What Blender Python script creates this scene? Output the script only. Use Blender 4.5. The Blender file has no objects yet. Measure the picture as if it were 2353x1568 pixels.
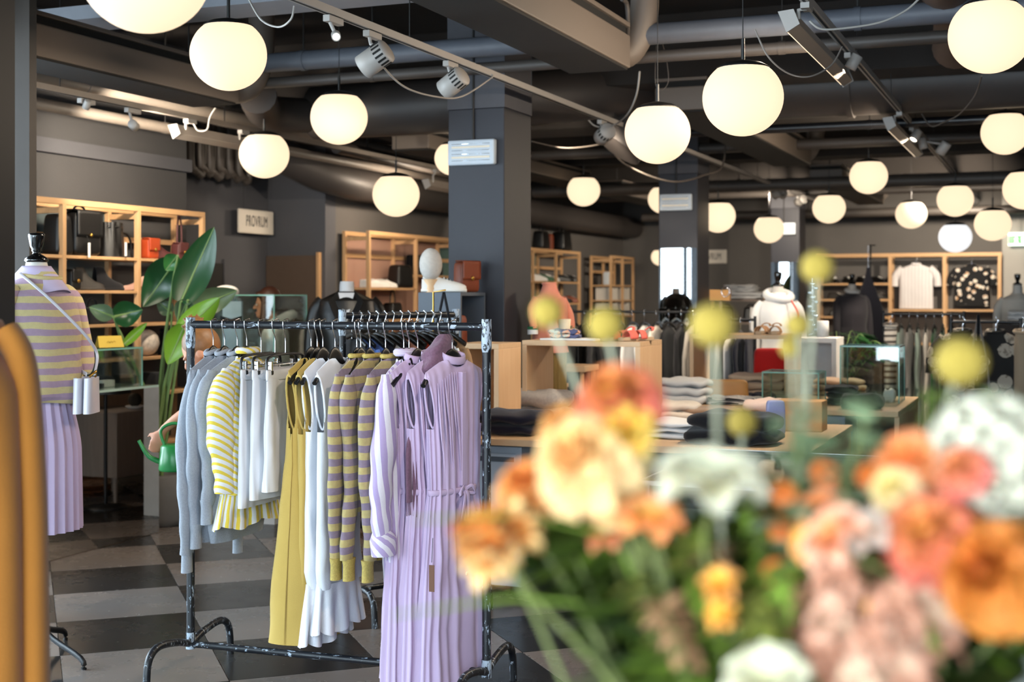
import bpy, bmesh, math, random
from mathutils import Vector, Matrix, noise as mnoise
from math import sin, cos, pi, radians as R, sqrt, atan2
random.seed(7)
SC = bpy.context.scene
COL = SC.collection
# ------------------------------------------------------------------ camera
F, CX, HZ, EYE, TH = 3100.0, 1176.5, 680.0, 1.6, R(22)
CT, ST = cos(TH), sin(TH)
VPX = CX + F*ST/CT
cam = bpy.data.cameras.new('camera'); camo = bpy.data.objects.new('camera', cam); COL.objects.link(camo)
camo.location = (0, 0, EYE); camo.rotation_euler = (pi/2, 0, TH)
cam.sensor_width = 36; cam.lens = F/2353*36; cam.shift_y = -(784-HZ)/2353
cam.clip_start = .05; cam.clip_end = 200
cam.dof.use_dof = True; cam.dof.focus_distance = 5.35; cam.dof.aperture_fstop = 3.0
SC.camera = camo
SC.view_settings.view_transform = 'Standard'; SC.view_settings.look = 'None'
SC.view_settings.gamma = 1; SC.view_settings.use_curve_mapping = False
SC.view_settings.exposure = 0.12
SC.cycles.max_bounces = 7; SC.cycles.diffuse_bounces = 3; SC.cycles.glossy_bounces = 3
SC.cycles.transparent_max_bounces = 16; SC.cycles.transmission_bounces = 6
SC.cycles.caustics_reflective = False; SC.cycles.caustics_refractive = False
SC.cycles.sample_clamp_indirect = 4.0; SC.cycles.use_adaptive_sampling = True; SC.cycles.adaptive_threshold = .03
# ------------------------------------------------------------------ daylight: an overcast sky outside the shop windows
W = bpy.data.worlds.new('sky'); SC.world = W; W.use_nodes = True
_nt = W.node_tree; _bg = _nt.nodes['Background']
_tc = _nt.nodes.new('ShaderNodeTexCoord'); _sx = _nt.nodes.new('ShaderNodeSeparateXYZ')
_rp = _nt.nodes.new('ShaderNodeValToRGB')
_nt.links.new(_tc.outputs['Generated'], _sx.inputs[0]); _nt.links.new(_sx.outputs['Z'], _rp.inputs[0])
_rp.color_ramp.elements[0].color = (.55, .60, .70, 1); _rp.color_ramp.elements[0].position = .0
_rp.color_ramp.elements[1].color = (.73, .83, 1.0, 1); _rp.color_ramp.elements[1].position = .35
_nt.links.new(_rp.outputs[0], _bg.inputs[0]); _bg.inputs[1].default_value = 24.0
# portals in the window openings (x0,x1,y0,y1): left shop front and street front behind the camera
WIN_L = [(-2.7, -1.1), (-.85, 2.0), (2.25, 5.9)]      # along Y on the left wall
WIN_F = [(-6.2, -3.35), (-3.05, -.2), (0.1, 2.8)]    # along X on the front wall
WZ0, WZ1 = .35, 3.2
XW, YF, YB, XR, ZC = -6.55, -3.0, 21.05, 3.0, 3.6
def portal(name, loc, rot, sx, sy):
    l = bpy.data.lights.new(name, 'AREA'); l.shape = 'RECTANGLE'; l.size = sx; l.size_y = sy
    l.cycles.is_portal = True
    o = bpy.data.objects.new(name, l); COL.objects.link(o); o.location = loc; o.rotation_euler = rot
for a, b in WIN_L:
    portal('window_portal', (XW-.12, (a+b)/2, (WZ0+WZ1)/2), (0, -pi/2, 0), WZ1-WZ0, b-a)
for a, b in WIN_F:
    portal('window_portal', ((a+b)/2, YF-.12, (WZ0+WZ1)/2), (pi/2, 0, 0), b-a, WZ1-WZ0)
# ------------------------------------------------------------------ helpers
def P(u, v, d):
    xc = (u-CX)/F*d
    return Vector((xc*CT-d*ST, xc*ST+d*CT, EYE-(v-HZ)/F*d))
def PXp(u, v, X):            # point on the plane x = X seen at pixel u, v
    return P(u, v, F*(-X)/(CT*(VPX-u)))
def PYp(u, v, Y):
    return P(u, v, Y/(CT+(u-CX)/F*ST))
def PZp(u, v, z):
    return P(u, v, F*(EYE-z)/(v-HZ))
def srgb(h):
    if isinstance(h, str):
        h = h.lstrip('#'); h = tuple(int(h[i:i+2], 16)/255 for i in (0, 2, 4))
    return tuple((c/12.92 if c <= .04045 else ((c+.055)/1.055)**2.4) for c in h)
class NT:
    def __init__(s, m): s.t = m.node_tree; s.b = s.t.nodes['Principled BSDF']
    def n(s, typ, **kw):
        x = s.t.nodes.new(typ)
        for k, v in kw.items(): setattr(x, k, v)
        return x
    def l(s, a, b): s.t.links.new(a, b)
    def math(s, op, a, b=None):
        x = s.n('ShaderNodeMath', operation=op)
        for i, q in enumerate((a, b)):
            if q is None: continue
            if isinstance(q, (int, float)): x.inputs[i].default_value = q
            else: s.l(q, x.inputs[i])
        return x.outputs[0]
    def mix(s, f, a, b):
        x = s.n('ShaderNodeMix', data_type='RGBA')
        if isinstance(f, (int, float)): x.inputs[0].default_value = f
        else: s.l(f, x.inputs[0])
        for i, q in ((6, a), (7, b)):
            if isinstance(q, (tuple, list)): x.inputs[i].default_value = (*q[:3], 1)
            else: s.l(q, x.inputs[i])
        return x.outputs[2]
    def obj(s): return s.n('ShaderNodeTexCoord').outputs['Object']
    def uv(s): return s.n('ShaderNodeTexCoord').outputs['UV']
    def noise(s, vec, scale, detail=3, rough=.5):
        x = s.n('ShaderNodeTexNoise'); x.inputs['Scale'].default_value = scale; x.inputs['Detail'].default_value = detail
        x.inputs['Roughness'].default_value = rough
        s.l(vec, x.inputs['Vector']); return x.outputs['Fac']
    def bump(s, h, strength=.3, dist=.01):
        x = s.n('ShaderNodeBump'); x.inputs['Strength'].default_value = strength; x.inputs['Distance'].default_value = dist
        s.l(h, x.inputs['Height']); s.l(x.outputs[0], s.b.inputs['Normal'])
MATS = {}
def newmat(name):
    m = bpy.data.materials.new(name); m.use_nodes = True; MATS[name] = m; return m
def M(name, hexc='#888888', rough=.6, metal=0.0, var=.12, scale=14, bump=0.0, bscale=120, spec=.5, sheen=0.0, trans=0.0, coat=0.0, sub=0.0):
    if name in MATS: return MATS[name]
    m = newmat(name); t = NT(m); c = srgb(hexc)
    co = t.obj(); nz = t.noise(co, scale, 4)
    lo = tuple(x*(1-var) for x in c); hi = tuple(min(1, x*(1+var)) for x in c)
    t.l(t.mix(nz, lo, hi), t.b.inputs['Base Color'])
    t.b.inputs['Roughness'].default_value = rough; t.b.inputs['Metallic'].default_value = metal
    t.b.inputs['Specular IOR Level'].default_value = spec
    if sheen: t.b.inputs['Sheen Weight'].default_value = sheen; t.b.inputs['Sheen Roughness'].default_value = .5
    if trans: t.b.inputs['Transmission Weight'].default_value = trans
    if coat: t.b.inputs['Coat Weight'].default_value = coat
    if sub: t.b.inputs['Subsurface Weight'].default_value = sub; t.b.inputs['Subsurface Radius'].default_value = (.02, .01, .006)
    if bump: t.bump(t.noise(co, bscale, 2), bump, .004)
    return m
def fabric(name, hexc, var=.10, rough=.9, bump=.35, bscale=420, sheen=.15, scale=9):
    return M(name, hexc, rough, 0, var, scale, bump, bscale, .25, sheen)
def stripes(name, c1, c2, period, axis='Z', duty=.5, rough=.9, uv=False, slant=0, var=.1):
    if name in MATS: return MATS[name]
    m = newmat(name); t = NT(m)
    co = t.uv() if uv else t.obj()
    sp = t.n('ShaderNodeSeparateXYZ'); t.l(co, sp.inputs[0])
    a = sp.outputs[axis]
    wob = t.noise(co, 3 if uv else 7, 2); a = t.math('ADD', a, t.math('MULTIPLY', t.math('SUBTRACT', wob, .5), period*.35))
    if slant: a = t.math('ADD', a, t.math('MULTIPLY', sp.outputs['Y' if axis != 'Y' else 'X'], slant))
    fr = t.math('FRACT', t.math('DIVIDE', a, period)); st = t.math('LESS_THAN', fr, duty)
    col = t.mix(st, srgb(c2), srgb(c1))
    nz = t.noise(co, 60, 3); dk = t.mix(nz, (1-var,)*3, (1, 1, 1))
    x = t.n('ShaderNodeMix', data_type='RGBA', blend_type='MULTIPLY'); x.inputs[0].default_value = 1
    t.l(col, x.inputs[6]); t.l(dk, x.inputs[7]); t.l(x.outputs[2], t.b.inputs['Base Color'])
    t.b.inputs['Roughness'].default_value = rough; t.b.inputs['Specular IOR Level'].default_value = .25
    t.b.inputs['Sheen Weight'].default_value = .15
    t.bump(t.noise(co, 300, 2), .3, .004)
    return m
def wood(name, c1, c2, scale=1.0, rough=.5, axis='Z'):
    if name in MATS: return MATS[name]
    m = newmat(name); t = NT(m); mp = t.n('ShaderNodeMapping')
    t.l(t.obj(), mp.inputs[0])
    mp.inputs['Scale'].default_value = {'Z': (18, 18, 1.5), 'X': (1.5, 18, 18), 'Y': (18, 1.5, 18)}[axis]
    nz = t.noise(mp.outputs[0], 2.2*scale, 5, .6)
    t.l(t.mix(nz, srgb(c1), srgb(c2)), t.b.inputs['Base Color']); t.b.inputs['Roughness'].default_value = rough
    t.b.inputs['Specular IOR Level'].default_value = .35
    t.bump(nz, .08, .002)
    return m
def glass(name, tint='#f4f9f7', refl=.10, edge=.55):
    if name in MATS: return MATS[name]
    m = newmat(name); t = m.node_tree; out = t.nodes['Material Output']; t.nodes.remove(t.nodes['Principled BSDF'])
    tr = t.nodes.new('ShaderNodeBsdfTransparent'); tr.inputs[0].default_value = (*srgb(tint), 1)
    gl = t.nodes.new('ShaderNodeBsdfGlossy'); gl.inputs['Roughness'].default_value = .02
    fr = t.nodes.new('ShaderNodeLayerWeight'); fr.inputs['Blend'].default_value = .25
    mp = t.nodes.new('ShaderNodeMapRange'); mp.inputs[3].default_value = refl*.6; mp.inputs[4].default_value = edge
    t.links.new(fr.outputs['Fresnel'], mp.inputs[0])
    mx = t.nodes.new('ShaderNodeMixShader'); t.links.new(mp.outputs[0], mx.inputs[0])
    t.links.new(tr.outputs[0], mx.inputs[1]); t.links.new(gl.outputs[0], mx.inputs[2]); t.links.new(mx.outputs[0], out.inputs[0])
    return m
def emit(name, hexc, strength):
    if name in MATS: return MATS[name]
    m = newmat(name); t = NT(m)
    nz = t.noise(t.obj(), 3, 2); c = srgb(hexc)
    t.l(t.mix(nz, tuple(x*.96 for x in c), c), t.b.inputs['Emission Color']); t.b.inputs['Emission Strength'].default_value = strength
    t.b.inputs['Base Color'].default_value = (*c, 1); t.b.inputs['Roughness'].default_value = .25
    return m
class MB:
    """Collects shapes for ONE mesh object."""
    def __init__(s): s.v = []; s.f = []; s.sm = []; s.uv = []
    def add(s, vs, fs, smooth=False, uvs=None):
        o = len(s.v); s.v += [tuple(p) for p in vs]
        for i, f in enumerate(fs):
            s.f.append(tuple(o+k for k in f)); s.sm.append(smooth)
            s.uv.append(uvs[i] if uvs else [(s.v[o+k][0], s.v[o+k][2]) for k in f])
        return s
    def box(s, x0, x1, y0, y1, z0, z1):
        vs = [(x, y, z) for z in (z0, z1) for y in (y0, y1) for x in (x0, x1)]
        return s.add(vs, [(0, 2, 3, 1), (4, 5, 7, 6), (0, 1, 5, 4), (2, 6, 7, 3), (0, 4, 6, 2), (1, 3, 7, 5)])
    def obox(s, c, size, rot=None):
        m = rot or Matrix.Identity(3); c = Vector(c)
        vs = [c + m @ Vector((x*size[0]/2, y*size[1]/2, z*size[2]/2)) for z in (-1, 1) for y in (-1, 1) for x in (-1, 1)]
        return s.add(vs, [(0, 2, 3, 1), (4, 5, 7, 6), (0, 1, 5, 4), (2, 6, 7, 3), (0, 4, 6, 2), (1, 3, 7, 5)])
    def grid(s, fn, nu, nv, cu=False, cv=False, smooth=True):
        vs = [fn(i/(nu if cu else nu-1), j/(nv if cv else nv-1)) for j in range(nv) for i in range(nu)]
        fs, uv = [], []
        for j in range(nv if cv else nv-1):
            for i in range(nu if cu else nu-1):
                a, b = i, (i+1) % nu; c, d = j, (j+1) % nv
                fs.append((c*nu+a, c*nu+b, d*nu+b, d*nu+a))
                du = 1/(nu if cu else nu-1); dv = 1/(nv if cv else nv-1)
                uv.append([(i*du, j*dv), ((i+1)*du, j*dv), ((i+1)*du, (j+1)*dv), (i*du, (j+1)*dv)])
        return s.add(vs, fs, smooth, uv)
    def tube(s, pts, r, n=8, caps=True, ell=None, up=None, closed=False):
        """Sweep along pts; r scalar/list; ell = (rx, ry) list for flattened sections in the frame (side, up)."""
        pts = [Vector(p) for p in pts]; k = len(pts)
        rs = r if isinstance(r, (list, tuple)) else [r]*k
        prev = None; rings = []
        for i, p in enumerate(pts):
            if closed: t = pts[(i+1) % k]-pts[i-1]
            else: t = pts[min(i+1, k-1)]-pts[max(i-1, 0)]
            if t.length < 1e-9: t = Vector((0, 0, 1))
            t.normalize()
            if up is not None:
                a = Vector(up)-t*Vector(up).dot(t)
                if a.length < 1e-4: a = t.orthogonal()
            elif prev is None: a = t.orthogonal()
            else:
                a = prev-t*prev.dot(t)
                if a.length < 1e-6: a = t.orthogonal()
            a.normalize(); prev = a; b = t.cross(a)
            e = ell[i] if ell else (rs[i], rs[i])
            rings.append([p+a*(e[0]*cos(2*pi*q/n))+b*(e[1]*sin(2*pi*q/n)) for q in range(n)])
        vs = [q for rg in rings for q in rg]; fs = []; uv = []
        m = k if closed else k-1
        for j in range(m):
            for i in range(n):
                a, b = i, (i+1) % n; j2 = (j+1) % k
                fs.append((j*n+a, j*n+b, j2*n+b, j2*n+a))
                uv.append([(i/n, j/m), ((i+1)/n, j/m), ((i+1)/n, (j+1)/m), (i/n, (j+1)/m)])
        s.add(vs, fs, True, uv)
        if caps and not closed:
            s.add(rings[0], [tuple(range(n))[::-1]]); s.add(rings[-1], [tuple(range(n))])
        return s
    def cyl(s, p0, p1, r0, r1=None, n=12): return s.tube([p0, p1], [r0, r0 if r1 is None else r1], n)
    def lathe(s, prof, c=(0, 0, 0), n=24, rot=None):
        c = Vector(c); vs = []; m = rot or Matrix.Identity(3)
        for (r, z) in prof:
            for q in range(n): vs.append(c + m @ Vector((r*cos(2*pi*q/n), r*sin(2*pi*q/n), z)))
        fs = []; uv = []; k = len(prof)
        for j in range(k-1):
            for i in range(n):
                fs.append((j*n+i, j*n+(i+1) % n, (j+1)*n+(i+1) % n, (j+1)*n+i))
                uv.append([(i/n, j/k), ((i+1)/n, j/k), ((i+1)/n, (j+1)/k), (i/n, (j+1)/k)])
        s.add(vs, fs, True, uv)
        if prof[0][0] > 1e-5: s.add(vs[:n], [tuple(range(n))[::-1]])
        if prof[-1][0] > 1e-5: s.add(vs[-n:], [tuple(range(n))])
        return s
    def ell(s, c, r, n=16, m=10, rot=None):
        c = Vector(c); mt = rot or Matrix.Identity(3)
        if not isinstance(r, (tuple, list)): r = (r, r, r)
        def fn(u, v):
            ph = pi*(v-.5)*.9999
            return c+mt @ Vector((r[0]*cos(ph)*cos(2*pi*u), r[1]*cos(ph)*sin(2*pi*u), r[2]*sin(ph)))
        return s.grid(fn, n, m, cu=True)
    def prism(s, out, axis, a, b):
        """Extrude a 2-D outline along axis from a to b ('Y': outline is x,z; 'X': y,z; 'Z': x,y)."""
        def q(p, h): return {'Y': (p[0], h, p[1]), 'X': (h, p[0], p[1]), 'Z': (p[0], p[1], h)}[axis]
        n = len(out); vs = [q(p, a) for p in out]+[q(p, b) for p in out]
        fs = [tuple(range(n)), tuple(range(2*n-1, n-1, -1))]+[(i, i+n, (i+1) % n+n, (i+1) % n) for i in range(n)]
        return s.add(vs, fs)
    def mesh(s, name):
        me = bpy.data.meshes.new(name); me.from_pydata(s.v, [], s.f); me.update()
        for p, k in zip(me.polygons, s.sm): p.use_smooth = k
        ul = me.uv_layers.new(name='UVMap'); i = 0
        for f in s.uv:
            for w in f: ul.data[i].uv = w; i += 1
        return me
    def build(s, name, mat, parent=None, bevel=0.0, solid=0.0, sub=0, loc=None, rz=None):
        me = s.mesh(name); me.materials.append(mat)
        bm = bmesh.new(); bm.from_mesh(me); bmesh.ops.recalc_face_normals(bm, faces=bm.faces); bm.to_mesh(me); bm.free()
        o = bpy.data.objects.new(name, me); COL.objects.link(o)
        if parent: o.parent = parent
        if loc is not None: o.location = loc
        if rz is not None: o.rotation_euler = (0, 0, rz)
        if solid:
            k = o.modifiers.new('thickness', 'SOLIDIFY'); k.thickness = solid; k.offset = 0
        if sub:
            k = o.modifiers.new('smooth', 'SUBSURF'); k.levels = sub; k.render_levels = sub
        if bevel:
            k = o.modifiers.new('bevel', 'BEVEL'); k.width = bevel; k.segments = 2; k.limit_method = 'ANGLE'
        return o
def tag(o, label=None, cat=None, group=None, kind=None):
    if label: o['label'] = label
    if cat: o['category'] = cat
    if group: o['group'] = group
    if kind: o['kind'] = kind
    return o
def thing(name, label, cat, loc=(0, 0, 0), rz=0.0, group=None):
    o = bpy.data.objects.new(name, None); COL.objects.link(o); o.location = loc; o.rotation_euler = (0, 0, rz)
    o.empty_display_size = .05
    return tag(o, label, cat, group)
def copy_tree(o, parent=None):
    c = o.copy(); COL.objects.link(c); c.parent = parent
    for ch in list(o.children): copy_tree(ch, c)
    return c
def dup(o, loc, rz=None, label=None, group=None, scale=None):
    c = copy_tree(o); c.location = loc
    if rz is not None: c.rotation_euler = (c.rotation_euler[0], c.rotation_euler[1], rz)
    if label: c['label'] = label
    if group: c['group'] = group
    if scale: c.scale = (scale,)*3 if isinstance(scale, (int, float)) else scale
    return c
def arc(p0, p1, sag, n=14):
    p0, p1 = Vector(p0), Vector(p1)
    return [p0.lerp(p1, i/(n-1))+Vector((0, 0, -sag*4*(i/(n-1))*(1-i/(n-1)))) for i in range(n)]
def smooth_path(pts, n=6):
    """Catmull-Rom through pts."""
    pts = [Vector(p) for p in pts]; out = []
    for i in range(len(pts)-1):
        a = pts[max(i-1, 0)]; b = pts[i]; c = pts[i+1]; d = pts[min(i+2, len(pts)-1)]
        for k in range(n):
            t = k/n
            out.append(.5*((2*b)+(c-a)*t+(2*a-5*b+4*c-d)*t*t+(3*b-a-3*c+d)*t**3))
    return out+[pts[-1]]
# ------------------------------------------------------------------ materials
WALL = M('wall_grey_plaster', '#615d5a', .85, var=.08, scale=3, bump=.15, bscale=60)
WALLD = M('wall_dark_plaster', '#55555a', .85, var=.08, scale=3, bump=.15, bscale=60)
WALLL = M('wall_light_plaster', '#a09c96', .85, var=.06, scale=3, bump=.15, bscale=60)
COLM = M('column_charcoal_paint', '#24242c', .55, var=.08, scale=4, bump=.08, bscale=40)
CEIL = M('ceiling_soot_concrete', '#1c1817', .9, var=.22, scale=2.5, bump=.3, bscale=30)
BLACKF = M('black_frame_paint', '#0c0c10', .45)
DUCT = M('duct_grey_paint', '#3d3836', .5, var=.1, scale=5)
PIPE = M('pipe_grey_paint', '#4a4440', .5, var=.1, scale=6)
PIPEB = M('pipe_black_paint', '#15161a', .35, var=.1)
BEAM = M('beam_taupe_metal', '#665c54', .55, var=.06, scale=4)
SLOT = M('slot_black', '#060606', .8)
WHITEM = M('white_lamp_metal', '#a29d98', .45, var=.05)
CORD = M('grey_cord', '#9a958f', .6)
CORDD = M('dark_cord', '#1c1a19', .6)
PINE = wood('pine_shelf_wood', '#d9b184', '#b98c5f', 1.0, .5)
PINEY = wood('pine_shelf_wood_y', '#d9b184', '#b98c5f', 1.0, .5, 'Y')
PLY = wood('pale_plywood', '#e3c39d', '#cfa67c', 1.0, .5, 'Z')
PLYX = wood('pale_plywood_x', '#dcbd98', '#c8a27a', 1.0, .45, 'X')
PLYB = wood('brown_plywood', '#b3957a', '#9a7d62', .6, .5, 'Z')
GREYWOOD = wood('grey_wood', '#a08f82', '#857368', 1.2, .5, 'Z')
GLS = glass('clear_glass')
GLSE = M('glass_edge_green', '#7fb5a8', .15, var=.05, spec=.8)
MIRR = M('mirror_silver', '#e8eaec', .01, 1.0, var=.0)
MIRD = M('mirror_aged_silver', '#b0aaa4', .02, 1.0, var=.0)
BLACKL = M('black_leather', '#0d0c0c', .4, var=.2, bump=.2, bscale=90)
BLACKM = fabric('black_cotton', '#101014', bump=.3)
BROWNL = M('brown_leather', '#7a3a22', .45, var=.18, bump=.2, bscale=90)
ORANGEL = M('orange_leather', '#b0441f', .45, var=.15, bump=.2, bscale=90)
WINEL = M('wine_leather', '#5a3030', .45, var=.15, bump=.2, bscale=90)
WHITEL = M('white_leather', '#dedad4', .5, var=.06)
WHITEC = fabric('white_cotton', '#e6e4e2', var=.05)
CREAMC = fabric('cream_cotton', '#d9d0c4', var=.08)
GREYB = M('bluegrey_cabinet', '#4b535e', .5, var=.08, scale=3)
STEELB = M('blue_steel_drawer', '#a8b4c2', .45, var=.05)
CHROME = M('chrome_wire', '#d8d8dc', .12, 1.0, var=.03)
GOLD = M('brass_gold', '#c79a4a', .3, 1.0, var=.05)
PLASTIC = M('black_plastic', '#141312', .35, var=.15)
SKIN = M('skin', '#c98d6e', .55, var=.06, sub=.08)
NAVY = fabric('navy_wool', '#16182a')
CORAL = fabric('coral_wool', '#e07a62')
GREYW = M('grey_wool', '#a9a49f', .95, var=.28, scale=60, bump=.4, bscale=220, sheen=.2)
PAPER = M('white_paper', '#e8e6e2', .8, var=.03)
KRAFT = M('kraft_paper', '#c2935c', .8, var=.06)
LEAF = M('leaf_deep_green', '#1d4a27', .3, var=.25, scale=6, spec=.6)
LEAFL = M('leaf_light_green', '#6d9a2b', .35, var=.2, scale=6, spec=.6)
LEAFP = M('leaf_pale_green', '#9db79a', .55, var=.15)
STEM = M('stem_green', '#7f9a5c', .5, var=.15)
# ------------------------------------------------------------------ floor of checker tiles
TS, TA = .65, R(22-20)*1.0
# tile axes: f1 points 20 degrees left of the view, f2 is square to it
_a1 = TH+R(20); f1 = Vector((-sin(_a1), cos(_a1), 0)); f2 = Vector((cos(_a1), sin(_a1), 0))
T0 = PZp(1201, 1500, 0)
def floor_mat(name, c1, c2=None):
    m = newmat(name); t = NT(m); co = t.obj()
    sc1 = t.noise(co, 2.2, 5, .6); sc2 = t.noise(co, 40, 3)
    if c2:
        sp = t.n('ShaderNodeSeparateXYZ'); t.l(co, sp.inputs[0])
        a = t.math('FLOOR', t.math('DIVIDE', sp.outputs['X'], TS)); b = t.math('FLOOR', t.math('DIVIDE', sp.outputs['Y'], TS))
        k = t.math('MODULO', t.math('ABSOLUTE', t.math('ADD', a, b)), 2); k = t.math('GREATER_THAN', k, .5)
        base = t.mix(k, srgb(c1), srgb(c2))
    else:
        oi = t.n('ShaderNodeObjectInfo').outputs['Random']
        base = t.mix(oi, tuple(x*.88 for x in srgb(c1)), tuple(x*1.08 for x in srgb(c1)))
    x = t.n('ShaderNodeMix', data_type='RGBA', blend_type='MULTIPLY'); x.inputs[0].default_value = 1
    t.l(base, x.inputs[6]); t.l(t.mix(sc1, (.72, .72, .72), (1, 1, 1)), x.inputs[7]); t.l(x.outputs[2], t.b.inputs['Base Color'])
    t.l(t.math('ADD', t.math('MULTIPLY', sc1, .22), .16), t.b.inputs['Roughness'])
    t.bump(t.math('ADD', sc1, t.math('MULTIPLY', sc2, .1)), .05, .006)
    return m
TLIGHT = floor_mat('linoleum_light_tile', '#807670'); TDARK = floor_mat('linoleum_dark_tile', '#2c2a29')
TCHECK = floor_mat('linoleum_far_checker', '#807670', '#2c2a29')
def G(i, j): return T0+f2*(i*TS)+f1*(j*TS)
fl = bpy.data.objects.new('floor', None)
mb = MB(); iv = Matrix.Rotation(-_a1, 3, 'Z')
def toF(p): return iv @ (Vector(p)-T0)
cs = [toF((x, y, 0)) for x, y in ((XW-1.3, YF-.3), (XR+.2, YF-.3), (XR+.2, YB+.3), (XW-1.3, YB+.3))]
mb.add([(c.x, c.y, -.006) for c in cs]+[(c.x, c.y, -.12) for c in cs], [(0, 1, 2, 3), (7, 6, 5, 4), (0, 4, 5, 1), (1, 5, 6, 2), (2, 6, 7, 3), (3, 7, 4, 0)])
flo = mb.build('floor', TCHECK, loc=T0, rz=_a1); tag(flo, kind='structure')
g = .0015
tb = MB(); tb.box(g, TS-g, g, TS-g, -.006, .0)
tl = tb.build('tile', TLIGHT, flo, bevel=.001); td = tb.build('tile', TDARK, flo, bevel=.001)
first = {0: tl, 1: td}; used = {0: False, 1: False}
for i in range(-14, 16):
    for j in range(-8, 14):
        c = G(i+.5, j+.5)
        dd = -c.x*ST+c.y*CT; xx = c.x*CT+c.y*ST
        if dd < 4.6 or dd > 11 or abs(xx/dd) > .44 or c.x < XW+.35 or c.x > 1: continue
        k = 0 if (i+j) % 2 else 1          # tile right of and below the anchor (i=0, j=-1) is light
        o = first[k] if not used[k] else first[k].copy()
        if used[k]: COL.objects.link(o); o.parent = flo
        used[k] = True; o.location = (i*TS, j*TS, 0)
# ------------------------------------------------------------------ walls, ceiling, windows
def struct(o, label=None): return tag(o, label, kind='structure')
struct(MB().box(XW-1.3, XR+.2, YF-.3, YB+.3, ZC, ZC+.2).build('ceiling', CEIL))
# left wall with shop windows (near, out of frame), plain stretch behind the shelves, fitting-room recess, far stretch
def wall_with_openings(name, axis, pos, th, a0, a1, z1, ops, mat):
    m = MB(); e = [a0]+[q for o in ops for q in o]+[a1]
    def bx(p, q, z0, zz):
        if q-p < 1e-4 or zz-z0 < 1e-4: return
        if axis == 'X': m.box(pos-th, pos, p, q, z0, zz)
        else: m.box(p, q, pos-th, pos, z0, zz)
    for i in range(0, len(e), 2): bx(e[i], e[i+1], 0, z1)
    for p, q in ops: bx(p, q, 0, WZ0); bx(p, q, WZ1, z1)
    return struct(m.build(name, mat))
wall_with_openings('wall_left', 'X', XW, .2, YF, 9.16, ZC, WIN_L, M('wall_slate_plaster', '#474647', .85, var=.08, scale=3, bump=.15, bscale=60))
wall_with_openings('wall_front', 'Y', YF, .2, XW-.2, XR+.2, ZC, WIN_F, WALL)
n = 0
for axis, lst in (('X', WIN_L), ('Y', WIN_F)):
    for a, b in lst:
        n += 1; m = MB(); gl = MB(); f = .05; MU = a+.28*(b-a)
        def B(mm, p, q, z0, z1, t0, t1):
            if axis == 'X': mm.box(XW-t1, XW-t0, p, q, z0, z1)
            else: mm.box(p, q, YF-t1, YF-t0, z0, z1)
        B(m, a, a+f, WZ0, WZ1, .05, .15); B(m, b-f, b, WZ0, WZ1, .05, .15); B(m, a+f, b-f, WZ0, WZ0+f, .05, .15)
        B(m, a+f, b-f, WZ1-f, WZ1, .05, .15); B(m, MU-.02, MU+.02, WZ0+f, WZ1-f, .06, .14)
        w = struct(m.build('window_%d' % n, BLACKF)); B(gl, a+f, MU-.02, WZ0+f, WZ1-f, .095, .105)
        gl.build('pane', GLS, w); gl = MB(); B(gl, MU+.02, b-f, WZ0+f, WZ1-f, .095, .105); gl.build('pane', GLS, w)
struct(MB().box(-7.4, -7.2, 8.95, 11.6, 0, ZC).build('wall_recess', WALLD))
struct(MB().box(-7.2, XW-.2, 8.96, 9.16, 0, ZC).build('wall_recess_near', WALLD))
struct(MB().box(-7.2, XW, 11.4, 11.6, 0, ZC).build('wall_recess_end', WALLD))
struct(MB().box(XW-.2, XW, 11.6, YB, 0, ZC).build('wall_left_far', WALL))
struct(MB().box(XW-.2, XR+.2, YB, YB+.2, 0, ZC).build('wall_back', WALL))
struct(MB().box(XR, XR+.2, YF, YB, 0, ZC).build('wall_right', WALL))
struct(MB().box(-.74, XR, YB-.22, YB-.001, 0, ZC).build('wall_back_pier', WALLL))
# ledge band on the left wall
led = PXp(250, 340, XW)
struct(MB().box(XW, XW+.05, 5.8, 9.17, 2.60, 2.70).build('trim_1', WALLD))
# fitting room door and dark doorway
d1 = struct(MB().box(-7.19, -6.62, 11.36, 11.399, 0, 1.99).build('door_1', M('door_brown_curtain', '#5d4b3e', .7, var=.1)))
MB().box(-6.62, -6.59, 11.345, 11.399, 0, 2.02).build('door_frame', PINE, d1)
MB().ell((-6.68, 11.34, 1.02), .025).build('door_handle', GOLD, d1)
d2 = struct(MB().box(-7.199, -7.185, 10.1, 10.62, 0, 1.9).build('doorway_2', M('doorway_shade', '#1c1b1a', .7)))  # dark sheet standing in for the shade inside an open doorway
MB().box(-7.199, -7.17, 10.62, 10.66, 0, 1.94).build('door_frame', WALLD, d2)
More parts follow.
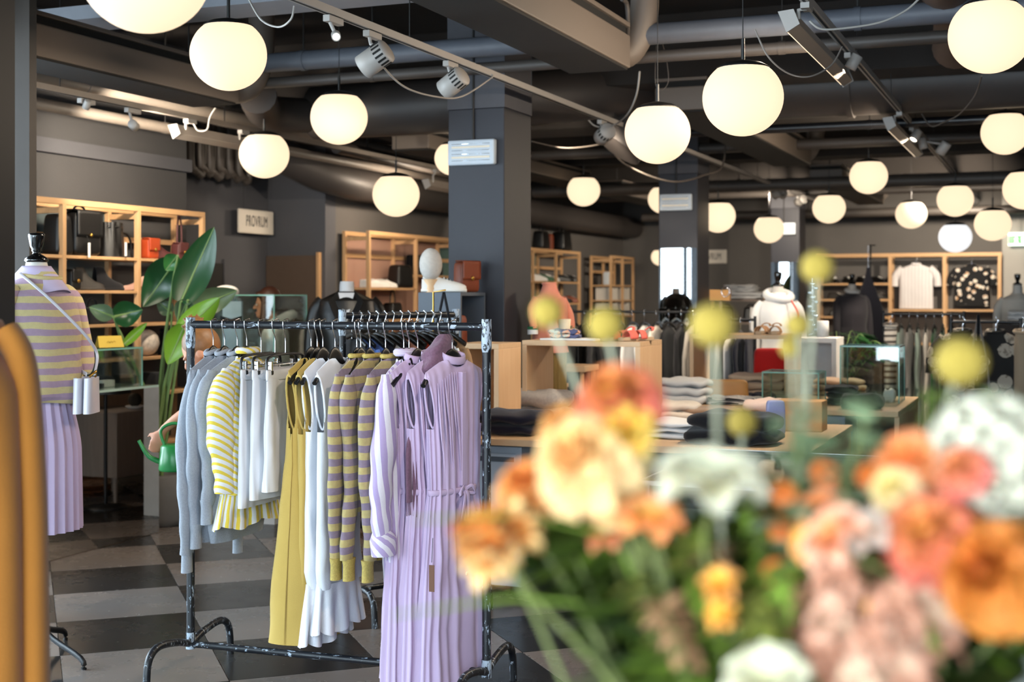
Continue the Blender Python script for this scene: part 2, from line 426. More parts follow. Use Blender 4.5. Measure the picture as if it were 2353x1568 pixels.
# ------------------------------------------------------------------ columns
CX0, CX1 = -3.584, -3.2
for k, (y0, nm) in enumerate(((7.79, ''), (12.67, ''), (18.2, ''))):
    c = MB().box(CX0, CX1, y0, y0+.465, 0, 2.78).build('column', COLM, bevel=.006); tag(c, kind='structure')
    MB().box(CX0-.004, CX1+.004, y0-.004, y0+.469, 2.78, ZC).build('column_head', M('column_head_paint', '#4a4a50', .7, var=.12), c)
    # strip heater on the front face
    hz = 2.50; w = .16
    t = thing('wall_heater', ['white quartz strip heater high on the nearest dark column', 'white quartz strip heater on the middle column above the mirror',
               'small far strip heater on the rearmost column above the mirror'][k], 'heater', ((CX0+CX1)/2-.015, y0-.001, hz-.08))
    MB().box(-w, w, -.05, 0, 0, .16).build('housing', M('heater_white', '#b9c2cc', .35, var=.05), t, bevel=.012)
    for s in (.028, .092):
        MB().grid(lambda a, b, s=s: (-w+.03+(2*w-.06)*a, -.052-.0+.02*sin(pi*b), s+.042*b), 3, 8).build('reflector', M('heater_reflector', '#dfe6ee', .15, .9, var=.02), t, solid=.002)
        MB().cyl((-w+.03, -.046, s+.021), (w-.03, -.046, s+.021), .008).build('quartz_tube', M('quartz_tube', '#e8dcc8', .2), t)
    MB().tube([(0.0, -.008, .16), (0, -.008, .5), (0, -.008, ZC-hz-.0)], .007).build('power_cord', CORDD, t)
    if k:
        mz = {1: (.35, 2.06), 2: (.35, 2.05)}[k]
        t = thing('column_mirror', ['tall frameless mirror on the middle column reflecting bright windows', 'tall frameless mirror on the rearmost column behind the white mannequin'][k-1],
                  'mirror', ((CX0+CX1)/2, y0-.001, mz[0]))
        hw = (CX1-CX0)/2-.004
        MB().box(-hw, hw, -.006, -.0005, 0, mz[1]-mz[0]).build('mirror_glass', MIRR, t)
        for s in (-1, 1): MB().box(s*(hw-.05)-.012, s*(hw-.05)+.012, -.009, -.0, -.012, .004).build('mirror_clip', CHROME, t)
# dark pier and black window frame at the left edge of the picture
pa, pb = P(18, 680, 6.6), P(84, 680, 6.6)
struct(MB().box(pb.x-.30, pb.x, pb.y-.05, pb.y+.0, 0, ZC).build('wall_pier', M('pier_brown_paint', '#3a342f', .8, var=.1)))
q = P(-8, 680, 4.6)
t = thing('window_post', 'black steel window post at the left edge of the picture', 'post', (q.x, q.y, 0))
MB().box(-.09, 0, 0, .09, 0, ZC).build('post', BLACKF, t, bevel=.004)
MB().box(-.7, -.09, .02, .07, 1.93, 1.99).build('rail', BLACKF, t); MB().box(-.7, -.09, .02, .07, 0, .08).build('rail', BLACKF, t)
MB().box(-.68, -.09, .042, .048, .08, 1.93).build('pane', GLS, t); MB().box(-.68, -.09, .042, .048, 1.99, ZC).build('pane', GLS, t)
# ------------------------------------------------------------------ globe pendant lamps
GLOBE = emit('globe_opal_glass', '#ffffff', 1.0)
_b = NT(GLOBE).b
for l in list(GLOBE.node_tree.links):
    if l.to_socket == _b.inputs['Emission Color']: GLOBE.node_tree.links.remove(l)
_b.inputs['Emission Color'].default_value = (1, .76, .50, 1); _b.inputs['Emission Strength'].default_value = 1.08
_b.inputs['Base Color'].default_value = (.25, .22, .18, 1); _b.inputs['Roughness'].default_value = .7; _b.inputs['Specular IOR Level'].default_value = .1
GLOBEW = emit('globe_cool_glass', '#ffffff', .85)
GD = .35
def make_globe():
    t = thing('globe_pendant_lamp', 'x', 'lamp')
    r = GD/2; prof = []
    for i in range(22):
        a = -pi/2+(pi/2+R(50))*i/21; prof.append((max(r*cos(a), 1e-6), r*sin(a)*.95))
    MB().lathe(prof, n=40).build('globe', GLOBE, t)
    zt = prof[-1][1]; rt = prof[-1][0]
    MB().lathe([(rt, zt-.002), (rt*1.02, zt+.004), (rt*.75, zt+.022), (rt*.3, zt+.034), (.012, zt+.038)], n=28).build('cap', PLASTIC, t)
    MB().cyl((0, 0, zt+.03), (0, 0, zt+.13), .008).build('stem', PLASTIC, t)
    MB().cyl((0, 0, zt+.12), (0, 0, zt+.2), .0025, n=6).build('cord', CORDD, t)
    return t
G0 = make_globe()
LAMPS = [(333, -68, 300, 'huge globe lamp cut off by the top edge at upper left'), (525, 125, 175, 'large globe lamp at upper left before the grey flat beam'),
 (779, 270, 131, 'globe lamp hanging between track spotlights and big round duct'), (607, 355, 115, 'globe lamp hanging above the PROVRUM sign'),
 (910, 447, 108, 'globe lamp hanging low above the pink backed shelf'), (1040, 364, 83, 'globe lamp half hidden behind the left side of the nearest column'),
 (1341, 438, 76, 'small globe lamp above the black bags on the far shelf'), (1511, 305, 151, 'globe lamp left of the largest central globe, right of the nearest column'),
 (1707, 225, 185, 'largest globe lamp in the upper centre right'), (1650, 497, 80, 'globe lamp half hidden by the right edge of the middle column'),
 (1767, 526, 69, 'globe lamp half hidden by the left edge of the rearmost column'), (1524, 458, 70, 'globe lamp peeking out left of the middle column heater'),
 (1517, 591, 42, 'tiny globe lamp peeking out left of the middle column mirror'), (1905, 478, 75, 'globe lamp just right of the rearmost column'),
 (1996, 405, 86, 'globe lamp below the crossing of black pipe and track at right'), (2094, 492, 71, 'smallest lit globe in the right cluster, left of two stacked globes'),
 (2195, 459, 82, 'lit globe directly above the unlit white globe'), (2195, 545, 75, 'cool white unlit looking globe above the white shirt'),
 (2281, 515, 82, 'globe lamp right of the cool white globe'), (2310, 304, 108, 'globe lamp at the right edge below the biggest right one'),
 (2275, 80, 186, 'big amber globe lamp in the upper right corner'), (2356, 434, 100, 'globe lamp cut off by the right edge of the picture')]
for i, (u, v, px, lab) in enumerate(LAMPS):
    p = P(u, v, F*GD/px) if px > 50 and px != 83 else P(u, v, 20.3 if px < 50 else 10.2)
    t = G0 if i == 0 else copy_tree(G0)
    if px <= 50 or px == 83: t.scale = (.78,)*3
    t.location = p; tag(t, lab, 'lamp', 'globe pendant lamps')
    for ch in t.children:
        if ch.name.startswith('cord'):
            ztop = ZC-p.z; sz = (ztop-.2)/.08; z0 = [q.co.z for q in ch.data.vertices]; lo = min(z0); hi = max(z0)
            ch.scale.z = (ztop/t.scale.x-lo)/(hi-lo); ch.location.z = lo-lo*ch.scale.z
        if 'cool white unlit' in lab and ch.name.startswith('globe'):
            ch.data = ch.data.copy(); ch.data.materials[0] = GLOBEW
# ------------------------------------------------------------------ ceiling: slab ribs, chilled beams, ducts, pipes
def one(name, label, cat, mb, mat, group=None, bevel=0.0):
    """A thing that is a single mesh, its origin moved to its own base centre."""
    xs = [p[0] for p in mb.v]; ys = [p[1] for p in mb.v]; zs = [p[2] for p in mb.v]
    c = ((min(xs)+max(xs))/2, (min(ys)+max(ys))/2, min(zs))
    mb.v = [(a-c[0], b-c[1], d-c[2]) for a, b, d in mb.v]
    return tag(mb.build(name, mat, loc=c, bevel=bevel), label, cat, group)
RIB = M('ceiling_rib_concrete', '#27221f', .9, var=.25, scale=3, bump=.3, bscale=30)
for k, (y0, y1, z0) in enumerate(((4.2, 4.6, 3.35), (9.3, 9.75, 3.12), (11.0, 11.6, 3.05), (14.2, 14.6, 3.05), (16.6, 17.1, 3.05), (19.2, 19.6, 3.05))):
    struct(MB().box(XW-.6 if 9.2 < y0 < 11.4 else XW, XR, y0, y1, z0, ZC).build('trim_%d' % (k+2), RIB))
def chilled(x0, x1, y0, y1, z0, z1, label, elbow):
    t = thing('chilled_beam', label, 'ventilation', ((x0+x1)/2, y0, z0), group='long ventilation beams')
    w = (x1-x0)/2; L = y1-y0; h = z1-z0
    MB().box(-w, w, 0, L, 0, h*.72).build('casing', BEAM, t, bevel=.008)
    MB().box(-w+.02, w-.02, .02, L-.02, h*.72, h*.9).build('slot', SLOT, t)
    MB().box(-w, w, 0, L, h*.9, h).build('lid', BEAM, t, bevel=.004)
    MB().box(-w+.012, w-.012, .02, L-.02, -.012, 0).build('shaded_grille', M('beam_underside_shade', '#14110f', .8), t)  # grille spans the whole bottom, coloured dark for the shade under the beam
    for y in (.3, L/2, L-.3): MB().cyl((0, y, h), (0, y, ZC-z0), .005, n=6).build('hanger_rod', CORDD, t)
    if elbow:
        r = .085
        MB().tube(smooth_path([(0, L-.05, .1), (.0, L+.1, .1), (.12, L+.2, .14), (.2, L+.22, .35), (.2, L+.22, ZC-z0)]), r, 14).build('duct_elbow', BEAM, t)
        MB().tube(smooth_path([(w-.05, L-.02, .2), (w-.05, L+.1, .2), (w-.05, L+.1, .38), (w-.05, L-.0, .40)], 4), .014, 8).build('water_pipe', PIPE, t)
    return t
chilled(-5.27, -4.92, 1.5, 7.45, 2.85, 3.09, 'long grey ventilation beam at upper left before the globe', True)
chilled(-2.63, -2.26, 1.5, 7.40, 2.90, 3.16, 'long taupe ventilation beam at the top centre ending in an elbow', True)
chilled(-2.63, -2.26, 9.2, 13.5, 2.90, 3.13, 'taupe ventilation beam behind the largest central globe', True)
chilled(-5.27, -4.92, 10.3, 14.6, 2.85, 3.02, 'short ended ventilation beam left of the nearest column', False)
chilled(-5.27, -4.92, 15.8, 20.0, 2.85, 3.02, 'far ventilation beam right of the small globe', False)
chilled(-2.63, -2.26, 15.6, 19.6, 2.90, 3.10, 'far ventilation beam among the right cluster of globes', True)
def pipe(name, label, pts, r, mat=PIPE, cat='pipe', n=14, clamp=None):
    c = Vector(pts[0]); t = thing(name, label, cat, c)
    MB().tube([Vector(p)-c for p in pts], r, n).build('tube', mat, t)
    L = (Vector(pts[-1])-c).length
    for q in (clamp or []):
        a = Vector(pts[0]).lerp(Vector(pts[-1]), q)-c; dr = (Vector(pts[-1])-c).normalized()
        MB().tube([a-dr*.02, a+dr*.02], r*1.08, n).build('clamp', mat, t)
        MB().cyl(a+Vector((0, 0, r)), (a.x, a.y, ZC-c.z), .005, n=6).build('hanger_rod', CORDD, t)
    return t
# flat cable tray at upper left, running across
one('cable_duct', 'flat grey blue cable duct crossing the upper left corner', 'duct', MB().box(-6.4, -2.9, 6.3, 6.62, 3.20, 3.28), M('tray_bluegrey', '#7c8088', .5))
pipe('water_pipe', 'bluish pipe crossing the ceiling above the round duct, upper of a pair', [(-6.3, 7.62, 3.13), (2.5, 7.62, 3.13)], .062, M('pipe_blue_grey', '#5c6069', .5), clamp=(.2, .4, .6, .8))
pipe('water_pipe', 'thin pipe below its bluish twin crossing the ceiling', [(-6.3, 7.74, 3.02), (2.5, 7.74, 3.02)], .036, PIPE, clamp=(.25, .55, .8))
pipe('round_duct', 'big round duct crossing behind the upper left globes', [(-5.2, 8.9, 2.98), (-3.9, 8.9, 2.98), (-3.3, 9.2, 3.05), (-2.9, 9.9, 3.2)], .20, DUCT, 'duct', 20)
pipe('round_duct', 'round duct elbow beside the upper left beam end', smooth_path([(-5.1, 7.95, 2.98), (-5.3, 8.4, 2.93), (-5.2, 8.8, 2.95)]), .13, DUCT, 'duct', 16)
pipe('round_duct', 'fat grey duct lying across the ceiling right of centre', [(-2.4, 10.1, 3.16), (2.6, 10.1, 3.16)], .24, DUCT, 'duct', 20, clamp=(.2, .6))
pipe('round_duct', 'slanted fat duct right of the nearest column head', [(-3.1, 9.8, 2.72), (-2.8, 10.0, 3.2)], .2, DUCT, 'duct', 18)
pipe('water_pipe', 'black pipe crossing below the ceiling at right', [(-3.0, 10.75, 2.93), (2.5, 10.75, 2.93)], .035, PIPEB, clamp=(.3, .7))
pipe('round_duct', 'brown round duct coming forward at upper right', [(-.55, 6.6, 3.28), (-.55, 8.6, 3.28), (-.6, 9.1, 3.2)], .15, M('duct_brown', '#5a4a40', .6), 'duct', 18)
pipe('water_pipe', 'long pipe running back along the left side, upper', [(-5.9, 5.6, 2.98), (-5.9, 13.4, 2.98)], .05, M('pipe_taupe', '#7d746c', .5), clamp=(.2, .5, .8))
pipe('water_pipe', 'long pipe running back along the left side, lower', [(-6.1, 5.6, 2.84), (-6.1, 14.5, 2.84)], .04, M('pipe_taupe', '#7d746c', .5), clamp=(.3, .6, .9))
pipe('water_pipe', 'short insulated pipe end above the low globe', [(-5.75, 10.2, 2.88), (-5.75, 13.0, 2.86)], .055, PIPE, clamp=(.2, .8))
pipe('round_duct', 'fat duct along the left wall above the pink shelf', [(-7.0, 10.3, 3.25), (-6.75, 10.6, 2.98), (-6.4, 11.0, 2.74), (-6.3, 11.5, 2.68), (-6.3, 20.8, 2.68)], .16, DUCT, 'duct', 18)
for k, (y, z, x) in enumerate(((12.75, 3.02, -5.9), (15.3, 2.86, -5.9), (17.8, 2.95, -5.9), (19.95, 2.8, -5.9))):
    pipe('water_pipe', ['far pipe crossing just behind the first bay', 'far pipe crossing above the far shelves', 'far pipe crossing before the back wall', 'rearmost pipe crossing along the back wall'][k],
         [(x, y, z), (2.5, y, z)], [.05, .07, .05, .06][k], PIPE, clamp=(.3, .7))
# bundle of bent pipes over the fitting rooms
for k in range(6):
    u0 = 438+k*22; a = PXp(u0, 330, -6.9); dz = [0.0, .02, .0, .03, .01, .0][k]
    pipe('bent_pipe', ['first', 'second', 'third', 'fourth', 'fifth', 'sixth'][k]+' from the left of the U bent pipes over the fitting rooms',
         smooth_path([(a.x, a.y, ZC-.02), (a.x, a.y, 2.78+dz), (a.x, a.y+.04, 2.70+dz), (a.x-.02, a.y+.12, 2.68+dz), (a.x-.02, a.y+.2, 2.72+dz), (a.x-.02, a.y+.22, ZC-.02)], 4), .035, PIPE)
one('cable_duct', 'boxed grey bulkhead under the ceiling over the fitting rooms', 'duct', MB().box(-7.19, -6.6, 9.2, 11.3, 3.28, 3.45), WALLD)
# ------------------------------------------------------------------ lighting tracks with fittings
TRX = {1: (-3.02, 2.86), 2: (-1.05, 2.92), 3: (-5.47, 2.80)}
def track(k, y0, y1, label):
    x, z = TRX[k]; t = thing('lighting_track', label, 'track', (x, y0, z))
    MB().box(-.018, .018, 0, y1-y0, 0, .035).build('rail', WHITEM if k != 3 else M('track_taupe', '#8c8279', .5), t)
    MB().box(-.006, .006, .01, y1-y0-.01, -.0015, .001).build('groove', SLOT, t)
    y = .5
    while y < y1-y0: MB().cyl((0, y, .03), (0, y, ZC-z), .003, n=6).build('hanger_wire', CORDD, t); y += 1.7
track(1, 2.2, 19.5, 'long lighting track passing the columns on their right')
track(2, 2.2, 20.2, 'lighting track descending at the upper right')
track(3, 2.5, 12.5, 'lighting track above the left wall shelf')
def spot_fit(name, label, u, v, d, size, tilt, az, lit=None, kx=1, energy=0, fins=True, col=(1, .86, .68), blend=.6, ang=70, aim=None):
    x, z = TRX[kx]; d = F*(-(x+.03))/(CT*(VPX-u)) if v > 0 and u < 2130 and d else d; p = P(u, v, d)
    if aim:
        dv = (Vector(aim)-p).normalized(); az = atan2(dv.x, -dv.y); tilt = -math.acos(max(-1, min(1, -dv.z))); r = .5*size; L = size*1.25
    t = thing(name, label, 'spotlight', (p.x, p.y, p.z), group='track spotlights')
    rot = (Matrix.Rotation(az, 3, 'Z') @ Matrix.Rotation(tilt, 3, 'X'))
    def tr(q): return rot @ Vector(q)
    n = 20; b = MB()
    b.lathe([(1e-5, L*.5), (r*.9, L*.5), (r, L*.44), (r, -L*.1), (r*.99, -L*.5), (r*.8, -L*.5), (r*.75, -L*.2), (1e-5, -L*.18)], n=n, rot=rot)
    b.build('housing', WHITEM, t)
    if fins:
        for q in range(16):
            a = q/16*2*pi; c = tr((r*1.0*cos(a), r*1.0*sin(a), L*.28))
            rr = rot @ Matrix.Rotation(a, 3, 'Z')
            MB().obox(c, (r*.05, r*.17, L*.30), rr).build('cooling_slot', SLOT, t)
    a = Vector((x-p.x, 0, z-p.z))
    top = Vector((x-p.x, .0, z-p.z-.005))
    MB().tube([tr((0, 0, L*.3)), Vector((top.x*.8, 0, top.z*.55)), top+Vector((0, 0, -.03))], .009, 8).build('arm', WHITEM, t)
    MB().obox(top+Vector((0, .03, -.015)), (.035, .13, .03)).build('adapter', WHITEM, t, bevel=.003)
    lens = MB().lathe([(1e-5, -L*.40), (r*.74, -L*.40)], n=n, rot=rot).build('lens', emit('spot_lens_lit', '#fff4e0', 9) if lit else M('spot_lens_dark', '#3a3836', .2), t)
    if energy:
        l = bpy.data.lights.new('spot_beam', 'SPOT'); l.energy = energy; l.color = col; l.spot_size = R(ang); l.spot_blend = blend; l.shadow_soft_size = .04
        lo = bpy.data.objects.new('spot_beam', l); COL.objects.link(lo); lo.parent = t
        dr = tr((0, 0, -1)); lo.location = tr((0, 0, -L*.6)); lo.rotation_euler = dr.to_track_quat('-Z', 'Y').to_euler()
    return t
# az/tilt: the light end points along -Z of the fitting after rotation
spot_fit('track_spotlight', 'small lit track spotlight shining at the camera near the top', 772, 82, 5.0, .042, R(-40), TH, True, 1, 40, False, (1, .95, .88), aim=(-1.2, 2.5, 1.3))
spot_fit('track_spotlight', 'large ribbed track spotlight left of the nearest column', 862, 135, 5.9, .12, R(-38), R(-75), None, 1, 110, ang=85, aim=(-6.2, 5.6, .9))
spot_fit('track_spotlight', 'ribbed track spotlight in front of the nearest column head', 1042, 190, 6.75, .115, R(-34), R(-75), None, 1, 110, ang=85, aim=(-6.1, 7.2, .9))
spot_fit('track_spotlight', 'ribbed track spotlight right of the nearest column', 1390, 308, 11.2, .12, R(-38), R(-75), None, 1, 150, ang=100, aim=(-6.2, 13.2, 1.5))
spot_fit('track_spotlight', 'chrome bright track spotlight right of the middle column', 1790, 442, 15.0, .12, R(-45), R(-70), None, 1, 190, ang=110, aim=(-6.2, 16.6, 1.5))
spot_fit('track_spotlight', 'white track spotlight next to the chrome one before the rearmost column', 1840, 462, 16.3, .11, R(-40), R(-75), None, 1, 110, ang=110, aim=(-6.0, 19.8, 1.6))
spot_fit('track_spotlight', 'white track spotlight between the two linear lamps at upper right', 1962, 142, 6.6, .065, R(25), R(-20), None, 2, 130, False, ang=100, aim=(-2.2, 7.4, .9))
spot_fit('track_spotlight', 'lit halogen spotlight with bright rim at right', 2104, 312, 9.6, .07, R(-35), R(40), True, 2, 130, False, ang=110, aim=(-2.0, 9.8, .9))
spot_fit('track_spotlight', 'grey spotlight beside the lit halogen at right', 2168, 340, 11.0, .085, R(-25), R(-30), None, 2, 130, False, ang=110, aim=(-2.2, 12.2, 1.0))
spot_fit('track_spotlight', 'small white spotlight above the left wall shelf', 307, 288, 8.1, .06, R(-30), R(-90), None, 3, 150, False, ang=120, aim=(-7.2, 11.0, 2.2))
spot_fit('track_spotlight', 'tiny white spotlight behind the left flat beam', 200, 240, 7.8, .045, R(30), R(-90), None, 3, 14, False, ang=120, aim=(-6.4, 7.0, 1.6))
spot_fit('track_spotlight', 'added far track spotlight brightening the back wall shirts', 2240, 465, 17.8, .09, 0, 0, None, 2, 260, False, ang=110, aim=(-1.9, 20.9, 1.7))  # no existing fitting: added to light the shirts at the back
spot_fit('track_spotlight', 'added far track spotlight brightening the coats before the back wall', 2203, 418, 14.6, .09, 0, 0, None, 2, 230, False, ang=110, aim=(-2.9, 20.9, 1.8))  # extra lamp put in to lift the dim rear of the shop
spot_fit('track_spotlight', 'added far track spotlight brightening the dark back wall sign', 1800, 447, 17.2, .09, 0, 0, None, 1, 90, False, ang=110, aim=(-4.6, 21.0, 1.9))  # added lamp, brightens the left part of the back wall
spot_fit('track_spotlight', 'added far track spotlight brightening the floral dresses', 2120, 330, 9.6, .07, 0, 0, None, 2, 200, False, ang=90, aim=(-.6, 11.5, 1.0))  # extra fitting invented to light the floral dresses
spot_fit('track_spotlight', 'added track spotlight brightening the black and white garment rack', 1490, 345, 9.6, .08, 0, 0, None, 1, 130, False, ang=90, aim=(-3.4, 12.0, 1.1))  # added lamp that lifts the garments on the far thin rack
spot_fit('track_spotlight', 'added unseen track spotlight above the frame warming the front rack', 1464, -300, 3.64, .08, 0, 0, None, 2, 80, False, (1, .80, .66), ang=75, aim=(-2.3, 4.8, .9))  # unseen lamp added as a warm key light on the front rack
def linear(label, u0, v0, d0, u1, v1, d1, kx, energy, lit=True):
    x, z = TRX[kx]; a, b = PXp(u0, v0, x-.09), PXp(u1, v1, x-.09); a.z = min(a.z, z-.09)
    b = Vector((a.x, b.y, a.z)); L = b.y-a.y
    t = thing('linear_track_lamp', label, 'lamp', a, group='linear track lamps'); t.rotation_euler = (0, R(68), 0)
    MB().prism([(-.05, 0), (.05, 0), (.04, .06), (-.03, .06)], 'Y', 0, L).build('housing', M('lamp_taupe_metal', '#a89d92', .45, var=.04), t, bevel=.003)
    for y in (-.012, L): MB().prism([(-.052, -.004), (.052, -.004), (.042, .064), (-.032, .064)], 'Y', y, y+.012).build('end_cap', WHITEM, t)
    MB().box(-.04, .04, .02, L-.02, -.006, -.0005).build('diffuser', emit('linear_diffuser', '#ffe2bd', 1.6), t)
    RL = Matrix.Rotation(R(-68), 3, 'Y')
    for y in (.08, L-.08):
        MB().tube([(0, y, .06), tuple(RL @ Vector(((x-a.x)*.6, y, .05+(z-a.z-.06)*.5))), tuple(RL @ Vector((x-a.x, y, z-a.z-.02)))], .01, 8).build('arm', WHITEM, t)
        MB().obox(RL @ Vector((x-a.x, y, z-a.z-.014)), (.04, .1, .026), RL).build('adapter', WHITEM, t)
    x = a.x
    l = bpy.data.lights.new('lamp_light', 'AREA'); l.shape = 'RECTANGLE'; l.size = .07; l.size_y = L-.05; l.energy = energy; l.color = (1, .82, .62)
    lo = bpy.data.objects.new('lamp_light', l); COL.objects.link(lo); lo.parent = t; lo.location = (0, L/2, -.01)
linear('long linear track lamp at the top right', 1800, 10, 5.0, 1930, 120, 6.2, 2, 30)
linear('shorter linear track lamp below the longer one at right', 2035, 200, 7.6, 2100, 262, 8.5, 2, 22)
linear('linear track lamp above the left shelf', 395, 290, 9.3, 550, 330, 10.9, 3, 9)
linear('linear track lamp peeking out left of the nearest column', 975, 424, 13.2, 1030, 432, 14.4, 3, 16)
def cable(label, pts, r=.006, mat=None, n=8):
    c = Vector(pts[0]); m = MB().tube([Vector(p)-c for p in smooth_path(pts, n)], r, 6)
    o = m.build('hanging_cable', mat or CORD); o.location = c; tag(o, label, 'cable')
def cab(label, uvd, r=.006, mat=None): cable(label, [P(*q) for q in uvd], r, mat)
cab('white cable looped between top left beam and track', [(570, -5, 5.2), (600, 45, 5.0), (640, 62, 4.9), (668, 45, 4.8), (676, 14, 4.8)], .004)
cab('white cable sagging between the two ribbed spotlights', [(866, 118, 6.4), (878, 150, 6.45), (930, 200, 6.7), (1000, 222, 7.0), (1060, 222, 7.3), (1128, 180, 7.55), (1130, 172, 7.55)], .005)
cab('white cable dropping from the central elbow to the track', [(1470, 165, 8.0), (1462, 220, 8.2), (1440, 265, 8.8), (1405, 290, 9.6), (1370, 290, 9.8), (1350, 272, 9.9), (1345, 255, 9.9)], .006)
cab('dark cable sagging from nearest to middle column', [(1222, 325, 9.5), (1300, 340, 10), (1385, 330, 10.5), (1430, 310, 11)], .006, M('cord_taupe', '#5a524b', .6))
cab('dim cable sagging in front of the middle column head', [(1380, 250, 10.3), (1410, 350, 10.5), (1470, 395, 11), (1550, 418, 11.5), (1620, 402, 12), (1662, 375, 12.4), (1668, 250, 12.6)], .008, M('cord_taupe', '#5a524b', .6))
cab('white cable looping right of the largest central globe', [(1735, 68, 6.0), (1765, 130, 6.0), (1810, 168, 6.0), (1860, 176, 6.0), (1910, 150, 6.1), (1935, 108, 6.2)], .004, M('cord_dim', '#7d7670', .6))
cab('white cable swinging from track to the top edge at right', [(1860, 48, 5.6), (1885, 66, 5.6), (1930, 66, 5.6), (2020, 52, 5.6), (2080, 25, 5.6), (2115, -6, 5.6)], .005)
cab('dim cable winding behind the big amber globe', [(2256, 175, 8.0), (2240, 220, 8.4), (2205, 262, 8.8), (2170, 280, 9.2), (2140, 290, 9.4), (2118, 262, 9.6)], .005, M('cord_taupe', '#5a524b', .6))
cab('thin cord looped beside the globe stem right of the nearest column', [(1508, 105, 8.6), (1506, 190, 8.6), (1520, 208, 8.6), (1536, 185, 8.6), (1530, 130, 8.6), (1522, 100, 8.6)], .003, M('cord_taupe', '#5a524b', .6))
cab('small cable loop above the left linear lamp', [(445, 285, 9.2), (455, 300, 9.2), (475, 298, 9.2), (482, 270, 9.2), (495, 248, 9.2)], .006)
def sstep(a, b, x):
    x = min(1, max(0, (x-a)/(b-a))); return x*x*(3-2*x)
# ------------------------------------------------------------------ clothes rails
def worn_paint(name, thr=.60):
    m = newmat(name); t = NT(m); co = t.obj()
    mp = t.n('ShaderNodeMapping'); t.l(co, mp.inputs[0]); mp.inputs['Scale'].default_value = (6, 30, 6)
    nz = t.noise(mp.outputs[0], 4, 6, .7); g = t.math('GREATER_THAN', nz, thr)
    t.l(t.mix(g, srgb('#14171d'), srgb('#a9b7c6')), t.b.inputs['Base Color']); t.b.inputs['Roughness'].default_value = .4
    return m
RACKM = worn_paint('chipped_black_paint'); JOINT = worn_paint('rubbed_joint_paint', .47)
def make_rack(label, A, B, zbar, zlow=.12, r=.0165, name='clothes_rack', feet=True, mat=None, ext=.03, joints=True):
    A, B = Vector((A.x, A.y, 0)), Vector((B.x, B.y, 0)); c = (A+B)/2; rz = atan2(B.y-A.y, B.x-A.x); h = (B-A).length/2
    t = thing(name, label, 'clothes rack', c, rz); mat = mat or RACKM
    MB().cyl((-h, 0, zbar), (h, 0, zbar), r, n=16).build('top_bar', mat, t)
    MB().cyl((-h, 0, zlow), (h, 0, zlow), r*.9, n=14).build('bottom_bar', mat, t)
    for s in (-1, 1):
        MB().cyl((s*h, 0, zlow), (s*h, 0, zbar+ext), r*1.05, n=16).build('post', mat, t)
        if joints:
            MB().tube([(s*h, 0, zbar-.10), (s*h, 0, zbar-.08), (s*h, 0, zbar+.03)], [r*1.05, r*1.25, r*1.2], 16).build('corner_joint', JOINT, t)
            MB().cyl((s*h, 0, zlow-.02), (s*h, 0, zlow+.05), r*1.2, n=16).build('foot_joint', JOINT, t)
        for k in (-1, 1):
            pts = smooth_path([(s*h, 0, zlow), (s*h, k*.10, zlow+.03), (s*h, k*.24, zlow+.045), (s*h, k*.31, zlow-.0), (s*h, k*.325, .0)], 5)
            MB().tube(pts, r*.95, 12).build('foot', mat, t)
    return t, c, rz, h
LP = P(438, 1480, 5.735); RP = P(1118, 1545, 5.30)
ZBAR = 1.478
rack1, RC, RZ, RH = make_rack('worn black clothes rack holding the pastel garments in front', LP, RP, ZBAR)
RBD = Vector((cos(RZ), sin(RZ), 0)); RND = Vector((-sin(RZ), cos(RZ), 0))
def bar_at(u):
    """point of the front rack's bar under pixel column u"""
    lo, hi = -RH, RH
    for _ in range(40):
        m = (lo+hi)/2; p = RC+RBD*m; d = -p.x*ST+p.y*CT; uu = CX+F*(p.x*CT+p.y*ST)/d
        if uu < u: lo = m
        else: hi = m
    return RC+RBD*lo
# ------------------------------------------------------------------ hangers
def hook_pts(r):
    return smooth_path([(0, .030, .012), (0, .024, .026), (0, 0, r+.006), (0, -.022, .016), (0, -.021, -.012), (0, -.008, -.038), (0, 0, -.056), (0, 0, -.115)], 4)
def make_hanger(kind='shoulder', w=.205):
    t = thing('clothes_hanger', 'x', 'hanger')
    MB().tube(hook_pts(.0165), .0024, 6).build('hook', CHROME, t)
    m = MB()
    if kind == 'shoulder':
        def sec(s):                   # s in -1..1 along the arms
            a = abs(s); z = -.120-.014*sstep(.12, .34, a)-.060*a-.030*a*a; hgt = .020-.005*a; thk = .006+.004*a
            if a < .32: hgt += .030*(1-(a/.32)**2); z += .004
            return Vector((.012*a*a, s*w, z)), hgt, thk
        pts, el = [], []
        for i in range(21):
            p, hg, th = sec(-1+2*i/20); pts.append(p); el.append((hg*.62, th))
        m.tube(pts, 1, 12, ell=el, up=(0, 0, 1)); m.build('shoulder_bar', PLASTIC, t)
    else:
        pts = smooth_path([(0, -w, -.176), (0, -w+.006, -.138), (0, -w+.04, -.124), (0, 0, -.118), (0, w-.04, -.124), (0, w-.006, -.138), (0, w, -.176)], 4)
        m.tube(pts, 1, 8, ell=[(.007, .005)]*len(pts), up=(1, 0, 0)); m.build('arched_bar', PLASTIC, t)
        MB().cyl((0, -w+.01, -.160), (0, w-.01, -.160), .0025, n=6).build('clip_wire', CHROME, t)
        for s in (-1, 1):
            c = MB().obox((0, s*(w-.035), -.165), (.018, .016, .045)).build('clip', CHROME, t, bevel=.003)
            MB().obox((0, s*(w-.035), -.190), (.022, .019, .018)).build('clip_pad', PLASTIC, c, bevel=.002)
    return t
HG = {'shoulder': make_hanger('shoulder'), 'clip': make_hanger('clip', .175)}
HGU = {'shoulder': False, 'clip': False}
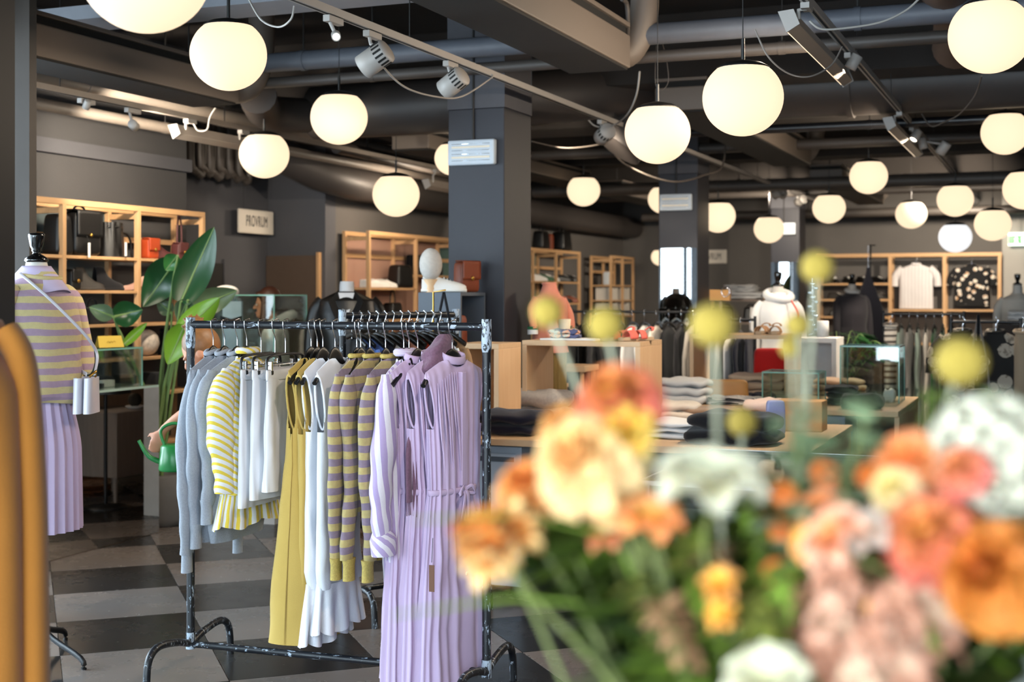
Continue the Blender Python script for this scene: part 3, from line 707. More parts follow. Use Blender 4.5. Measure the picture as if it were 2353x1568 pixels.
def hang(kind, u, label, yaw=0.0, sy=None):
    sy = sy or (.86 if any(q in label for q in ('sweater', 'knit', 'blouse', 'shirt')) and kind == 'shoulder' and 'dress' not in label else 1.0)
    p = bar_at(u)
    t = HG[kind] if not HGU[kind] else copy_tree(HG[kind]); HGU[kind] = True
    t.scale = (1, sy, 1); t.location = (p.x, p.y, ZBAR); t.rotation_euler = (0, 0, RZ+yaw); tag(t, label, 'hanger', 'hangers on the front rack')
    return t
# ------------------------------------------------------------------ garments
def sstep_(a, b, x):
    x = min(1, max(0, (x-a)/(b-a))); return x*x*(3-2*x)
def body(prof, folds=8, famp=.006, seed=0, neck=.055, slope=.38, nphi=96, rows=40, hemwave=.0, t0=.020, yoff=None, hole=None, sharp=False, neckdip=.0, xoff=None):
    """Flattened hanging tube. prof: list (z, halfwidth, halfthick) from the shoulder line downwards (z <= 0)."""
    rnd = random.Random(seed); ph = [rnd.uniform(0, 6.28) for _ in range(6)]
    def pr(s):
        k = s*(len(prof)-1); i = min(int(k), len(prof)-2); f = k-i; f = f*f*(3-2*f)
        a, b = prof[i], prof[i+1]; return [a[q]+(b[q]-a[q])*f for q in range(3)]
    ztot = -prof[-1][0]
    def fn(u, v):
        z, w, th = pr(v**1.3); a = 2*pi*u
        cy, sx = cos(a), sin(a)
        fl = sstep(.05, .9, v)
        yy = w*(abs(cy)**.75)*(1 if cy > 0 else -1)
        sq = (abs(sx)**.8)*(1 if sx > 0 else -1)
        amp = famp*(.15+.85*fl)
        if sharp: rip = amp*(2*abs(((folds*u+ph[0]/6.28) % 1)*2-1)-1)
        else: rip = amp*(sin(folds*a+ph[0]+.6*sin(2*a+ph[1]))*.7+.45*sin((folds*.55)*a+ph[2]+3*v))
        xx = (t0+(th-t0)*sstep(0, .12, v))*sq+rip*(.35+.65*abs(sx))*(1 if sx >= 0 else -1)
        yy += rip*.5*cy
        op = 1-sstep(neck*.85, neck*1.35, abs(yy)); xx *= max(sqrt(min(1, -z/.035)), op if slope else 0.15)
        top = max(0, 1+z/.16)
        zs = -slope*max(0, abs(yy)-neck)*top
        if abs(yy) < neck: zs -= neckdip*(1-(yy/neck)**2)*top*(1 if sx > 0 else .3)
        zz = z+zs
        wr = mnoise.noise(Vector((yy*11+seed, zz*7, sx*1.5)))*.010+mnoise.noise(Vector((yy*26, zz*15+seed, sx*2)))*.004
        xx += wr*fl*(1 if sx >= 0 else -1)*min(1, abs(sx)*2)
        if v > .93: zz += hemwave*sin(a*3+ph[3])
        if xoff: xx += xoff(v)
        if yoff: yy += yoff(v)
        return (xx, yy, zz)
    m = MB(); m.grid(fn, nphi, rows, cu=True)
    if hole:                 # open the arm holes at both ends of the shoulder line
        keep = []
        for i, f in enumerate(m.f):
            c = [sum(m.v[k][q] for k in f)/len(f) for q in range(3)]
            w = max(abs(m.v[k][1]) for k in f); j, iu = divmod(i, nphi); cu = abs(cos(2*pi*(iu+.5)/nphi))
            vv = -c[2]; mid = (hole[0]+hole[1])/2; hw = (hole[1]-hole[0])/2
            if hole[0] < vv < hole[1] and cu > 1-hole[2]*sqrt(max(0, 1-((vv-mid)/hw)**2)): continue
            keep.append(i)
        m.f = [m.f[i] for i in keep]; m.sm = [m.sm[i] for i in keep]; m.uv = [m.uv[i] for i in keep]
    return m
def sleeve(y0, z0, L, rx=.032, ry=.055, cuff=.8, bulge=.0, lean=.03, side=-1, seed=0, n=18, rows=26, x0=0.0, foldamp=.006, xlean=0.0):
    rnd = random.Random(seed); ph = rnd.uniform(0, 6.28); pts = []; el = []
    for i in range(rows):
        v = i/(rows-1)
        y = side*(y0+lean*sstep(0, .25, v)+.014*sin(ph+5*v)); x = x0+xlean*v+.006*sin(ph*2+7*v)
        k = sstep(0, .12, v)
        w = (1-(1-cuff)*v)+bulge*sin(pi*min(1, v*1.08))**2
        e = 1+.08*sin(ph+22*v*v)
        pts.append((x, y, z0-L*v)); el.append(((.5+.5*k)*ry*w*e, (.5+.5*k)*rx*w*e))
    return MB().tube(pts, 1, n, ell=el, up=(0, 1, 0))
def gthing(name, label, cat, u, yaw=0.0, zb=.5, group='garments on the front rack', dx=0.0):
    p = bar_at(u)+RBD*dx
    return thing(name, label, cat, (p.x, p.y, 0), RZ+yaw, group)
ZS = ZBAR-.128          # shoulder line height at the neck
def up(m, z):           # lift a local mesh built around z = 0
    m.v = [(a, b, c+z) for a, b, c in m.v]; return m
def rib_cuff(parent, y, z, h, ry, rx, mat, side=-1, x=0):
    MB().tube([(x, side*y, z), (x, side*y, z-h*.3), (x, side*y, z-h)], 1, 16, ell=[(ry*.95, rx*.95), (ry*.8, rx*.8), (ry*.85, rx*.85)], up=(0, 1, 0)).build('cuff', mat, parent)
GREYK = M('grey_melange_knit', '#9aa0aa', .95, var=.22, scale=150, bump=.5, bscale=300, spec=.2, sheen=.25)
LURE = stripes('knit_gold_lilac_stripe', '#c0ad74', '#8d7c8c', .057, 'Z', .5, var=.35)
LUREC = M('knit_gold_rib', '#b5a05a', .9, var=.35, scale=120, bump=.5, bscale=260, spec=.3)
YELLS = stripes('blouse_yellow_stripe', '#e8cf4c', '#e6e8ea', .030, 'Z', .42, .75, slant=.55)
YELLV = stripes('ruffle_yellow_stripe', '#e8cf4c', '#e6e8ea', .030, 'X', .45, .75, uv=True)
LILS = stripes('shirt_lilac_stripe', '#b9a6d2', '#ece8f2', .060, 'X', .5, .75, uv=True)
LILS2 = stripes('shirt_lilac_stripe_sleeve', '#b9a6d2', '#ece8f2', .17, 'X', .5, .75, uv=True, slant=.35)
WHITEK = M('white_crepe', '#dfe0e4', .8, var=.05, scale=6, bump=.1, bscale=300, spec=.3)
WHITEJ = fabric('white_jersey', '#e2e4ea', var=.04)
MUST = fabric('mustard_linen', '#b99c52', var=.08)
LILAC = M('lilac_viscose', '#c3aecd', .75, var=.05, scale=5, bump=.08, bscale=300, spec=.3, sheen=.1)
PURPLE = M('plum_melange_scarf', '#6e4f62', .95, var=.4, scale=90, bump=.5, bscale=200, sheen=.2)
# three grey sweaters
for k, (u, cz) in enumerate(((490, 0), (516, .02), (545, .05))):
    lab = ['leftmost grey melange sweater on the front rack', 'second grey sweater from the left on the front rack', 'third grey sweater, next to the yellow striped blouse'][k]
    t = gthing('grey_sweater', lab, 'sweater', u, yaw=R([3, 0, -3][k]))
    up(body([(0, .195, .02), (-.06, .205, .028), (-.25, .21, .032), (-.5, .205, .036), (-.70, .20, .034), (-.76, .185, .03)], 5, .006, seed=10+k), ZS).build('body', GREYK, t)
    for s in (-1, 1):
        up(sleeve(.175, -.055, .72-.1*k+.02, .026, .052, .78, .22 if k == 0 else .1, .045, s, 20+k+s), ZS).build('sleeve', GREYK, t)
        rib_cuff(t, .22+.014*sin(0), ZS-.055-(.72-.1*k)+.0, .10, .036, .024, GREYK, s)
    MB().tube([(.018*cos(a)*1.0, .058*sin(a), ZS+.012+.006*cos(2*a)) for a in [i*2*pi/20 for i in range(20)]], .010, 8, closed=True).build('collar', GREYK, t)
    hang('shoulder', u, ['hanger inside the leftmost grey sweater', 'hanger inside the second grey sweater', 'hanger inside the third grey sweater'][k], R([3, 0, -3][k]))
# yellow striped blouse
t = gthing('striped_blouse', 'yellow and white striped blouse with a ruffled hem', 'blouse', 570)
up(body([(0, .17, .03), (-.07, .185, .04), (-.3, .19, .05), (-.56, .20, .05)], 6, .010, seed=31, neck=.06), ZS).build('body', YELLS, t)
for s in (-1, 1): up(sleeve(.165, -.05, .50, .034, .06, 1.0, .35, .04, s, 32), ZS).build('sleeve', YELLS, t)
MB().tube([(.03*cos(a), .062*sin(a), ZS+.022) for a in [i*2*pi/20 for i in range(20)]], .014, 8, closed=True).build('collar', YELLS, t)
def ruffle(parent, w, th, z0, z1, n, amp, mat, name='ruffle', seed=0):
    def fn(u, v):
        a = 2*pi*u; k = 1+.25*v
        return ((th*k)*sin(a)+amp*v*sin(n*a), w*k*cos(a)+amp*v*cos(n*a*1.0+1), z0+(z1-z0)*v+.01*v*sin(5*a))
    MB().grid(fn, 160, 8, cu=True).build(name, mat, parent)
ruffle(t, .20, .055, ZS-.55, ZS-.69, 15, .010, YELLV)
hang('shoulder', 567, 'hanger inside the yellow striped blouse')
# three white skirts on clip hangers
for k, u in enumerate((600, 632, 656)):
    lab = ['white clipped skirt next to the yellow striped blouse', 'middle one of the three white clipped skirts', 'white clipped skirt next to the mustard dress'][k]
    t = gthing('white_skirt', lab, 'skirt', u, yaw=R([2, -2, 3][k]))
    z0 = ZBAR-.178
    up(body([(0, .172, .012), (-.04, .172, .014), (-.22, .182, .026), (-.45, .19, .032), (-.56+.035*k, .192, .034)], 4, .007, seed=40+k, slope=0, t0=.010), z0).build('body', WHITEK, t)
    MB().tube([(.013*sin(a), .173*cos(a), z0-.022) for a in [i*2*pi/40 for i in range(40)]], 1, 8, ell=[(.024, .003)]*40, up=(0, 0, 1), closed=True).build('waistband', WHITEK, t)
    hang('clip', u, ['clip hanger of the leftmost white skirt', 'clip hanger of the middle white skirt', 'clip hanger of the rightmost white skirt'][k], R([2, -2, 3][k]))
# mustard dresses
def sleeveless(name, label, cat, u, mat, prof, seed, folds, famp, yaw=0.0, armhole=.22, slope=.40, sharp=False, dx=0.0, nphi=120, neck=.06):
    t = gthing(name, label, cat, u, yaw, dx=dx)
    up(body(prof, folds, famp, seed=seed, slope=slope, nphi=nphi, rows=56, sharp=sharp, neck=neck, neckdip=.03, hole=(.075, .075+armhole, .14)), ZS).build('body', mat, t)
    for s in (-1, 1):      # bound arm hole
        y = s*(prof[0][1]-.012)
        pts = [(.016*cos(a)*(1 if a < pi else 1), y+s*.004-.030*s*(.5-.5*cos(a)) * 0, ZS-.06-armhole/2*(1-cos(a)) ) for a in [i*pi/12 for i in range(13)]]
        loop = [(.019*sin(a), y+s*.006-s*.045*(.5-.5*cos(a)), ZS-.065-armhole*(.5-.5*cos(a))) for a in [i*2*pi/24 for i in range(24)]]
        MB().tube(loop, .005, 6, closed=True).build('armhole', mat, t)
    return t
LONG = lambda L, w0, w1, t1: [(0, .185, .018), (-.08, .18, .025), (-.25, .165, .032), (-.42, .165, .034), (-.7*L-.1, (w0+w1)/2, t1*.9), (-L, w1, t1)]
sleeveless('mustard_dress', 'long mustard yellow sleeveless dress hanging in the middle of the rack', 'dress', 712, MUST, LONG(1.14, .18, .21, .105), 51, 5, .020)
hang('shoulder', 715, 'hanger inside the long mustard dress')
sleeveless('mustard_dress', 'second mustard dress mostly hidden behind the first', 'dress', 733, MUST, LONG(1.13, .16, .18, .05), 52, 5, .010)
hang('shoulder', 729, 'hanger inside the hidden second mustard dress')
for k, u in enumerate((748, 776)):
    t = sleeveless('white_dress', ['white sleeveless dress with a gathered ruffle hem next to the mustard dress', 'white sleeveless dress next to the striped knits'][k], 'dress', u, WHITEJ,
                   [(0, .185, .016), (-.08, .18, .022), (-.3, .165, .03), (-.6, .17, .035), (-.85, .175, .045), (-.92, .16, .045)], 55+k, 5, .010)
    ruffle(t, .165, .05, ZS-.90, ZS-1.14+.05*k, 11, .018, WHITEJ)
    hang('shoulder', u-6, ['hanger inside the white dress by the mustard dress', 'hanger inside the white dress by the striped knits'][k])
# striped knits
for k, u in enumerate((822, 856, 896)):
    lab = ['leftmost gold and lilac striped knit sweater', 'middle gold and lilac striped knit sweater', 'rightmost gold and lilac striped knit, beside the lilac shirt'][k]
    t = gthing('striped_sweater', lab, 'sweater', u, yaw=R([2, -1, 0][k]))
    up(body([(0, .19, .02), (-.06, .20, .026), (-.3, .205, .032), (-.52, .20, .034), (-.60, .19, .03)], 5, .006, seed=60+k), ZS).build('body', LURE, t)
    for s in (-1, 1):
        up(sleeve(.18, -.06, .72, .028, .05, .8, .05, .03, s, 70+k), ZS).build('sleeve', LURE, t)
        rib_cuff(t, .21, ZS-.775, .085, .040, .025, LUREC, s)
    MB().tube([(.02*cos(a), .062*sin(a), ZS+.008) for a in [i*2*pi/20 for i in range(20)]], .010, 8, closed=True).build('collar', LUREC, t)
    hang('shoulder', (820, 850, 886)[k], ['hanger inside the leftmost striped knit', 'hanger inside the middle striped knit', 'hanger inside the rightmost striped knit'][k], R([2, -1, 0][k]))
hang('shoulder', 829, 'bare spare hanger squeezed between two striped knits')
# lilac striped shirt
t = gthing('striped_shirt', 'lilac and white striped shirt with rolled up cuff', 'shirt', 932)
up(body([(0, .18, .024), (-.08, .19, .034), (-.4, .195, .04), (-.75, .19, .045), (-.86, .16, .04)], 5, .012, seed=80, hemwave=.03), ZS).build('body', LILS, t)
for s in (-1, 1):
    up(sleeve(.185, -.055, .64, .038, .06, .9, .18, .035, s, 81), ZS).build('sleeve', LILS2, t)
    MB().tube([(0, s*.225, ZS-.66), (0.005, s*.228, ZS-.69), (.008, s*.23, ZS-.75)], 1, 18, ell=[(.05, .036), (.066, .048), (.058, .044)], up=(0, 1, .3)).build('rolled_cuff', LILS2, t)
MB().tube([(.028*cos(a), .06*sin(a), ZS+.024) for a in [i*2*pi/20 for i in range(20)]], .016, 8, closed=True).build('collar', LILS, t)
hang('shoulder', 928, 'hanger inside the lilac striped shirt')
# lilac pleated dresses
DP = [(0, .185, .022), (-.08, .185, .032), (-.25, .165, .038), (-.50, .15, .040), (-.62, .165, .045), (-.9, .195, .062), (-1.25, .215, .075)]
def tucks(parent, mat, x, n=9, y0=-.15, y1=-.02, z0=-.05, z1=-.40, seed=0):
    for i in range(n):
        y = y0+(y1-y0)*i/(n-1); L = z1*(.75+.25*sin(i*1.7))
        pts = [(x*(.75+.3*v)-.0, y+.03*v*(1 if y < 0 else -1)*.4, ZS+z0-(-L)*v-.42*max(0, abs(y)-.06)*(1-v)) for v in [j/6 for j in range(7)]]
        MB().tube(pts, 1, 6, ell=[(.0012+.0035*sin(pi*v), .0045*sin(pi*v)+.0012) for v in [j/6 for j in range(7)]], up=(1, 0, 0)).build('tuck', mat, parent)
for k, (u, lab) in enumerate(((951, 'lilac sleeveless pleated dress beside the striped shirt'), (993, 'middle lilac sleeveless pleated dress under the plum scarf'),
                              (1043, 'rightmost lilac button front pleated dress with a tied belt'))):
    t = sleeveless('pleated_dress', lab, 'dress', u, LILAC, DP, 90+k, 20, .011, yaw=R([-5, -9, -15][k]), sharp=False, nphi=240, armhole=.20, neck=.07)
    xw = .045
    MB().tube([(xw*sin(a), .156*cos(a), ZS-.515) for a in [i*2*pi/40 for i in range(40)]], 1, 8, ell=[(.012, .004)]*40, up=(0, 0, 1), closed=True).build('belt', LILAC, t)
    if k == 2:
        for (dy, L) in ((-.02, .12), (.015, .20)):
            pts = smooth_path([(.05, 0, ZS-.515), (.065, dy*.6, ZS-.54), (.060, dy*1.4, ZS-.515-L)], 5)
            MB().tube(pts, 1, 6, ell=[(.010, .002)]*len(pts), up=(0, 1, 0)).build('belt_tie', LILAC, t)
        for s in (-1, 1):
            pts = smooth_path([(.052, 0, ZS-.515), (.068, s*.03, ZS-.500), (.066, s*.05, ZS-.53), (.054, s*.01, ZS-.525)], 5)
            MB().tube(pts, 1, 6, ell=[(.008, .002)]*len(pts), up=(0, 0, 1)).build('belt_bow', LILAC, t)
        for i in range(9):
            z = ZS-.06-(.033 if i == 1 else .0)-(.105*(i-1)+.05 if i > 1 else 0); v = (ZS-z)/1.22
            xb = (.036+.004*sin(i)) if z > ZS-.5 else .045+.03*(v-.4)
            MB().ell((xb+.006, .004, z), (.004, .008, .008), 10, 6).build('button', M('pearl_button', '#e9e4e6', .25), t)
        MB().box(.028, .050, -.012, .018, ZS-.50, ZS-.05).build('button_placket', LILAC, t, bevel=.004)
    tucks(t, LILAC, .046, 9, -.15, -.03, seed=k)
    MB().tube([(.030*cos(a), .062*sin(a), ZS+.006-.014*cos(a)) for a in [i*2*pi/24 for i in range(24)]], 1, 8, ell=[(.016, .003)]*24, up=(0, 0, 1), closed=True).build('stand_collar', LILAC, t)
    hang('shoulder', (940, 960, 1039)[k], ['hanger inside the lilac dress beside the striped shirt', 'hanger inside the middle lilac dress', 'hanger inside the rightmost lilac dress'][k], R([-5, -9, -15][k]))
# plum scarf knotted round a hanger
t = gthing('knotted_scarf', 'plum scarf knotted around a hanger between the lilac dresses', 'scarf', 1003)
def scarf_fn(u, v):
    a = 2*pi*u; z = ZBAR-.03-.26*v; r = .024+.056*sin(pi*min(1, v*1.2))**.8
    r *= 1+.10*sin(7*v*6.28/2+2*a)+.06*sin(5*a+4*v)
    return (r*.7*cos(a)+.03-.06*v, r*1.3*sin(a)-.06*v+.02, z)
MB().grid(scarf_fn, 28, 26, cu=True).build('wrapped_scarf', PURPLE, t)
for i, (dx, dy, z1) in enumerate(((-.03, -.13, .74), (-.02, -.10, .70), (-.045, -.16, .80))):
    pts = smooth_path([(-.02, -.04, ZBAR-.27), (dx, dy*.7, ZBAR-.40), (dx-.005, dy, 1.0), (dx, dy-.01, z1)], 5)
    MB().tube(pts, 1, 8, ell=[(.020, .010)]*len(pts), up=(0, 1, 0)).build('scarf_end', PURPLE, t)
    for j in range(5): MB().tube([(dx, dy-.03+.012*j, z1+.01), (dx+.004*sin(j), dy-.032+.013*j, z1-.05)], .002, 5).build('fringe', PURPLE, t)
hang('shoulder', 1012, 'hanger with the plum scarf knotted on it')
q = bar_at(955)
t = thing('price_tag', 'brown paper price tag hanging low on the middle lilac dress', 'tag', P(992, 1330, 5.06))
MB().box(-.011, .011, -.001, .001, -.05, .05).build('card', M('dark_kraft', '#6b4a38', .8), t); MB().tube([(0, 0, .06), (.002, 0, .10), (0, .01, .15)], .0012, 5).build('string', CORDD, t)
# ------------------------------------------------------------------ mannequins
def torso(m, rot=None, scale=1.0, arms=False):
    """Tailor's bust, waist at z=0, neck top near z=.62."""
    P_ = [(-.18, .165, .125), (-.08, .155, .115), (0, .125, .095), (.10, .135, .105), (.20, .155, .125), (.28, .160, .125), (.36, .170, .105), (.42, .165, .085), (.455, .13, .072), (.48, .075, .06), (.52, .052, .052), (.58, .050, .050), (.60, .046, .046)]
    def fn(u, v):
        k = v*(len(P_)-1); i = min(int(k), len(P_)-2); f = k-i
        z, w, d = [P_[i][q]+(P_[i+1][q]-P_[i][q])*f for q in range(3)]; a = 2*pi*u
        bust = .03*max(0, -sin(a))*math.exp(-((z-.24)/.09)**2)
        return (w*cos(a)*scale, (d*sin(a)-bust)*scale, z*scale)
    m.grid(fn, 40, 40, cu=True); return m
LINEN = fabric('bust_linen', '#d9d3cb', var=.05)
q = P(84, 680, 5.95)
t = thing('dress_form', 'tailor bust on a stand at left wearing the lilac and gold striped knit', 'mannequin', (q.x, q.y, 0), TH+R(66))
ZW = 1.27; KZ = .80
_m = torso(MB()); _m.v = [(x*.95, y*.95, z*KZ) for x, y, z in _m.v]; up(_m, ZW).build('bust', LINEN, t)
MB().lathe([(.046, 0), (.052, .006), (.050, .016), (.03, .030), (.018, .036), (.016, .045), (.022, .050), (.020, .056), (.028, .07), (.036, .115), (.036, .122), (.030, .128), (1e-5, .130)], (0, 0, ZW+KZ*.60-.002), 20).build('finial', M('black_lacquer', '#0b0a0a', .15, coat=.6), t)
MB().cyl((0, 0, .05), (0, 0, ZW-KZ*.1), .014).build('pole', BLACKF, t)
for a in (0, 2*pi/3, 4*pi/3):
    an = a+R(20)
    MB().tube(smooth_path([(0, 0, .16), (.12*cos(an), .12*sin(an), .10), (.30*cos(an), .30*sin(an), .045), (.32*cos(an), .32*sin(an), 0.0)], 4), 1, 8, ell=[(.014, .010)]*13, up=(0, 0, 1)).build('foot', BLACKF, t)
# clothes on the form
SOFTST = stripes('knit_soft_gold_lilac', '#d6c38e', '#b296ab', .056, 'Z', .5, var=.2)
rz = TH+R(66)
k = thing('striped_knit_top', 'gold and lilac striped knit top worn by the left tailor bust', 'sweater', (q.x, q.y, 0), rz)
def knit(u, v):
    a = 2*pi*u
    PR = [(.545, .070, .066), (.51, .098, .082), (.47, .135, .10), (.42, .172, .12), (.34, .195, .14), (.23, .20, .168), (.10, .195, .16), (-.06, .215, .17), (-.14, .215, .165), (-.175, .19, .145)]
    kk = v*(len(PR)-1); i = min(int(kk), len(PR)-2); f = kk-i; f = f*f*(3-2*f)
    z, w, d = [PR[i][q2]+(PR[i+1][q2]-PR[i][q2])*f for q2 in range(3)]
    fo = .006*sin(7*a+6*v)*sstep(.4, 1, v)
    return ((w+fo)*cos(a), (d+fo)*sin(a)-.02*max(0, -sin(a)), ZW+KZ*z+.010*sin(2*a)*sstep(.8, 1, v))
MB().grid(knit, 64, 44, cu=True).build('body', SOFTST, k)
for s in (-1, 1):
    pts = smooth_path([(s*.135, .0, ZW+KZ*.42), (s*.215, -.005, ZW+KZ*.36), (s*.245, -.02, ZW+KZ*.22), (s*.25, -.03, ZW+KZ*.06), (s*.235, -.03, ZW-KZ*.02)], 5)
    MB().tube(pts, 1, 18, ell=[(.055+.012*sin(i*.5), .05) for i in range(len(pts))], up=(1, 0, 0)).build('sleeve', SOFTST, k)
MB().tube([(.085*cos(a), .078*sin(a)-.014*(1-sin(a)), ZW+KZ*.535-.012*(1-sin(a))) for a in [i*2*pi/28 for i in range(28)]], .011, 8, closed=True).build('neckband', M('soft_gold_rib', '#cbb987', .9, var=.15, scale=80), k)
k = thing('lilac_scarf', 'lilac shirt collar wrapped at the neck of the left tailor bust', 'scarf', (q.x, q.y, 0), rz)
def scol(u, v):
    a = 2*pi*u; r = .058+.060*v
    return (r*cos(a)*1.05, r*sin(a)-.018*v*(1-sin(a)), ZW+KZ*.575-.072*v-.022*v*(1-sin(a))+.012*sin(3*a)*v)
MB().grid(scol, 40, 8, cu=True).build('collar', M('lilac_poplin', '#cdbfe0', .75, var=.05), k, solid=.004)
k = thing('pleated_skirt', 'lilac pleated skirt worn by the left tailor bust', 'skirt', (q.x, q.y, 0), rz)
def skirt(u, v):
    a = 2*pi*u; n = 26; tri = 2*abs(((n*u) % 1)*2-1)-1
    w = .150+.045*sstep(0, .5, v)+.012*v; d = .125+.05*sstep(0, .5, v)
    rp = .010*tri*(.3+.7*v)
    return ((w+rp)*cos(a)+.004*sin(3*a), (d+rp)*sin(a), ZW-KZ*.04-.67*v)
MB().grid(skirt, 416, 20, cu=True).build('pleats', M('lilac_pleats', '#c6b2d2', .7, var=.04, sheen=.1), k)
MB().tube([(.15*cos(a), .125*sin(a), ZW-KZ*.05) for a in [i*2*pi/40 for i in range(40)]], .012, 8, closed=True).build('waistband', M('lilac_pleats', '#c6b2d2'), k)
# white shoulder bag with strap across the form
k = thing('shoulder_bag', 'small white shoulder bag slung across the left tailor bust', 'bag', (q.x, q.y, 0), rz)
SILV = M('pearl_white_leather', '#d5d3de', .3, var=.04, coat=.3)
bx, by = .06, -.23; 
for i, s in enumerate((0, .045)):
    m = MB(); rr = Matrix.Rotation(R(25), 3, 'Z')
    def pan(u, v, s=s):
        a = 2*pi*u; ww = .085*(1-.15*v); th = .020
        x = ww*(abs(cos(a))**.5)*(1 if cos(a) > 0 else -1); y = th*(abs(sin(a))**.7)*(1 if sin(a) > 0 else -1)+s-.02
        p = rr @ Vector((x, y, 0)); return (bx+p.x, by+p.y, ZW-KZ*.035-.155*(1-v)*1.0)
    m.grid(pan, 24, 10, cu=True); m.build('pouch', SILV, k)
MB().tube([(bx-.02, by-.03, ZW-KZ*.03), (bx+.0, by-.05, ZW-KZ*.0), (bx+.02, by-.03, ZW-KZ*.03)], .006, 8).build('clasp', GOLD, k)
pts = smooth_path([(-.10, -.0, ZW+KZ*.535), (-.115, -.095, ZW+KZ*.47), (-.09, -.165, ZW+KZ*.39), (-.02, -.215, ZW+KZ*.28), (.08, -.225, ZW+KZ*.17), (.16, -.20, ZW+KZ*.08), (bx-.01, by-.05, ZW-KZ*.02)], 6)
MB().tube(pts, 1, 6, ell=[(.007, .002)]*len(pts), up=(.6, -.3, .4)).build('strap', SILV, k)
pts = smooth_path([(-.12, .0, ZW+KZ*.475), (-.05, .10, ZW+KZ*.38), (.10, .19, ZW+KZ*.2), (.22, .06, ZW+KZ*.05), (bx+.02, by+.02, ZW-KZ*.02)], 6)
MB().tube(pts, 1, 6, ell=[(.010, .0025)]*len(pts), up=(0, 0, 1)).build('strap', SILV, k)
# ------------------------------------------------------------------ mustard coat close to the camera at left
MUS2 = M('mustard_wool', '#a8681c', .9, var=.1, scale=9, bump=.3, bscale=200, sheen=.3)
q = P(-60, 745, 3.0); CRZ = TH+R(25)
t = thing('mustard_coat', 'mustard wool coat hanging close to the camera at left', 'coat', (q.x, q.y, 0), CRZ)
def coat(u, v):
    a = 2*pi*u; s = sstep(0, .14, v)**.7
    w = .045+.062*s+.012*v; d = .10+.06*s
    rp = .012*sin(5*a+.6*sin(a))*sstep(.05, .4, v)
    z = 1.54-1.2*v-.05*(1-s)*abs(cos(a))
    return ((w+rp)*cos(a), (d+rp)*sin(a), z)
MB().grid(coat, 90, 40, cu=True).build('body', MUS2, t)
MB().tube(smooth_path([(.06, -.04, 1.52), (.095, -.06, 1.44), (.112, -.07, 1.2), (.118, -.075, .9), (.12, -.08, .62)], 6), 1, 18, ell=[(.034, .046)]*25, up=(1, 0, 0)).build('sleeve', MUS2, t)
MB().tube([(.05*cos(a), .07*sin(a), 1.535) for a in [i*2*pi/24 for i in range(24)]], .014, 8, closed=True).build('collar', MUS2, t)
MB().tube([(0, 0, 1.52), (0, 0, 1.62), (.02, 0, 1.65), (0.03, 0, 1.68)], .003, 6).build('hanger_hook', CHROME, t)
qa, qb = P(-60, 640, 3.0), P(-520, 640, 3.0)
t = thing('wall_rail', 'steel rail carrying the mustard coat at the left edge', 'rail', (qb.x, qb.y, 0), TH)
MB().cyl((0, 0, 1.69), ((qa-qb).length+.04, 0, 1.69), .012).build('bar', BLACKF, t)
MB().cyl((0, 0, 0), (0, 0, 1.70), .014).build('post', BLACKF, t); MB().lathe([(.2, 0), (.2, .02), (.02, .03)], n=20).build('base', BLACKF, t)
# ------------------------------------------------------------------ wooden wall shelves
def shelf_y(label, xf, xr, ys, zt, levels, boards=None, back=None, rails=True):
    """Open pine shelf along Y; xf front plane, xr rear plane; levels per bay."""
    y0 = ys[0]; t = thing('pine_shelf', label, 'shelf', (xf, y0, 0)); w = .036; dr = xr-xf
    for y in ys:
        MB().box(-w, 0, y-y0-w/2, y-y0+w/2, 0, zt).build('post', PINE, t, bevel=.002)
        MB().box(dr, dr+w, y-y0-w/2, y-y0+w/2, 0, zt).build('post', PINE, t, bevel=.002)
        MB().box(dr+w, -w, y-y0-.011, y-y0+.011, zt-.06, zt-.02).build('side_rail', PINE, t)
    L = ys[-1]-y0
    MB().box(-w, 0, -w/2, L+w/2, zt-.005, zt+.035).build('top_rail', PINEY, t, bevel=.002)
    MB().box(dr, dr+w, -w/2, L+w/2, zt-.005, zt+.035).build('top_rail', PINEY, t, bevel=.002)
    for i in range(len(ys)-1):
        a, b = ys[i]-y0+w/2, ys[i+1]-y0-w/2
        for z in levels[i]:
            MB().box(dr+.004, -.004, a-w+.004, b+w-.004, z-.022, z).build('shelf_board', PINEY, t, bevel=.002)
        if rails: MB().box(dr, dr+.02, a, b, zt-.22, zt-.18).build('back_rail', PINEY, t)
        if back and back[i]: MB().box(dr-.008, dr-.001, a-w/2, b+w/2, .1, zt).build('back_panel', back[i], t)
    return t
PINK = M('dusty_pink_panel', '#a5806f', .85, var=.05); TEAL = M('teal_panel', '#4d6a66', .8, var=.06); SLATE = M('slate_panel', '#4f5a5c', .85, var=.06)
XF, XB = -6.2, -6.5
LV1 = [1.876, 1.638, 1.40, 1.15, .88, .5, .12]
shelf_y('pine wall shelf of bags and boots behind the left tailor bust', XF, XB, [6.5, 7.3, 8.1, 8.9], 2.22, [LV1]*3, None, [SLATE, SLATE, None])
shelf_y('pine wall shelf with dusty pink backs left of the nearest column', XF, XB, [11.66, 12.7, 13.8, 14.9], 2.20, [[1.68, 1.36, 1.0, .5], [1.82, 1.36, 1.0, .5], [1.82, 1.5, 1.0, .5]], None, [PINK, PINK, TEAL])
shelf_y('far pine shelf with black bags on top, right of the nearest column', XF, XB, [15.2, 16.1, 16.96, 17.9], 2.18, [[1.79, 1.55, 1.2], [1.79, 1.55, 1.2], [1.79, 1.5, 1.2]], None, [TEAL, TEAL, None])
shelf_y('narrow far pine shelf of white boxes before the back corner', -6.08, -6.42, [18.98, 19.55, 20.1], 2.16, [[1.76, 1.535, 1.3, 1.0], [1.76, 1.535, 1.3, 1.0]], None, None)
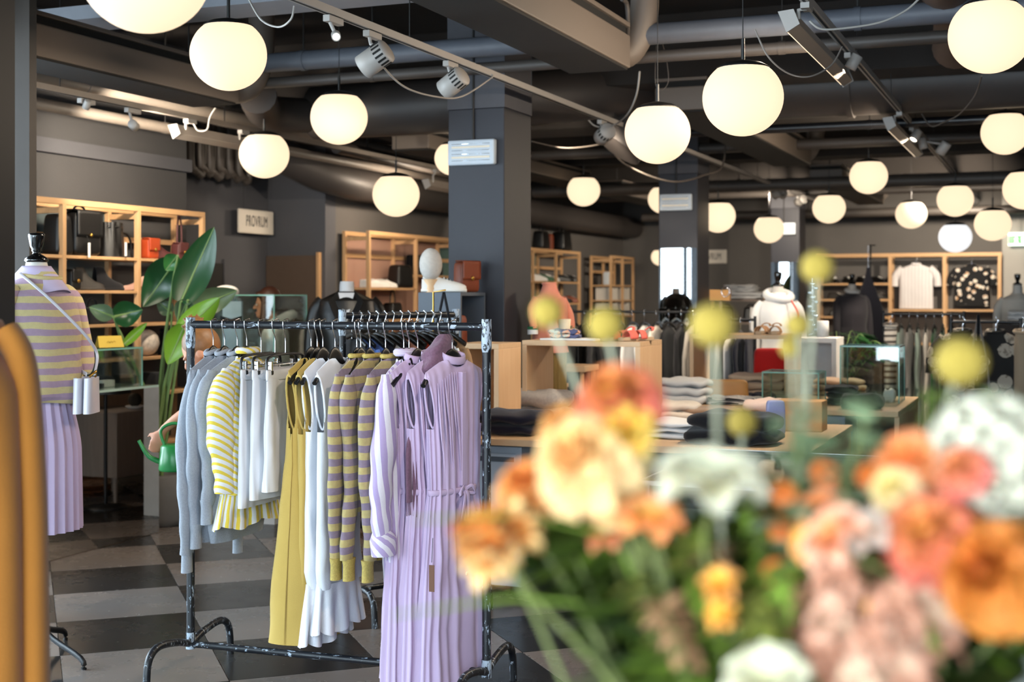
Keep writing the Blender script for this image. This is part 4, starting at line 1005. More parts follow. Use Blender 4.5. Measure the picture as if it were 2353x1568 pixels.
def shelf_x(label, yf, yr, xs, zt, levels, zb):
    x0 = xs[0]; t = thing('pine_shelf', label, 'shelf', (x0, yf, 0)); w = .05; dr = yr-yf
    PX_ = wood('pine_shelf_wood_x', '#d9b184', '#b98c5f', 1.0, .5, 'X')
    for x in xs:
        for y in (0, dr-w): MB().box(x-x0-w/2, x-x0+w/2, y, y+w, 0, zt).build('post', PINE, t, bevel=.002)
    L = xs[-1]-x0
    MB().box(-w/2, L+w/2, 0, w, zt, zt+.05).build('top_rail', PX_, t); MB().box(-w/2, L+w/2, dr-w, dr, zt, zt+.05).build('top_rail', PX_, t)
    for i in range(len(xs)-1):
        for z in levels[i]: MB().box(xs[i]-x0-w/2+.003, xs[i+1]-x0+w/2-.003, .003, dr-.003, z-.03, z).build('shelf_board', PX_, t)
    return t
shelf_x('pine wall unit on the back wall with two hanging shirts', 20.68, 21.04, [-3.36, -2.30, -1.53, -.77], 2.18, [[1.79, 1.55, 1.29, .9], [1.40, .9], [1.40, .9]], 0)
# ------------------------------------------------------------------ bags
def superbox(m, c, rx, ry, rz, e=.35, n=28, k=14, taper=0.0, rot=None, puff=0.0):
    c = Vector(c)
    def sp(x, p): return (abs(x)**p)*(1 if x >= 0 else -1)
    def fn(u, v):
        a = 2*pi*u; b = (v-.5)*pi*.9999
        z = sp(sin(b), e); f = 1-taper*z*.5
        p = Vector((rx*f*sp(cos(b), e)*sp(cos(a), e), ry*f*sp(cos(b), e)*sp(sin(a), e)*(1+puff*(1-z*z)), rz*z))
        return c+((rot @ p) if rot else p)
    return m.grid(fn, n, k, cu=True)
def handle(m, y0, y1, z, h, r=.008, x=0): return m.tube(smooth_path([(x, y0, z), (x, y0+(y1-y0)*.12, z+h*.7), (x, (y0+y1)/2, z+h), (x, y1-(y1-y0)*.12, z+h*.7), (x, y1, z)], 5), r, 8)
def bag(name, label, loc, w, d, h, mat, rz=0.0, kind='tote', hh=.12, group=None, clasp=None):
    """Bag with its wide side facing +X before rotation; local y is the width."""
    t = thing(name, label, 'bag', loc, rz, group)
    if kind == 'bucket':
        MB().grid(lambda u, v: ((d/2)*(1-.25*v+.10*sin(9*2*pi*u)*v)*cos(2*pi*u), (w/2)*(1-.2*v+.06*sin(9*2*pi*u)*v)*sin(2*pi*u), h*v), 54, 14, cu=True).build('body', mat, t)
        MB().lathe([(1e-5, .004), (w*.40, .004)], n=20).build('base', mat, t)
        MB().tube([(d*.37*cos(a), w*.40*sin(a), h*.86) for a in [i*2*pi/24 for i in range(24)]], .008, 6, closed=True).build('drawstring', mat, t)
    else:
        superbox(MB(), (0, 0, h/2), d/2, w/2, h/2, .28, taper=.22 if kind == 'tote' else .05).build('body', mat, t)
    if kind in ('satchel', 'flap'):
        MB().grid(lambda u, v: (d/2+.006-(.006 if v > .9 else 0)+(.0 if v < .75 else -(v-.75)*4*(d/2+.02)), -w/2*.96+w*.96*u, h*.42+h*.60*min(1, v/.75)), 10, 12).build('flap', mat, t, solid=.008)
        MB().ell((d/2+.016, 0, h*.46), (.008, .014, .014), 10, 8).build('clasp', clasp or GOLD, t)
    if hh: handle(MB(), -w*.25, w*.25, h*.93, hh, .007).build('handle', mat, t)
    return t
def shoe(name, label, loc, L, kind, mat, rz=0.0, group=None, sole=None):
    """Shoe, toe along +Y before rotation."""
    t = thing(name, label, 'shoe', loc, rz, group); s = L/.28
    S = [(0, .030, .065, .0), (.03, .036, .078, 0), (.08, .037, .085, 0), (.13, .037, .072, 0), (.19, .044, .055, 0), (.24, .042, .042, 0), (.27, .028, .030, 0), (.28, .008, .018, 0)]
    if kind == 'boot': S = [(0, .030, .16, 0), (.03, .034, .165, 0), (.08, .036, .165, 0), (.12, .037, .10, 0), (.18, .040, .060, 0), (.23, .038, .045, 0), (.27, .024, .032, 0), (.28, .006, .02, 0)]
    if kind == 'heel': S = [(0, .026, .12, .05), (.03, .030, .115, .05), (.08, .030, .085, .03), (.14, .032, .05, .01), (.19, .036, .035, 0), (.24, .032, .03, 0), (.27, .018, .022, 0), (.28, .004, .012, 0)]
    def fn(u, v):
        k = u*(len(S)-1); i = min(int(k), len(S)-2); f = k-i
        y, w, h, b = [S[i][q]+(S[i+1][q]-S[i][q])*f for q in range(4)]
        a = pi*v
        return (w*cos(a)*s*(1-.12*sin(a)), (y-.14)*s, (.018+b+(h-b)*sin(a)**.7)*s)
    MB().grid(fn, 24, 14).build('upper', mat, t)
    sm = sole or mat
    def so(u, v):
        k = u*(len(S)-1); i = min(int(k), len(S)-2); f = k-i
        y, w, h, b = [S[i][q]+(S[i+1][q]-S[i][q])*f for q in range(4)]; a = 2*pi*v
        return ((w*1.08+.002)*s*(abs(cos(a))**.4)*(1 if cos(a) > 0 else -1), (y-.14)*s*1.03, (.011+b+.011*sin(a))*s)
    MB().grid(so, 24, 16, cv=True).build('sole', sm, t)
    if kind in ('boot', 'heel'): MB().obox((0, -.115*s, .03*s if kind == 'heel' else .012*s), (.04*s, .04*s, .06*s if kind == 'heel' else .026*s)).build('heel', sm, t, bevel=.004)
    if kind == 'sneaker':
        for q in range(5): MB().tube([(-.022*s, (.0+.02*q)*s, (.088-.009*q)*s), (0, (.0+.02*q)*s, (.096-.009*q)*s), (.022*s, (.0+.02*q)*s, (.088-.009*q)*s)], .004*s, 6).build('lace', PAPER, t)
        MB().tube([(.033*s*cos(a), (-.085+.045*sin(a))*s, .092*s) for a in [i*2*pi/16 for i in range(16)]], .007*s, 6, closed=True).build('collar', mat, t)
    return t
def onL(u, z, x=-6.30):    # point on the left shelves' boards
    p = PXp(u, 680, x); return (x, p.y, z)
bag('leather_backpack', 'large black leather backpack at the left of the top shelf', onL(182, 1.876), .27, .18, .31, BLACKL, 0, 'flap', .06)
bag('leather_tote', 'black leather bag half hidden by the shelf post at left', onL(133, 1.876), .16, .14, .28, BLACKL, 0, 'tote', .0)
bag('bucket_bag', 'black drawstring bucket bag on the top shelf', onL(254, 1.876), .23, .18, .25, BLACKL, 0, 'bucket', .0)
t = thing('bag_strap', 'black strap loop hanging beside the bucket bag', 'strap', onL(292, 1.876)); MB().tube(smooth_path([(0, -.06, .18), (0, .0, .17), (0, .04, .12), (0, .05, .03), (0, .06, .004)], 5), .008, 8).build('strap', BLACKL, t)
for u, v, lab in ((205, 575, 'white price tag hanging from the leather backpack'), (289, 573, 'white price tag beside the bucket bag strap')):
    p = PXp(u, v, -6.18); t = thing('price_tag', lab, 'tag', p); MB().box(-.001, .001, -.012, .012, -.05, .05).build('card', PAPER, t); MB().cyl((0, 0, .05), (-.02, 0, .1), .001, n=5).build('string', CORDD, t)
bag('orange_satchel', 'small orange leather satchel with gold clasp on the top shelf', onL(343, 1.876), .13, .09, .15, ORANGEL, 0, 'flap', 0)
shoe('ankle_boot', 'wine red ankle boot beside the orange satchel', onL(372, 1.876), .24, 'boot', WINEL, R(-15))
bag('wine_bag', 'wine red bag on long straps at the right end of the top shelf', onL(412, 1.876), .12, .08, .13, WINEL, 0, 'flap', .22)
bag('black_pouch', 'black boxy bag with gold clasp on the second shelf', onL(166, 1.638), .10, .08, .14, BLACKL, 0, 'flap', 0)
shoe('ankle_boot', 'grey leather ankle boot on the second shelf', onL(205, 1.638), .25, 'boot', M('grey_leather', '#3c3936', .4), R(-10))
shoe('ankle_boot', 'black suede ankle boot on the second shelf', onL(250, 1.638), .26, 'boot', BLACKM, R(-10))
shoe('pump_shoe', 'dusty pink heeled shoe on the second shelf', onL(306, 1.638), .22, 'heel', M('dusty_pink_suede', '#c99d8b', .7), R(170))
shoe('pump_shoe', 'black and tan heeled shoe behind the plant leaf', onL(345, 1.638), .22, 'heel', BLACKL, R(-10))
bag('book_pouch', 'pale lilac notebook standing on the third shelf', onL(176, 1.40), .06, .04, .13, M('lilac_card', '#b7a8c0', .7), 0, 'box', 0)
bag('black_handbag', 'round black handbag on the third shelf', onL(212, 1.40), .2, .12, .12, BLACKM, 0, 'tote', .07)
bag('plum_clutch', 'plum clutch lying on the third shelf', onL(240, 1.40), .16, .1, .07, fabric('plum_cotton', '#55303a'), R(10), 'box', 0)
t = thing('stone_ball', 'speckled terrazzo ball on the lower shelf behind the plant', 'ornament', onL(335, 1.15, -6.32)); MB().ell((0, 0, .10), .10, 24, 16).build('ball', M('terrazzo', '#c9bcae', .6, var=.6, scale=40), t)
bag('black_basket', 'black round basket beside the terrazzo ball', onL(385, 1.15), .16, .14, .2, BLACKM, 0, 'bucket', 0)
for k, (u, z) in enumerate(((170, .88), (230, .88), (290, .88), (345, .88))):
    bag('storage_box', ['dark box on the low shelf behind the glass case, leftmost', 'dark box on the low shelf behind the glass case, second', 'dark box on the low shelf behind the glass case, third', 'dark box on the low shelf nearest the plant'][k], onL(u, z), .14, .18, .15, BLACKM, 0, 'box', 0)
# pink shelf contents
bag('white_sneaker_cup', 'white ceramic cup on the pink shelf behind the post', onL(838, 1.68), .08, .08, .08, WHITEL, 0, 'box', 0)
shoe('white_sneaker', 'white sneaker on the pink shelf, left of the pair', onL(868, 1.68, -6.33), .25, 'sneaker', WHITEL, R(-40)); shoe('white_sneaker', 'white sneaker on the pink shelf nearest the black tote', onL(888, 1.68), .25, 'sneaker', WHITEL, R(-30))
bag('black_tote', 'slouchy black tote on the pink shelf', onL(920, 1.68), .26, .16, .24, BLACKL, R(-10), 'tote', 0)
bag('black_boxbag', 'tall black bag behind the third post of the pink shelf', onL(950, 1.82, -6.38), .1, .14, .22, BLACKM, 0, 'box', 0)
bag('black_holdall', 'big black leather holdall on the high right pink shelf', onL(985, 1.82), .34, .2, .22, BLACKL, 0, 'tote', .05)
bag('black_handbag', 'black structured handbag with arched handle on the low pink shelf', onL(902, 1.36), .22, .14, .17, BLACKL, 0, 'tote', .14)
t = thing('stone_vase', 'speckled small vase on the low pink shelf by the post', 'vase', onL(860, 1.36)); MB().lathe([(.04, 0), (.06, .05), (.05, .10), (.025, .13), (.03, .15)], n=20).build('body', M('terrazzo', '#c9bcae'), t)
# far shelf contents
bag('black_bag', 'black handbag with studs on top of the far shelf', onL(1243, 2.215), .26, .16, .24, BLACKL, 0, 'tote', .10)
bag('brown_bag', 'rust brown bag squeezed between black bags on the far shelf', onL(1262, 2.215, -6.36), .12, .1, .22, BROWNL, 0, 'box', 0)
bag('black_bag', 'black slouchy handbag on top of the far shelf at right', onL(1290, 2.215), .34, .2, .26, BLACKL, 0, 'tote', .12)
GREENL = M('green_leather', '#2f5a3c', .5)
for k, (u, z, mt, lab) in enumerate(((1237, 1.79, WHITEL, 'white sneaker at the left of the far shelf'), (1252, 1.79, GREENL, 'green and white sneaker on the far shelf'), (1265, 1.79, WHITEL, 'white slip on beside the green sneaker on the far shelf'),
    (1298, 1.79, BLACKL, 'black shoe on the upper right far shelf'), (1316, 1.79, BLACKL, 'second black shoe on the upper right far shelf'), (1295, 1.5, BLACKL, 'black shoe on the lower right far shelf'), (1315, 1.5, BROWNL, 'brown shoe on the lower right far shelf'))):
    shoe('shelf_shoe', lab, onL(u, z), .28, 'sneaker', mt, R(-35))
BOXW = M('white_box_card', '#d8d2c8', .7, var=.08)
BN = ['first', 'second', 'third', 'fourth', 'fifth', 'sixth', 'seventh', 'eighth', 'ninth', 'tenth']
for zi, zl in ((1.535, 'upper'), (1.3, 'lower')):
    for i in range(10):
        y = 19.05+i*.105
        if abs(y+.04-19.55) < .07: continue
        h = .19-.012*((i*7) % 3)
        one('white_box', '%s white card box from the left in the %s row of the narrow far shelf' % (BN[i], zl), 'box', MB().box(-6.36, -6.14, y, y+.085, zi, zi+h), BOXW, 'white boxes in the narrow far shelf', .004)
one('kraft_bag', 'brown kraft paper bag on the top of the narrow far shelf', 'bag', MB().prism([(-.11, 0), (.11, 0), (.10, .36), (-.10, .36)], 'X', -6.32, -6.16), KRAFT).location.y = 19.72
bag('glass_jug', 'clear plastic bottle beside the kraft bag', (-6.25, 19.3, 1.76), .12, .12, .2, M('pale_bottle', '#cfd6dc', .2), 0, 'box', 0)
# back wall unit contents
for k, (u, z) in enumerate(((1918, 1.79), (1950, 1.79), (1985, 1.79), (2020, 1.79), (1925, 1.55), (2025, 1.55), (1930, 1.29))):
    p = PYp(u, 680, 20.85)
    shoe('black_shoe', ['leftmost black shoe', 'second black shoe', 'third black shoe', 'rightmost black shoe', 'left dark shoe one level down', 'right dark shoe one level down', 'dark shoe on the lowest level'][k]+' on the back wall unit', (p.x, p.y, z), .29, 'sneaker', BLACKL if k < 4 else M('charcoal_leather', '#33302e', .5), R(200+15*k))
def front_shirt(name, label, cat, loc, w, L, mat, sl, rz=0.0, collar=None, rows=24, slope=.4, hanger=True, seed=0, thick=.05, cat_group=None, sleeve_r=.055, fold=5):
    """A garment hung facing the camera; local y is depth, local x the shoulders. loc is the hem height point."""
    t = thing(name, label, cat, loc, rz, cat_group)
    m = body([(0, w*.86, .02), (-L*.1, w, thick*.7), (-L*.5, w, thick), (-L, w*1.02, thick)], fold, .008, seed=seed, rows=rows, nphi=48, slope=slope)
    m.v = [(b, a, c+L) for a, b, c in m.v]; m.build('body', mat, t)
    if sl:
        for s in (-1, 1):
            pts = smooth_path([(s*w*.8, 0, L-.06), (s*(w+.05), 0, L-.12-sl*.2), (s*(w+.07), 0, L-.08-sl)], 5)
            MB().tube(pts, 1, 12, ell=[(sleeve_r, thick*.7)]*len(pts), up=(1, 0, 0)).build('sleeve', mat, t)
    MB().tube([(.06*cos(a), .03*sin(a), L+.012-.02*(1-sin(a))*.5) for a in [i*2*pi/20 for i in range(20)]], .014, 6, closed=True).build('collar', collar or mat, t)
    if hanger: MB().tube([(0, 0, L), (0, 0, L+.05), (.02, 0, L+.08), (0, 0, L+.11)], .004, 6).build('hanger_hook', CHROME, t)
    return t
def dots(name, bg, c1, c2, scale, thr=.32):
    m = newmat(name); t = NT(m); v = t.n('ShaderNodeTexVoronoi'); v.inputs['Scale'].default_value = scale; t.l(t.obj(), v.inputs['Vector'])
    nz = t.noise(t.obj(), scale*2.2, 4, .7)
    k = t.math('LESS_THAN', t.math('ADD', v.outputs['Distance'], t.math('MULTIPLY', nz, .25)), thr)
    c = t.mix(t.math('GREATER_THAN', nz, .52), srgb(c1), srgb(c2)); t.l(t.mix(k, srgb(bg), c), t.b.inputs['Base Color']); t.b.inputs['Roughness'].default_value = .9
    return m
PATT = dots('dark_medallion_print', '#121214', '#e0d8cc', '#b98d62', 11, .46); FLOR = dots('dark_floral_print', '#1d1b19', '#a89c8c', '#7a6f62', 8, .55)
WSTR = stripes('white_fine_stripe', '#e4dfde', '#d8d0d0', .05, 'X', .6)
p = PYp(2105, 715, 20.8); front_shirt('white_shirt', 'white short sleeved shirt hanging in the back wall unit', 'shirt', (p.x, p.y, 1.41), .24, .66, WSTR, .25, seed=3)
p = PYp(2233, 708, 20.8); front_shirt('patterned_shirt', 'black shirt with pale medallion print hanging in the back wall unit', 'shirt', (p.x, p.y, 1.45), .23, .60, PATT, .22, seed=4, collar=BLACKM)
# ------------------------------------------------------------------ signs
SIGNW = M('sign_cream_board', '#e6ddd0', .6, var=.03)
def text_obj(s, size, mat, parent, loc, rot, name='lettering', ext=.001, sx=1.0):
    cu = bpy.data.curves.new(name, 'FONT'); cu.body = s; cu.size = size; cu.align_x = 'CENTER'; cu.align_y = 'CENTER'; cu.extrude = ext; cu.space_character = 1.12
    tmp = bpy.data.objects.new(name+'_tmp', cu); COL.objects.link(tmp)
    dg = bpy.context.evaluated_depsgraph_get(); me = bpy.data.meshes.new_from_object(tmp.evaluated_get(dg)); bpy.data.objects.remove(tmp)
    me.materials.clear(); me.materials.append(mat); o = bpy.data.objects.new(name, me); COL.objects.link(o); o.parent = parent; o.location = loc; o.rotation_euler = rot; o.scale = (sx, 1, 1)
    return o
INK = M('sign_black_ink', '#1d1a18', .7)
a, b = PXp(547, 478, -7.1), PXp(627, 540, -7.1)
t = thing('fitting_room_sign', 'cream sign reading PROVRUM over the fitting rooms', 'sign', (-7.1, (a.y+b.y)/2, 2.19)); w = (b.y-a.y)/2
MB().box(-.012, .012, -w, w, 0, .23).build('board', SIGNW, t, bevel=.011)
text_obj('PROVRUM', .15, INK, t, (.0135, 0, .115), (pi/2, 0, pi/2), sx=.50)
for y in (-w*.7, w*.7): MB().cyl((0, y, .225), (0, y, ZC-2.19), .002, n=6).build('wire', CORDD, t)
p = PYp(1600, 588, 20.95)
t = thing('fitting_room_sign', 'cream sign on the far wall ending in RUM, cut by the middle column', 'sign', (PYp(1628, 588, 20.95).x, 21.036, 1.98+.13)); w = .27
MB().box(-w, w, -.012, .012, 0, .22).build('board', SIGNW, t, bevel=.011)
text_obj('PROVRUM', .15, INK, t, (0, -.0135, .11), (pi/2, 0, 0), sx=.5)
p = PYp(2340, 550, 20.6)
t = thing('exit_sign', 'lit green exit sign with running figure at the right edge', 'sign', (p.x, 20.7, p.z-.09))
MB().box(-.14, .14, -.03, .03, 0, .19).build('lamp_box', emit('exit_white', '#e8fff0', 1.2), t, bevel=.006)
MB().box(-.135, .135, -.033, -.0301, .03, .145).build('green_panel', emit('exit_green', '#22a83a', 1.0), t)
m = MB(); m.ell((-.03, -.036, .125), (.012, .002, .012), 10, 6); m.build('figure_head', emit('exit_white', '#e8fff0', 1.2), t)
m = MB(); m.prism([(-.06, .04), (-.045, .045), (-.035, .07), (-.02, .05), (-.01, .04), (.0, .045), (-.015, .07), (-.02, .10), (-.005, .09), (.0, .095), (-.02, .112), (-.045, .11), (-.06, .09), (-.05, .085), (-.043, .095), (-.045, .07)], 'Y', -.037, -.034); m.build('figure_body', emit('exit_white', '#e8fff0', 1.2), t)
MB().box(.04, .09, -.037, -.034, .045, .125).build('door_symbol', emit('exit_white', '#e8fff0', 1.2), t)
MB().cyl((0, 0, .19), (0, 0, ZC-p.z+.09), .006, n=8).build('stem', WHITEM, t)
# ------------------------------------------------------------------ mirrored plinth with glass case
a, b = PZp(125, 1283, 0), PZp(372, 1225, 0); XP = -5.62
t = thing('mirrored_plinth', 'counter plinth clad in mirror glass at left reflecting the floor', 'counter', (XP, 6.0, 0)); L = 7.55-6.0
MB().box(-.5, -.008, 0, L, 0.0, .985).build('carcass', PLYB, t)
MB().box(-.008, 0, 0, L, .004, .985).build('mirror_side', MIRD, t); MB().box(-.5, -.008, L, L+.008, .004, .985).build('mirror_end', MIRD, t)
MB().box(-.5, 0, 0, L, .985, 1.0).build('top_glass', M('top_pale_glass', '#9fb5ac', .15, var=.05), t)
def vitrine(label, x0, x1, y0, y1, z0, z1, name='glass_case', th=.008):
    t = thing(name, label, 'glass case', ((x0+x1)/2, (y0+y1)/2, z0)); w, d, h = (x1-x0)/2, (y1-y0)/2, z1-z0
    for nm, bx in (('front_pane', (-w, w, -d, -d+th, 0, h)), ('back_pane', (-w, w, d-th, d, 0, h)), ('side_pane', (-w, -w+th, -d+th, d-th, 0, h)), ('side_pane', (w-th, w, -d+th, d-th, 0, h)), ('top_pane', (-w, w, -d, d, h, h+th))):
        MB().box(*bx).build(nm, GLS, t)
    e = .004
    for sx in (-1, 1):
        for sy in (-1, 1): MB().box(sx*w-e, sx*w+e, sy*d-e, sy*d+e, 0, h+th).build('pane_edge', GLSE, t)
    for sy in (-1, 1): MB().box(-w, w, sy*d-e, sy*d+e, h-.001, h+th+.001).build('pane_edge', GLSE, t)
    for sx in (-1, 1): MB().box(sx*w-e, sx*w+e, -d, d, h-.001, h+th+.001).build('pane_edge', GLSE, t)
    return t
vitrine('low glass jewellery case on the mirrored plinth', -6.06, -5.66, 6.2, 7.42, 1.001, 1.25)
vitrine('tall glass case behind the striped tailor bust', -6.1, -5.8, 6.0, 7.0, 1.262, 1.40, 'glass_case')
q = PXp(247, 800, -5.9)
t = thing('name_card', 'yellow folded card with a handwritten name on the glass case', 'card', (-5.75, 7.20, 1.262), R(68)); 
MB().add([(-.09, -.03, 0), (.09, -.03, 0), (.085, 0, .075), (-.085, 0, .075), (.09, .03, 0), (-.09, .03, 0)], [(0, 1, 2, 3), (3, 2, 4, 5)]).build('card', M('yellow_card', '#e0bd4e', .7, var=.04), t, solid=.002)
MB().tube(smooth_path([(-.03, -.023, .032), (-.02, -.02, .042), (-.01, -.023, .032), (0, -.02, .042), (.01, -.023, .032), (.02, -.02, .042), (.03, -.023, .034)], 4), .0012, 5).build('script_line', M('gold_ink', '#b58a25', .6), t)
for k, (x, y, w, h, mt, lab) in enumerate(((-5.78, 6.95, .09, .035, M('grey_block', '#b9bcc2', .6), 'grey display block inside the jewellery case'), (-5.76, 7.08, .05, .03, BLACKM, 'black ring tray inside the jewellery case'), (-5.80, 7.22, .06, .045, PAPER, 'white jewel box inside the jewellery case'))):
    one('jewel_box', lab, 'box', MB().box(x-w/2, x+w/2, y-w, y+w, 1.001, 1.001+h), mt, bevel=.003)
t = thing('necklace_bust', 'gold chain necklace on a clear stand inside the jewellery case', 'jewellery', (-5.78, 6.93, 1.037)); MB().box(-.004, .004, -.05, .05, 0, .09).build('stand', GLS, t)
MB().tube(smooth_path([(.006, -.02, .085), (.008, -.01, .05), (.008, 0, .03), (.008, .01, .05), (.006, .02, .085)], 4), .002, 5).build('chain', GOLD, t)
# things seen in the plinth's mirror: a plywood counter on castors and a wooden cabinet
t = thing('plywood_counter', 'brown plywood counter on castors, seen in the mirrored plinth', 'counter', (-3.80, 9.35, 0))
MB().box(-.16, .16, -.85, .85, .12, .87).build('body', PLYB, t, bevel=.004); MB().box(-.165, .165, -.86, .86, .87, .90).build('top', PLYX, t)
for x in (-.11, .11):
    for y in (-.75, .75):
        c = MB().cyl((x, y-.012, .05), (x, y+.012, .05), .05, n=16).build('castor', BLACKM, t); MB().obox((x, y, .10), (.03, .06, .04)).build('fork', CHROME, c)
t = thing('wooden_cabinet', 'grey wooden cabinet on splayed legs, seen in the mirrored plinth', 'cabinet', (-4.3, 8.75, 0))
MB().box(-.26, .26, -.3, .3, .2, .70).build('body', GREYWOOD, t, bevel=.004)
for x in (-.2, .2):
    for y in (-.24, .24): MB().cyl((x, y, .2), (x*1.15, y*1.15, 0), .022, .014).build('leg', GREYWOOD, t)
t = thing('potted_cactus', 'small dark cactus in a white saucer on the grey wooden cabinet', 'plant', (-4.42, 8.85, .70)); MB().lathe([(.05, 0), (.075, .015), (.07, .025), (.02, .02)], n=20).build('saucer', WHITEL, t); MB().ell((0, 0, .07), (.055, .055, .055), 20, 12).build('cactus', M('cactus_dark', '#3b352a', .8, var=.5, scale=80, bump=.6, bscale=120), t)
# ------------------------------------------------------------------ strelitzia
t = thing('strelitzia_plant', 'tall potted strelitzia with broad leaves behind the mirrored plinth', 'plant', (-5.84, 7.86, 0))
MB().lathe([(.15, 0), (.19, .05), (.2, .34), (.19, .36), (.17, .34), (.165, .30)], n=28).build('pot', M('pot_grey', '#6b6865', .7), t)
MB().lathe([(1e-5, .31), (.166, .31)], n=24).build('soil', M('soil', '#2a1f17', .95), t)
O = Vector((-5.84, 7.86, 0))
def bigleaf(base, tip, wpx, d, mat, sag=.05, cup=.25, root=None, wav=.0, nrm=None):
    b, e = P(*base, d), P(*tip, d+.05); w = wpx/F*d
    ax = (e-b); L = ax.length; ax.normalize(); vw = (b-Vector((0, 0, EYE))).normalized()
    side = ax.cross(vw).normalized() if nrm is None else Vector(nrm)
    n = side.cross(ax)
    def mid(s): return b+ax*(L*s)+n*(sag*sin(pi*s))
    def fn(u, v):
        s = v; q = (u-.5)*2; sh = (sin(pi*min(1, s*.93+.07)**.8)**.75)
        wd = w*.5*sh
        return mid(s)+side*(q*wd)-n*(cup*wd*(q*q))+n*(wav*sin(q*3+s*20)*wd)-O
    lf = MB().grid(fn, 13, 22).build('leaf', mat, t)
    MB().tube([mid(s/10)-O-n*.004*0 for s in range(11)], [.009*(1-.08*s) for s in range(11)], 8).build('midrib', STEM, lf)
    r0 = Vector((random.uniform(-.05, .05), random.uniform(-.05, .05), .3)); c1 = r0.lerp(b-O, .5)+Vector((random.uniform(-.05, .05), 0, .1))
    MB().tube(smooth_path([r0, c1, b-O], 8), [.013-.006*i/16 for i in range(17)], 8).build('stalk', STEM, t)
    return lf
bigleaf((415, 695), (492, 522), 80, 9.0, LEAF, .04, .35); bigleaf((404, 600), (328, 706), 84, 9.1, LEAF, .08, .3)
bigleaf((436, 712), (545, 668), 62, 9.3, M('leaf_grey_green', '#5c7256', .35, var=.2), .06, .4); bigleaf((412, 770), (505, 684), 60, 8.9, LEAFL, .05, -.5)
bigleaf((262, 728), (328, 712), 60, 9.0, LEAF, .04, .5); bigleaf((260, 728), (205, 706), 40, 9.0, M('leaf_grey_green', '#5c7256'), .03, .5)
bigleaf((285, 792), (338, 742), 22, 8.9, LEAFL, .02, .9); bigleaf((425, 748), (385, 838), 60, 8.8, LEAFL, .03, .3); bigleaf((408, 588), (380, 622), 44, 9.0, M('leaf_mid', '#3f7a3e', .3, var=.2), .03, .5)
bigleaf((395, 720), (360, 690), 36, 9.2, M('leaf_grey_green', '#5c7256'), .03, .4); bigleaf((432, 690), (410, 740), 46, 9.0, M('leaf_grey_green', '#5c7256'), .03, .4)
# ------------------------------------------------------------------ tables
def table(label, x0, x1, y0, y1, z, name='display_table'):
    t = thing(name, label, 'table', ((x0+x1)/2, (y0+y1)/2, 0)); w, d = (x1-x0)/2, (y1-y0)/2
    MB().box(-w, w, -d, d, z-.035, z).build('top', PLYX, t, bevel=.003)
    for s in (-1, 1): MB().box(s*w-(.03 if s > 0 else 0), s*w+(0 if s > 0 else .03), -d+.06, d-.06, .02, z-.035).build('side_panel', PLY, t)
    MB().box(-w+.03, w-.03, d-.12, d-.10, .02, z-.035).build('back_panel', M('panel_grey', '#6d6a68', .7), t)
    return t
TZ = .85
table('front plywood display table holding navy and black folded sweaters', -3.19, -1.1, 6.52, 8.0, TZ)
table('second plywood display table further back with a striped tee', -3.0, -.95, 9.0, 10.4, TZ)
def drawers(label, x0, x1, y0, y1, z0, z1, n, front='Y'):
    t = thing('drawer_cabinet', label, 'cabinet', ((x0+x1)/2, (y0+y1)/2, z0)); w, d, h = (x1-x0)/2, (y1-y0)/2, z1-z0
    MB().box(-w, w, -d, d, 0, h).build('body', STEELB, t, bevel=.004)
    for i in range(n):
        a = .04+(h-.06)*i/n; b = .04+(h-.06)*(i+1)/n-.015
        dr = MB().box(-w+.03, w-.03, -d-.006, -d, a, b).build('drawer', STEELB, t, bevel=.003)
        MB().box(-w+.04, w-.04, -d-.012, -d-.005, b-.045, b-.02).build('handle', M('handle_dark_grey', '#4a525c', .5), dr)  # drawer pulls in a darker blue grey than the fronts
    for sx in (-1, 1):
        for sy in (-1, 1): MB().cyl((sx*(w-.05), sy*(d-.05)-.01, -z0+.028), (sx*(w-.05), sy*(d-.05)+.01, -z0+.028), .028, n=12).build('castor', BLACKM, t)
    return t
drawers('blue grey steel drawer unit under the front table by the rack post', -3.05, -2.62, 6.62, 7.25, .06, .80, 2)
drawers('blue grey steel drawer unit under the second table', -1.9, -1.3, 9.1, 9.7, .30, .80, 3)
def openbox(label, x0, x1, y0, y1, z0, z1, mat=PLY, th=.03, name='plywood_box', backp=False):
    t = thing(name, label, 'display box', ((x0+x1)/2, (y0+y1)/2, z0)); w, d, h = (x1-x0)/2, (y1-y0)/2, z1-z0
    MB().box(-w, w, -d, d, h-th, h).build('top_panel', mat if mat != PLY else PLYX, t, bevel=.002); MB().box(-w, w, -d, d, 0, th).build('bottom_panel', mat if mat != PLY else PLYX, t)
    for s in (-1, 1): MB().box(min(s*w, s*(w-th)), max(s*w, s*(w-th)), -d, d, th, h-th).build('side_panel', mat, t, bevel=.002)
    if backp: MB().box(-w+th, w-th, d-.012, d, th, h-th).build('back_panel', mat, t)
    return t
openbox('large open plywood box on the front table with sandals on top', -2.95, -2.22, 7.46, 7.92, TZ, 1.335)
openbox('open plywood box on the second table with tan sandals on top', -2.53, -1.80, 9.78, 10.3, TZ, 1.315)
openbox('small plywood crate beside the right post of the front rack', -3.17, -2.90, 6.98, 7.32, TZ, 1.33, backp=True)
openbox('white open cube stand beside the palm', -2.06, -1.64, 11.0, 11.4, .76, 1.26, M('white_board', '#dcd8d4', .6), .04, 'white_cube', True)
t = thing('white_pedestal', 'white pedestal under the open cube stand', 'pedestal', (-1.85, 11.2, 0)); MB().box(-.2, .2, -.2, .2, 0, .76).build('column', M('white_board', '#dcd8d4'), t)
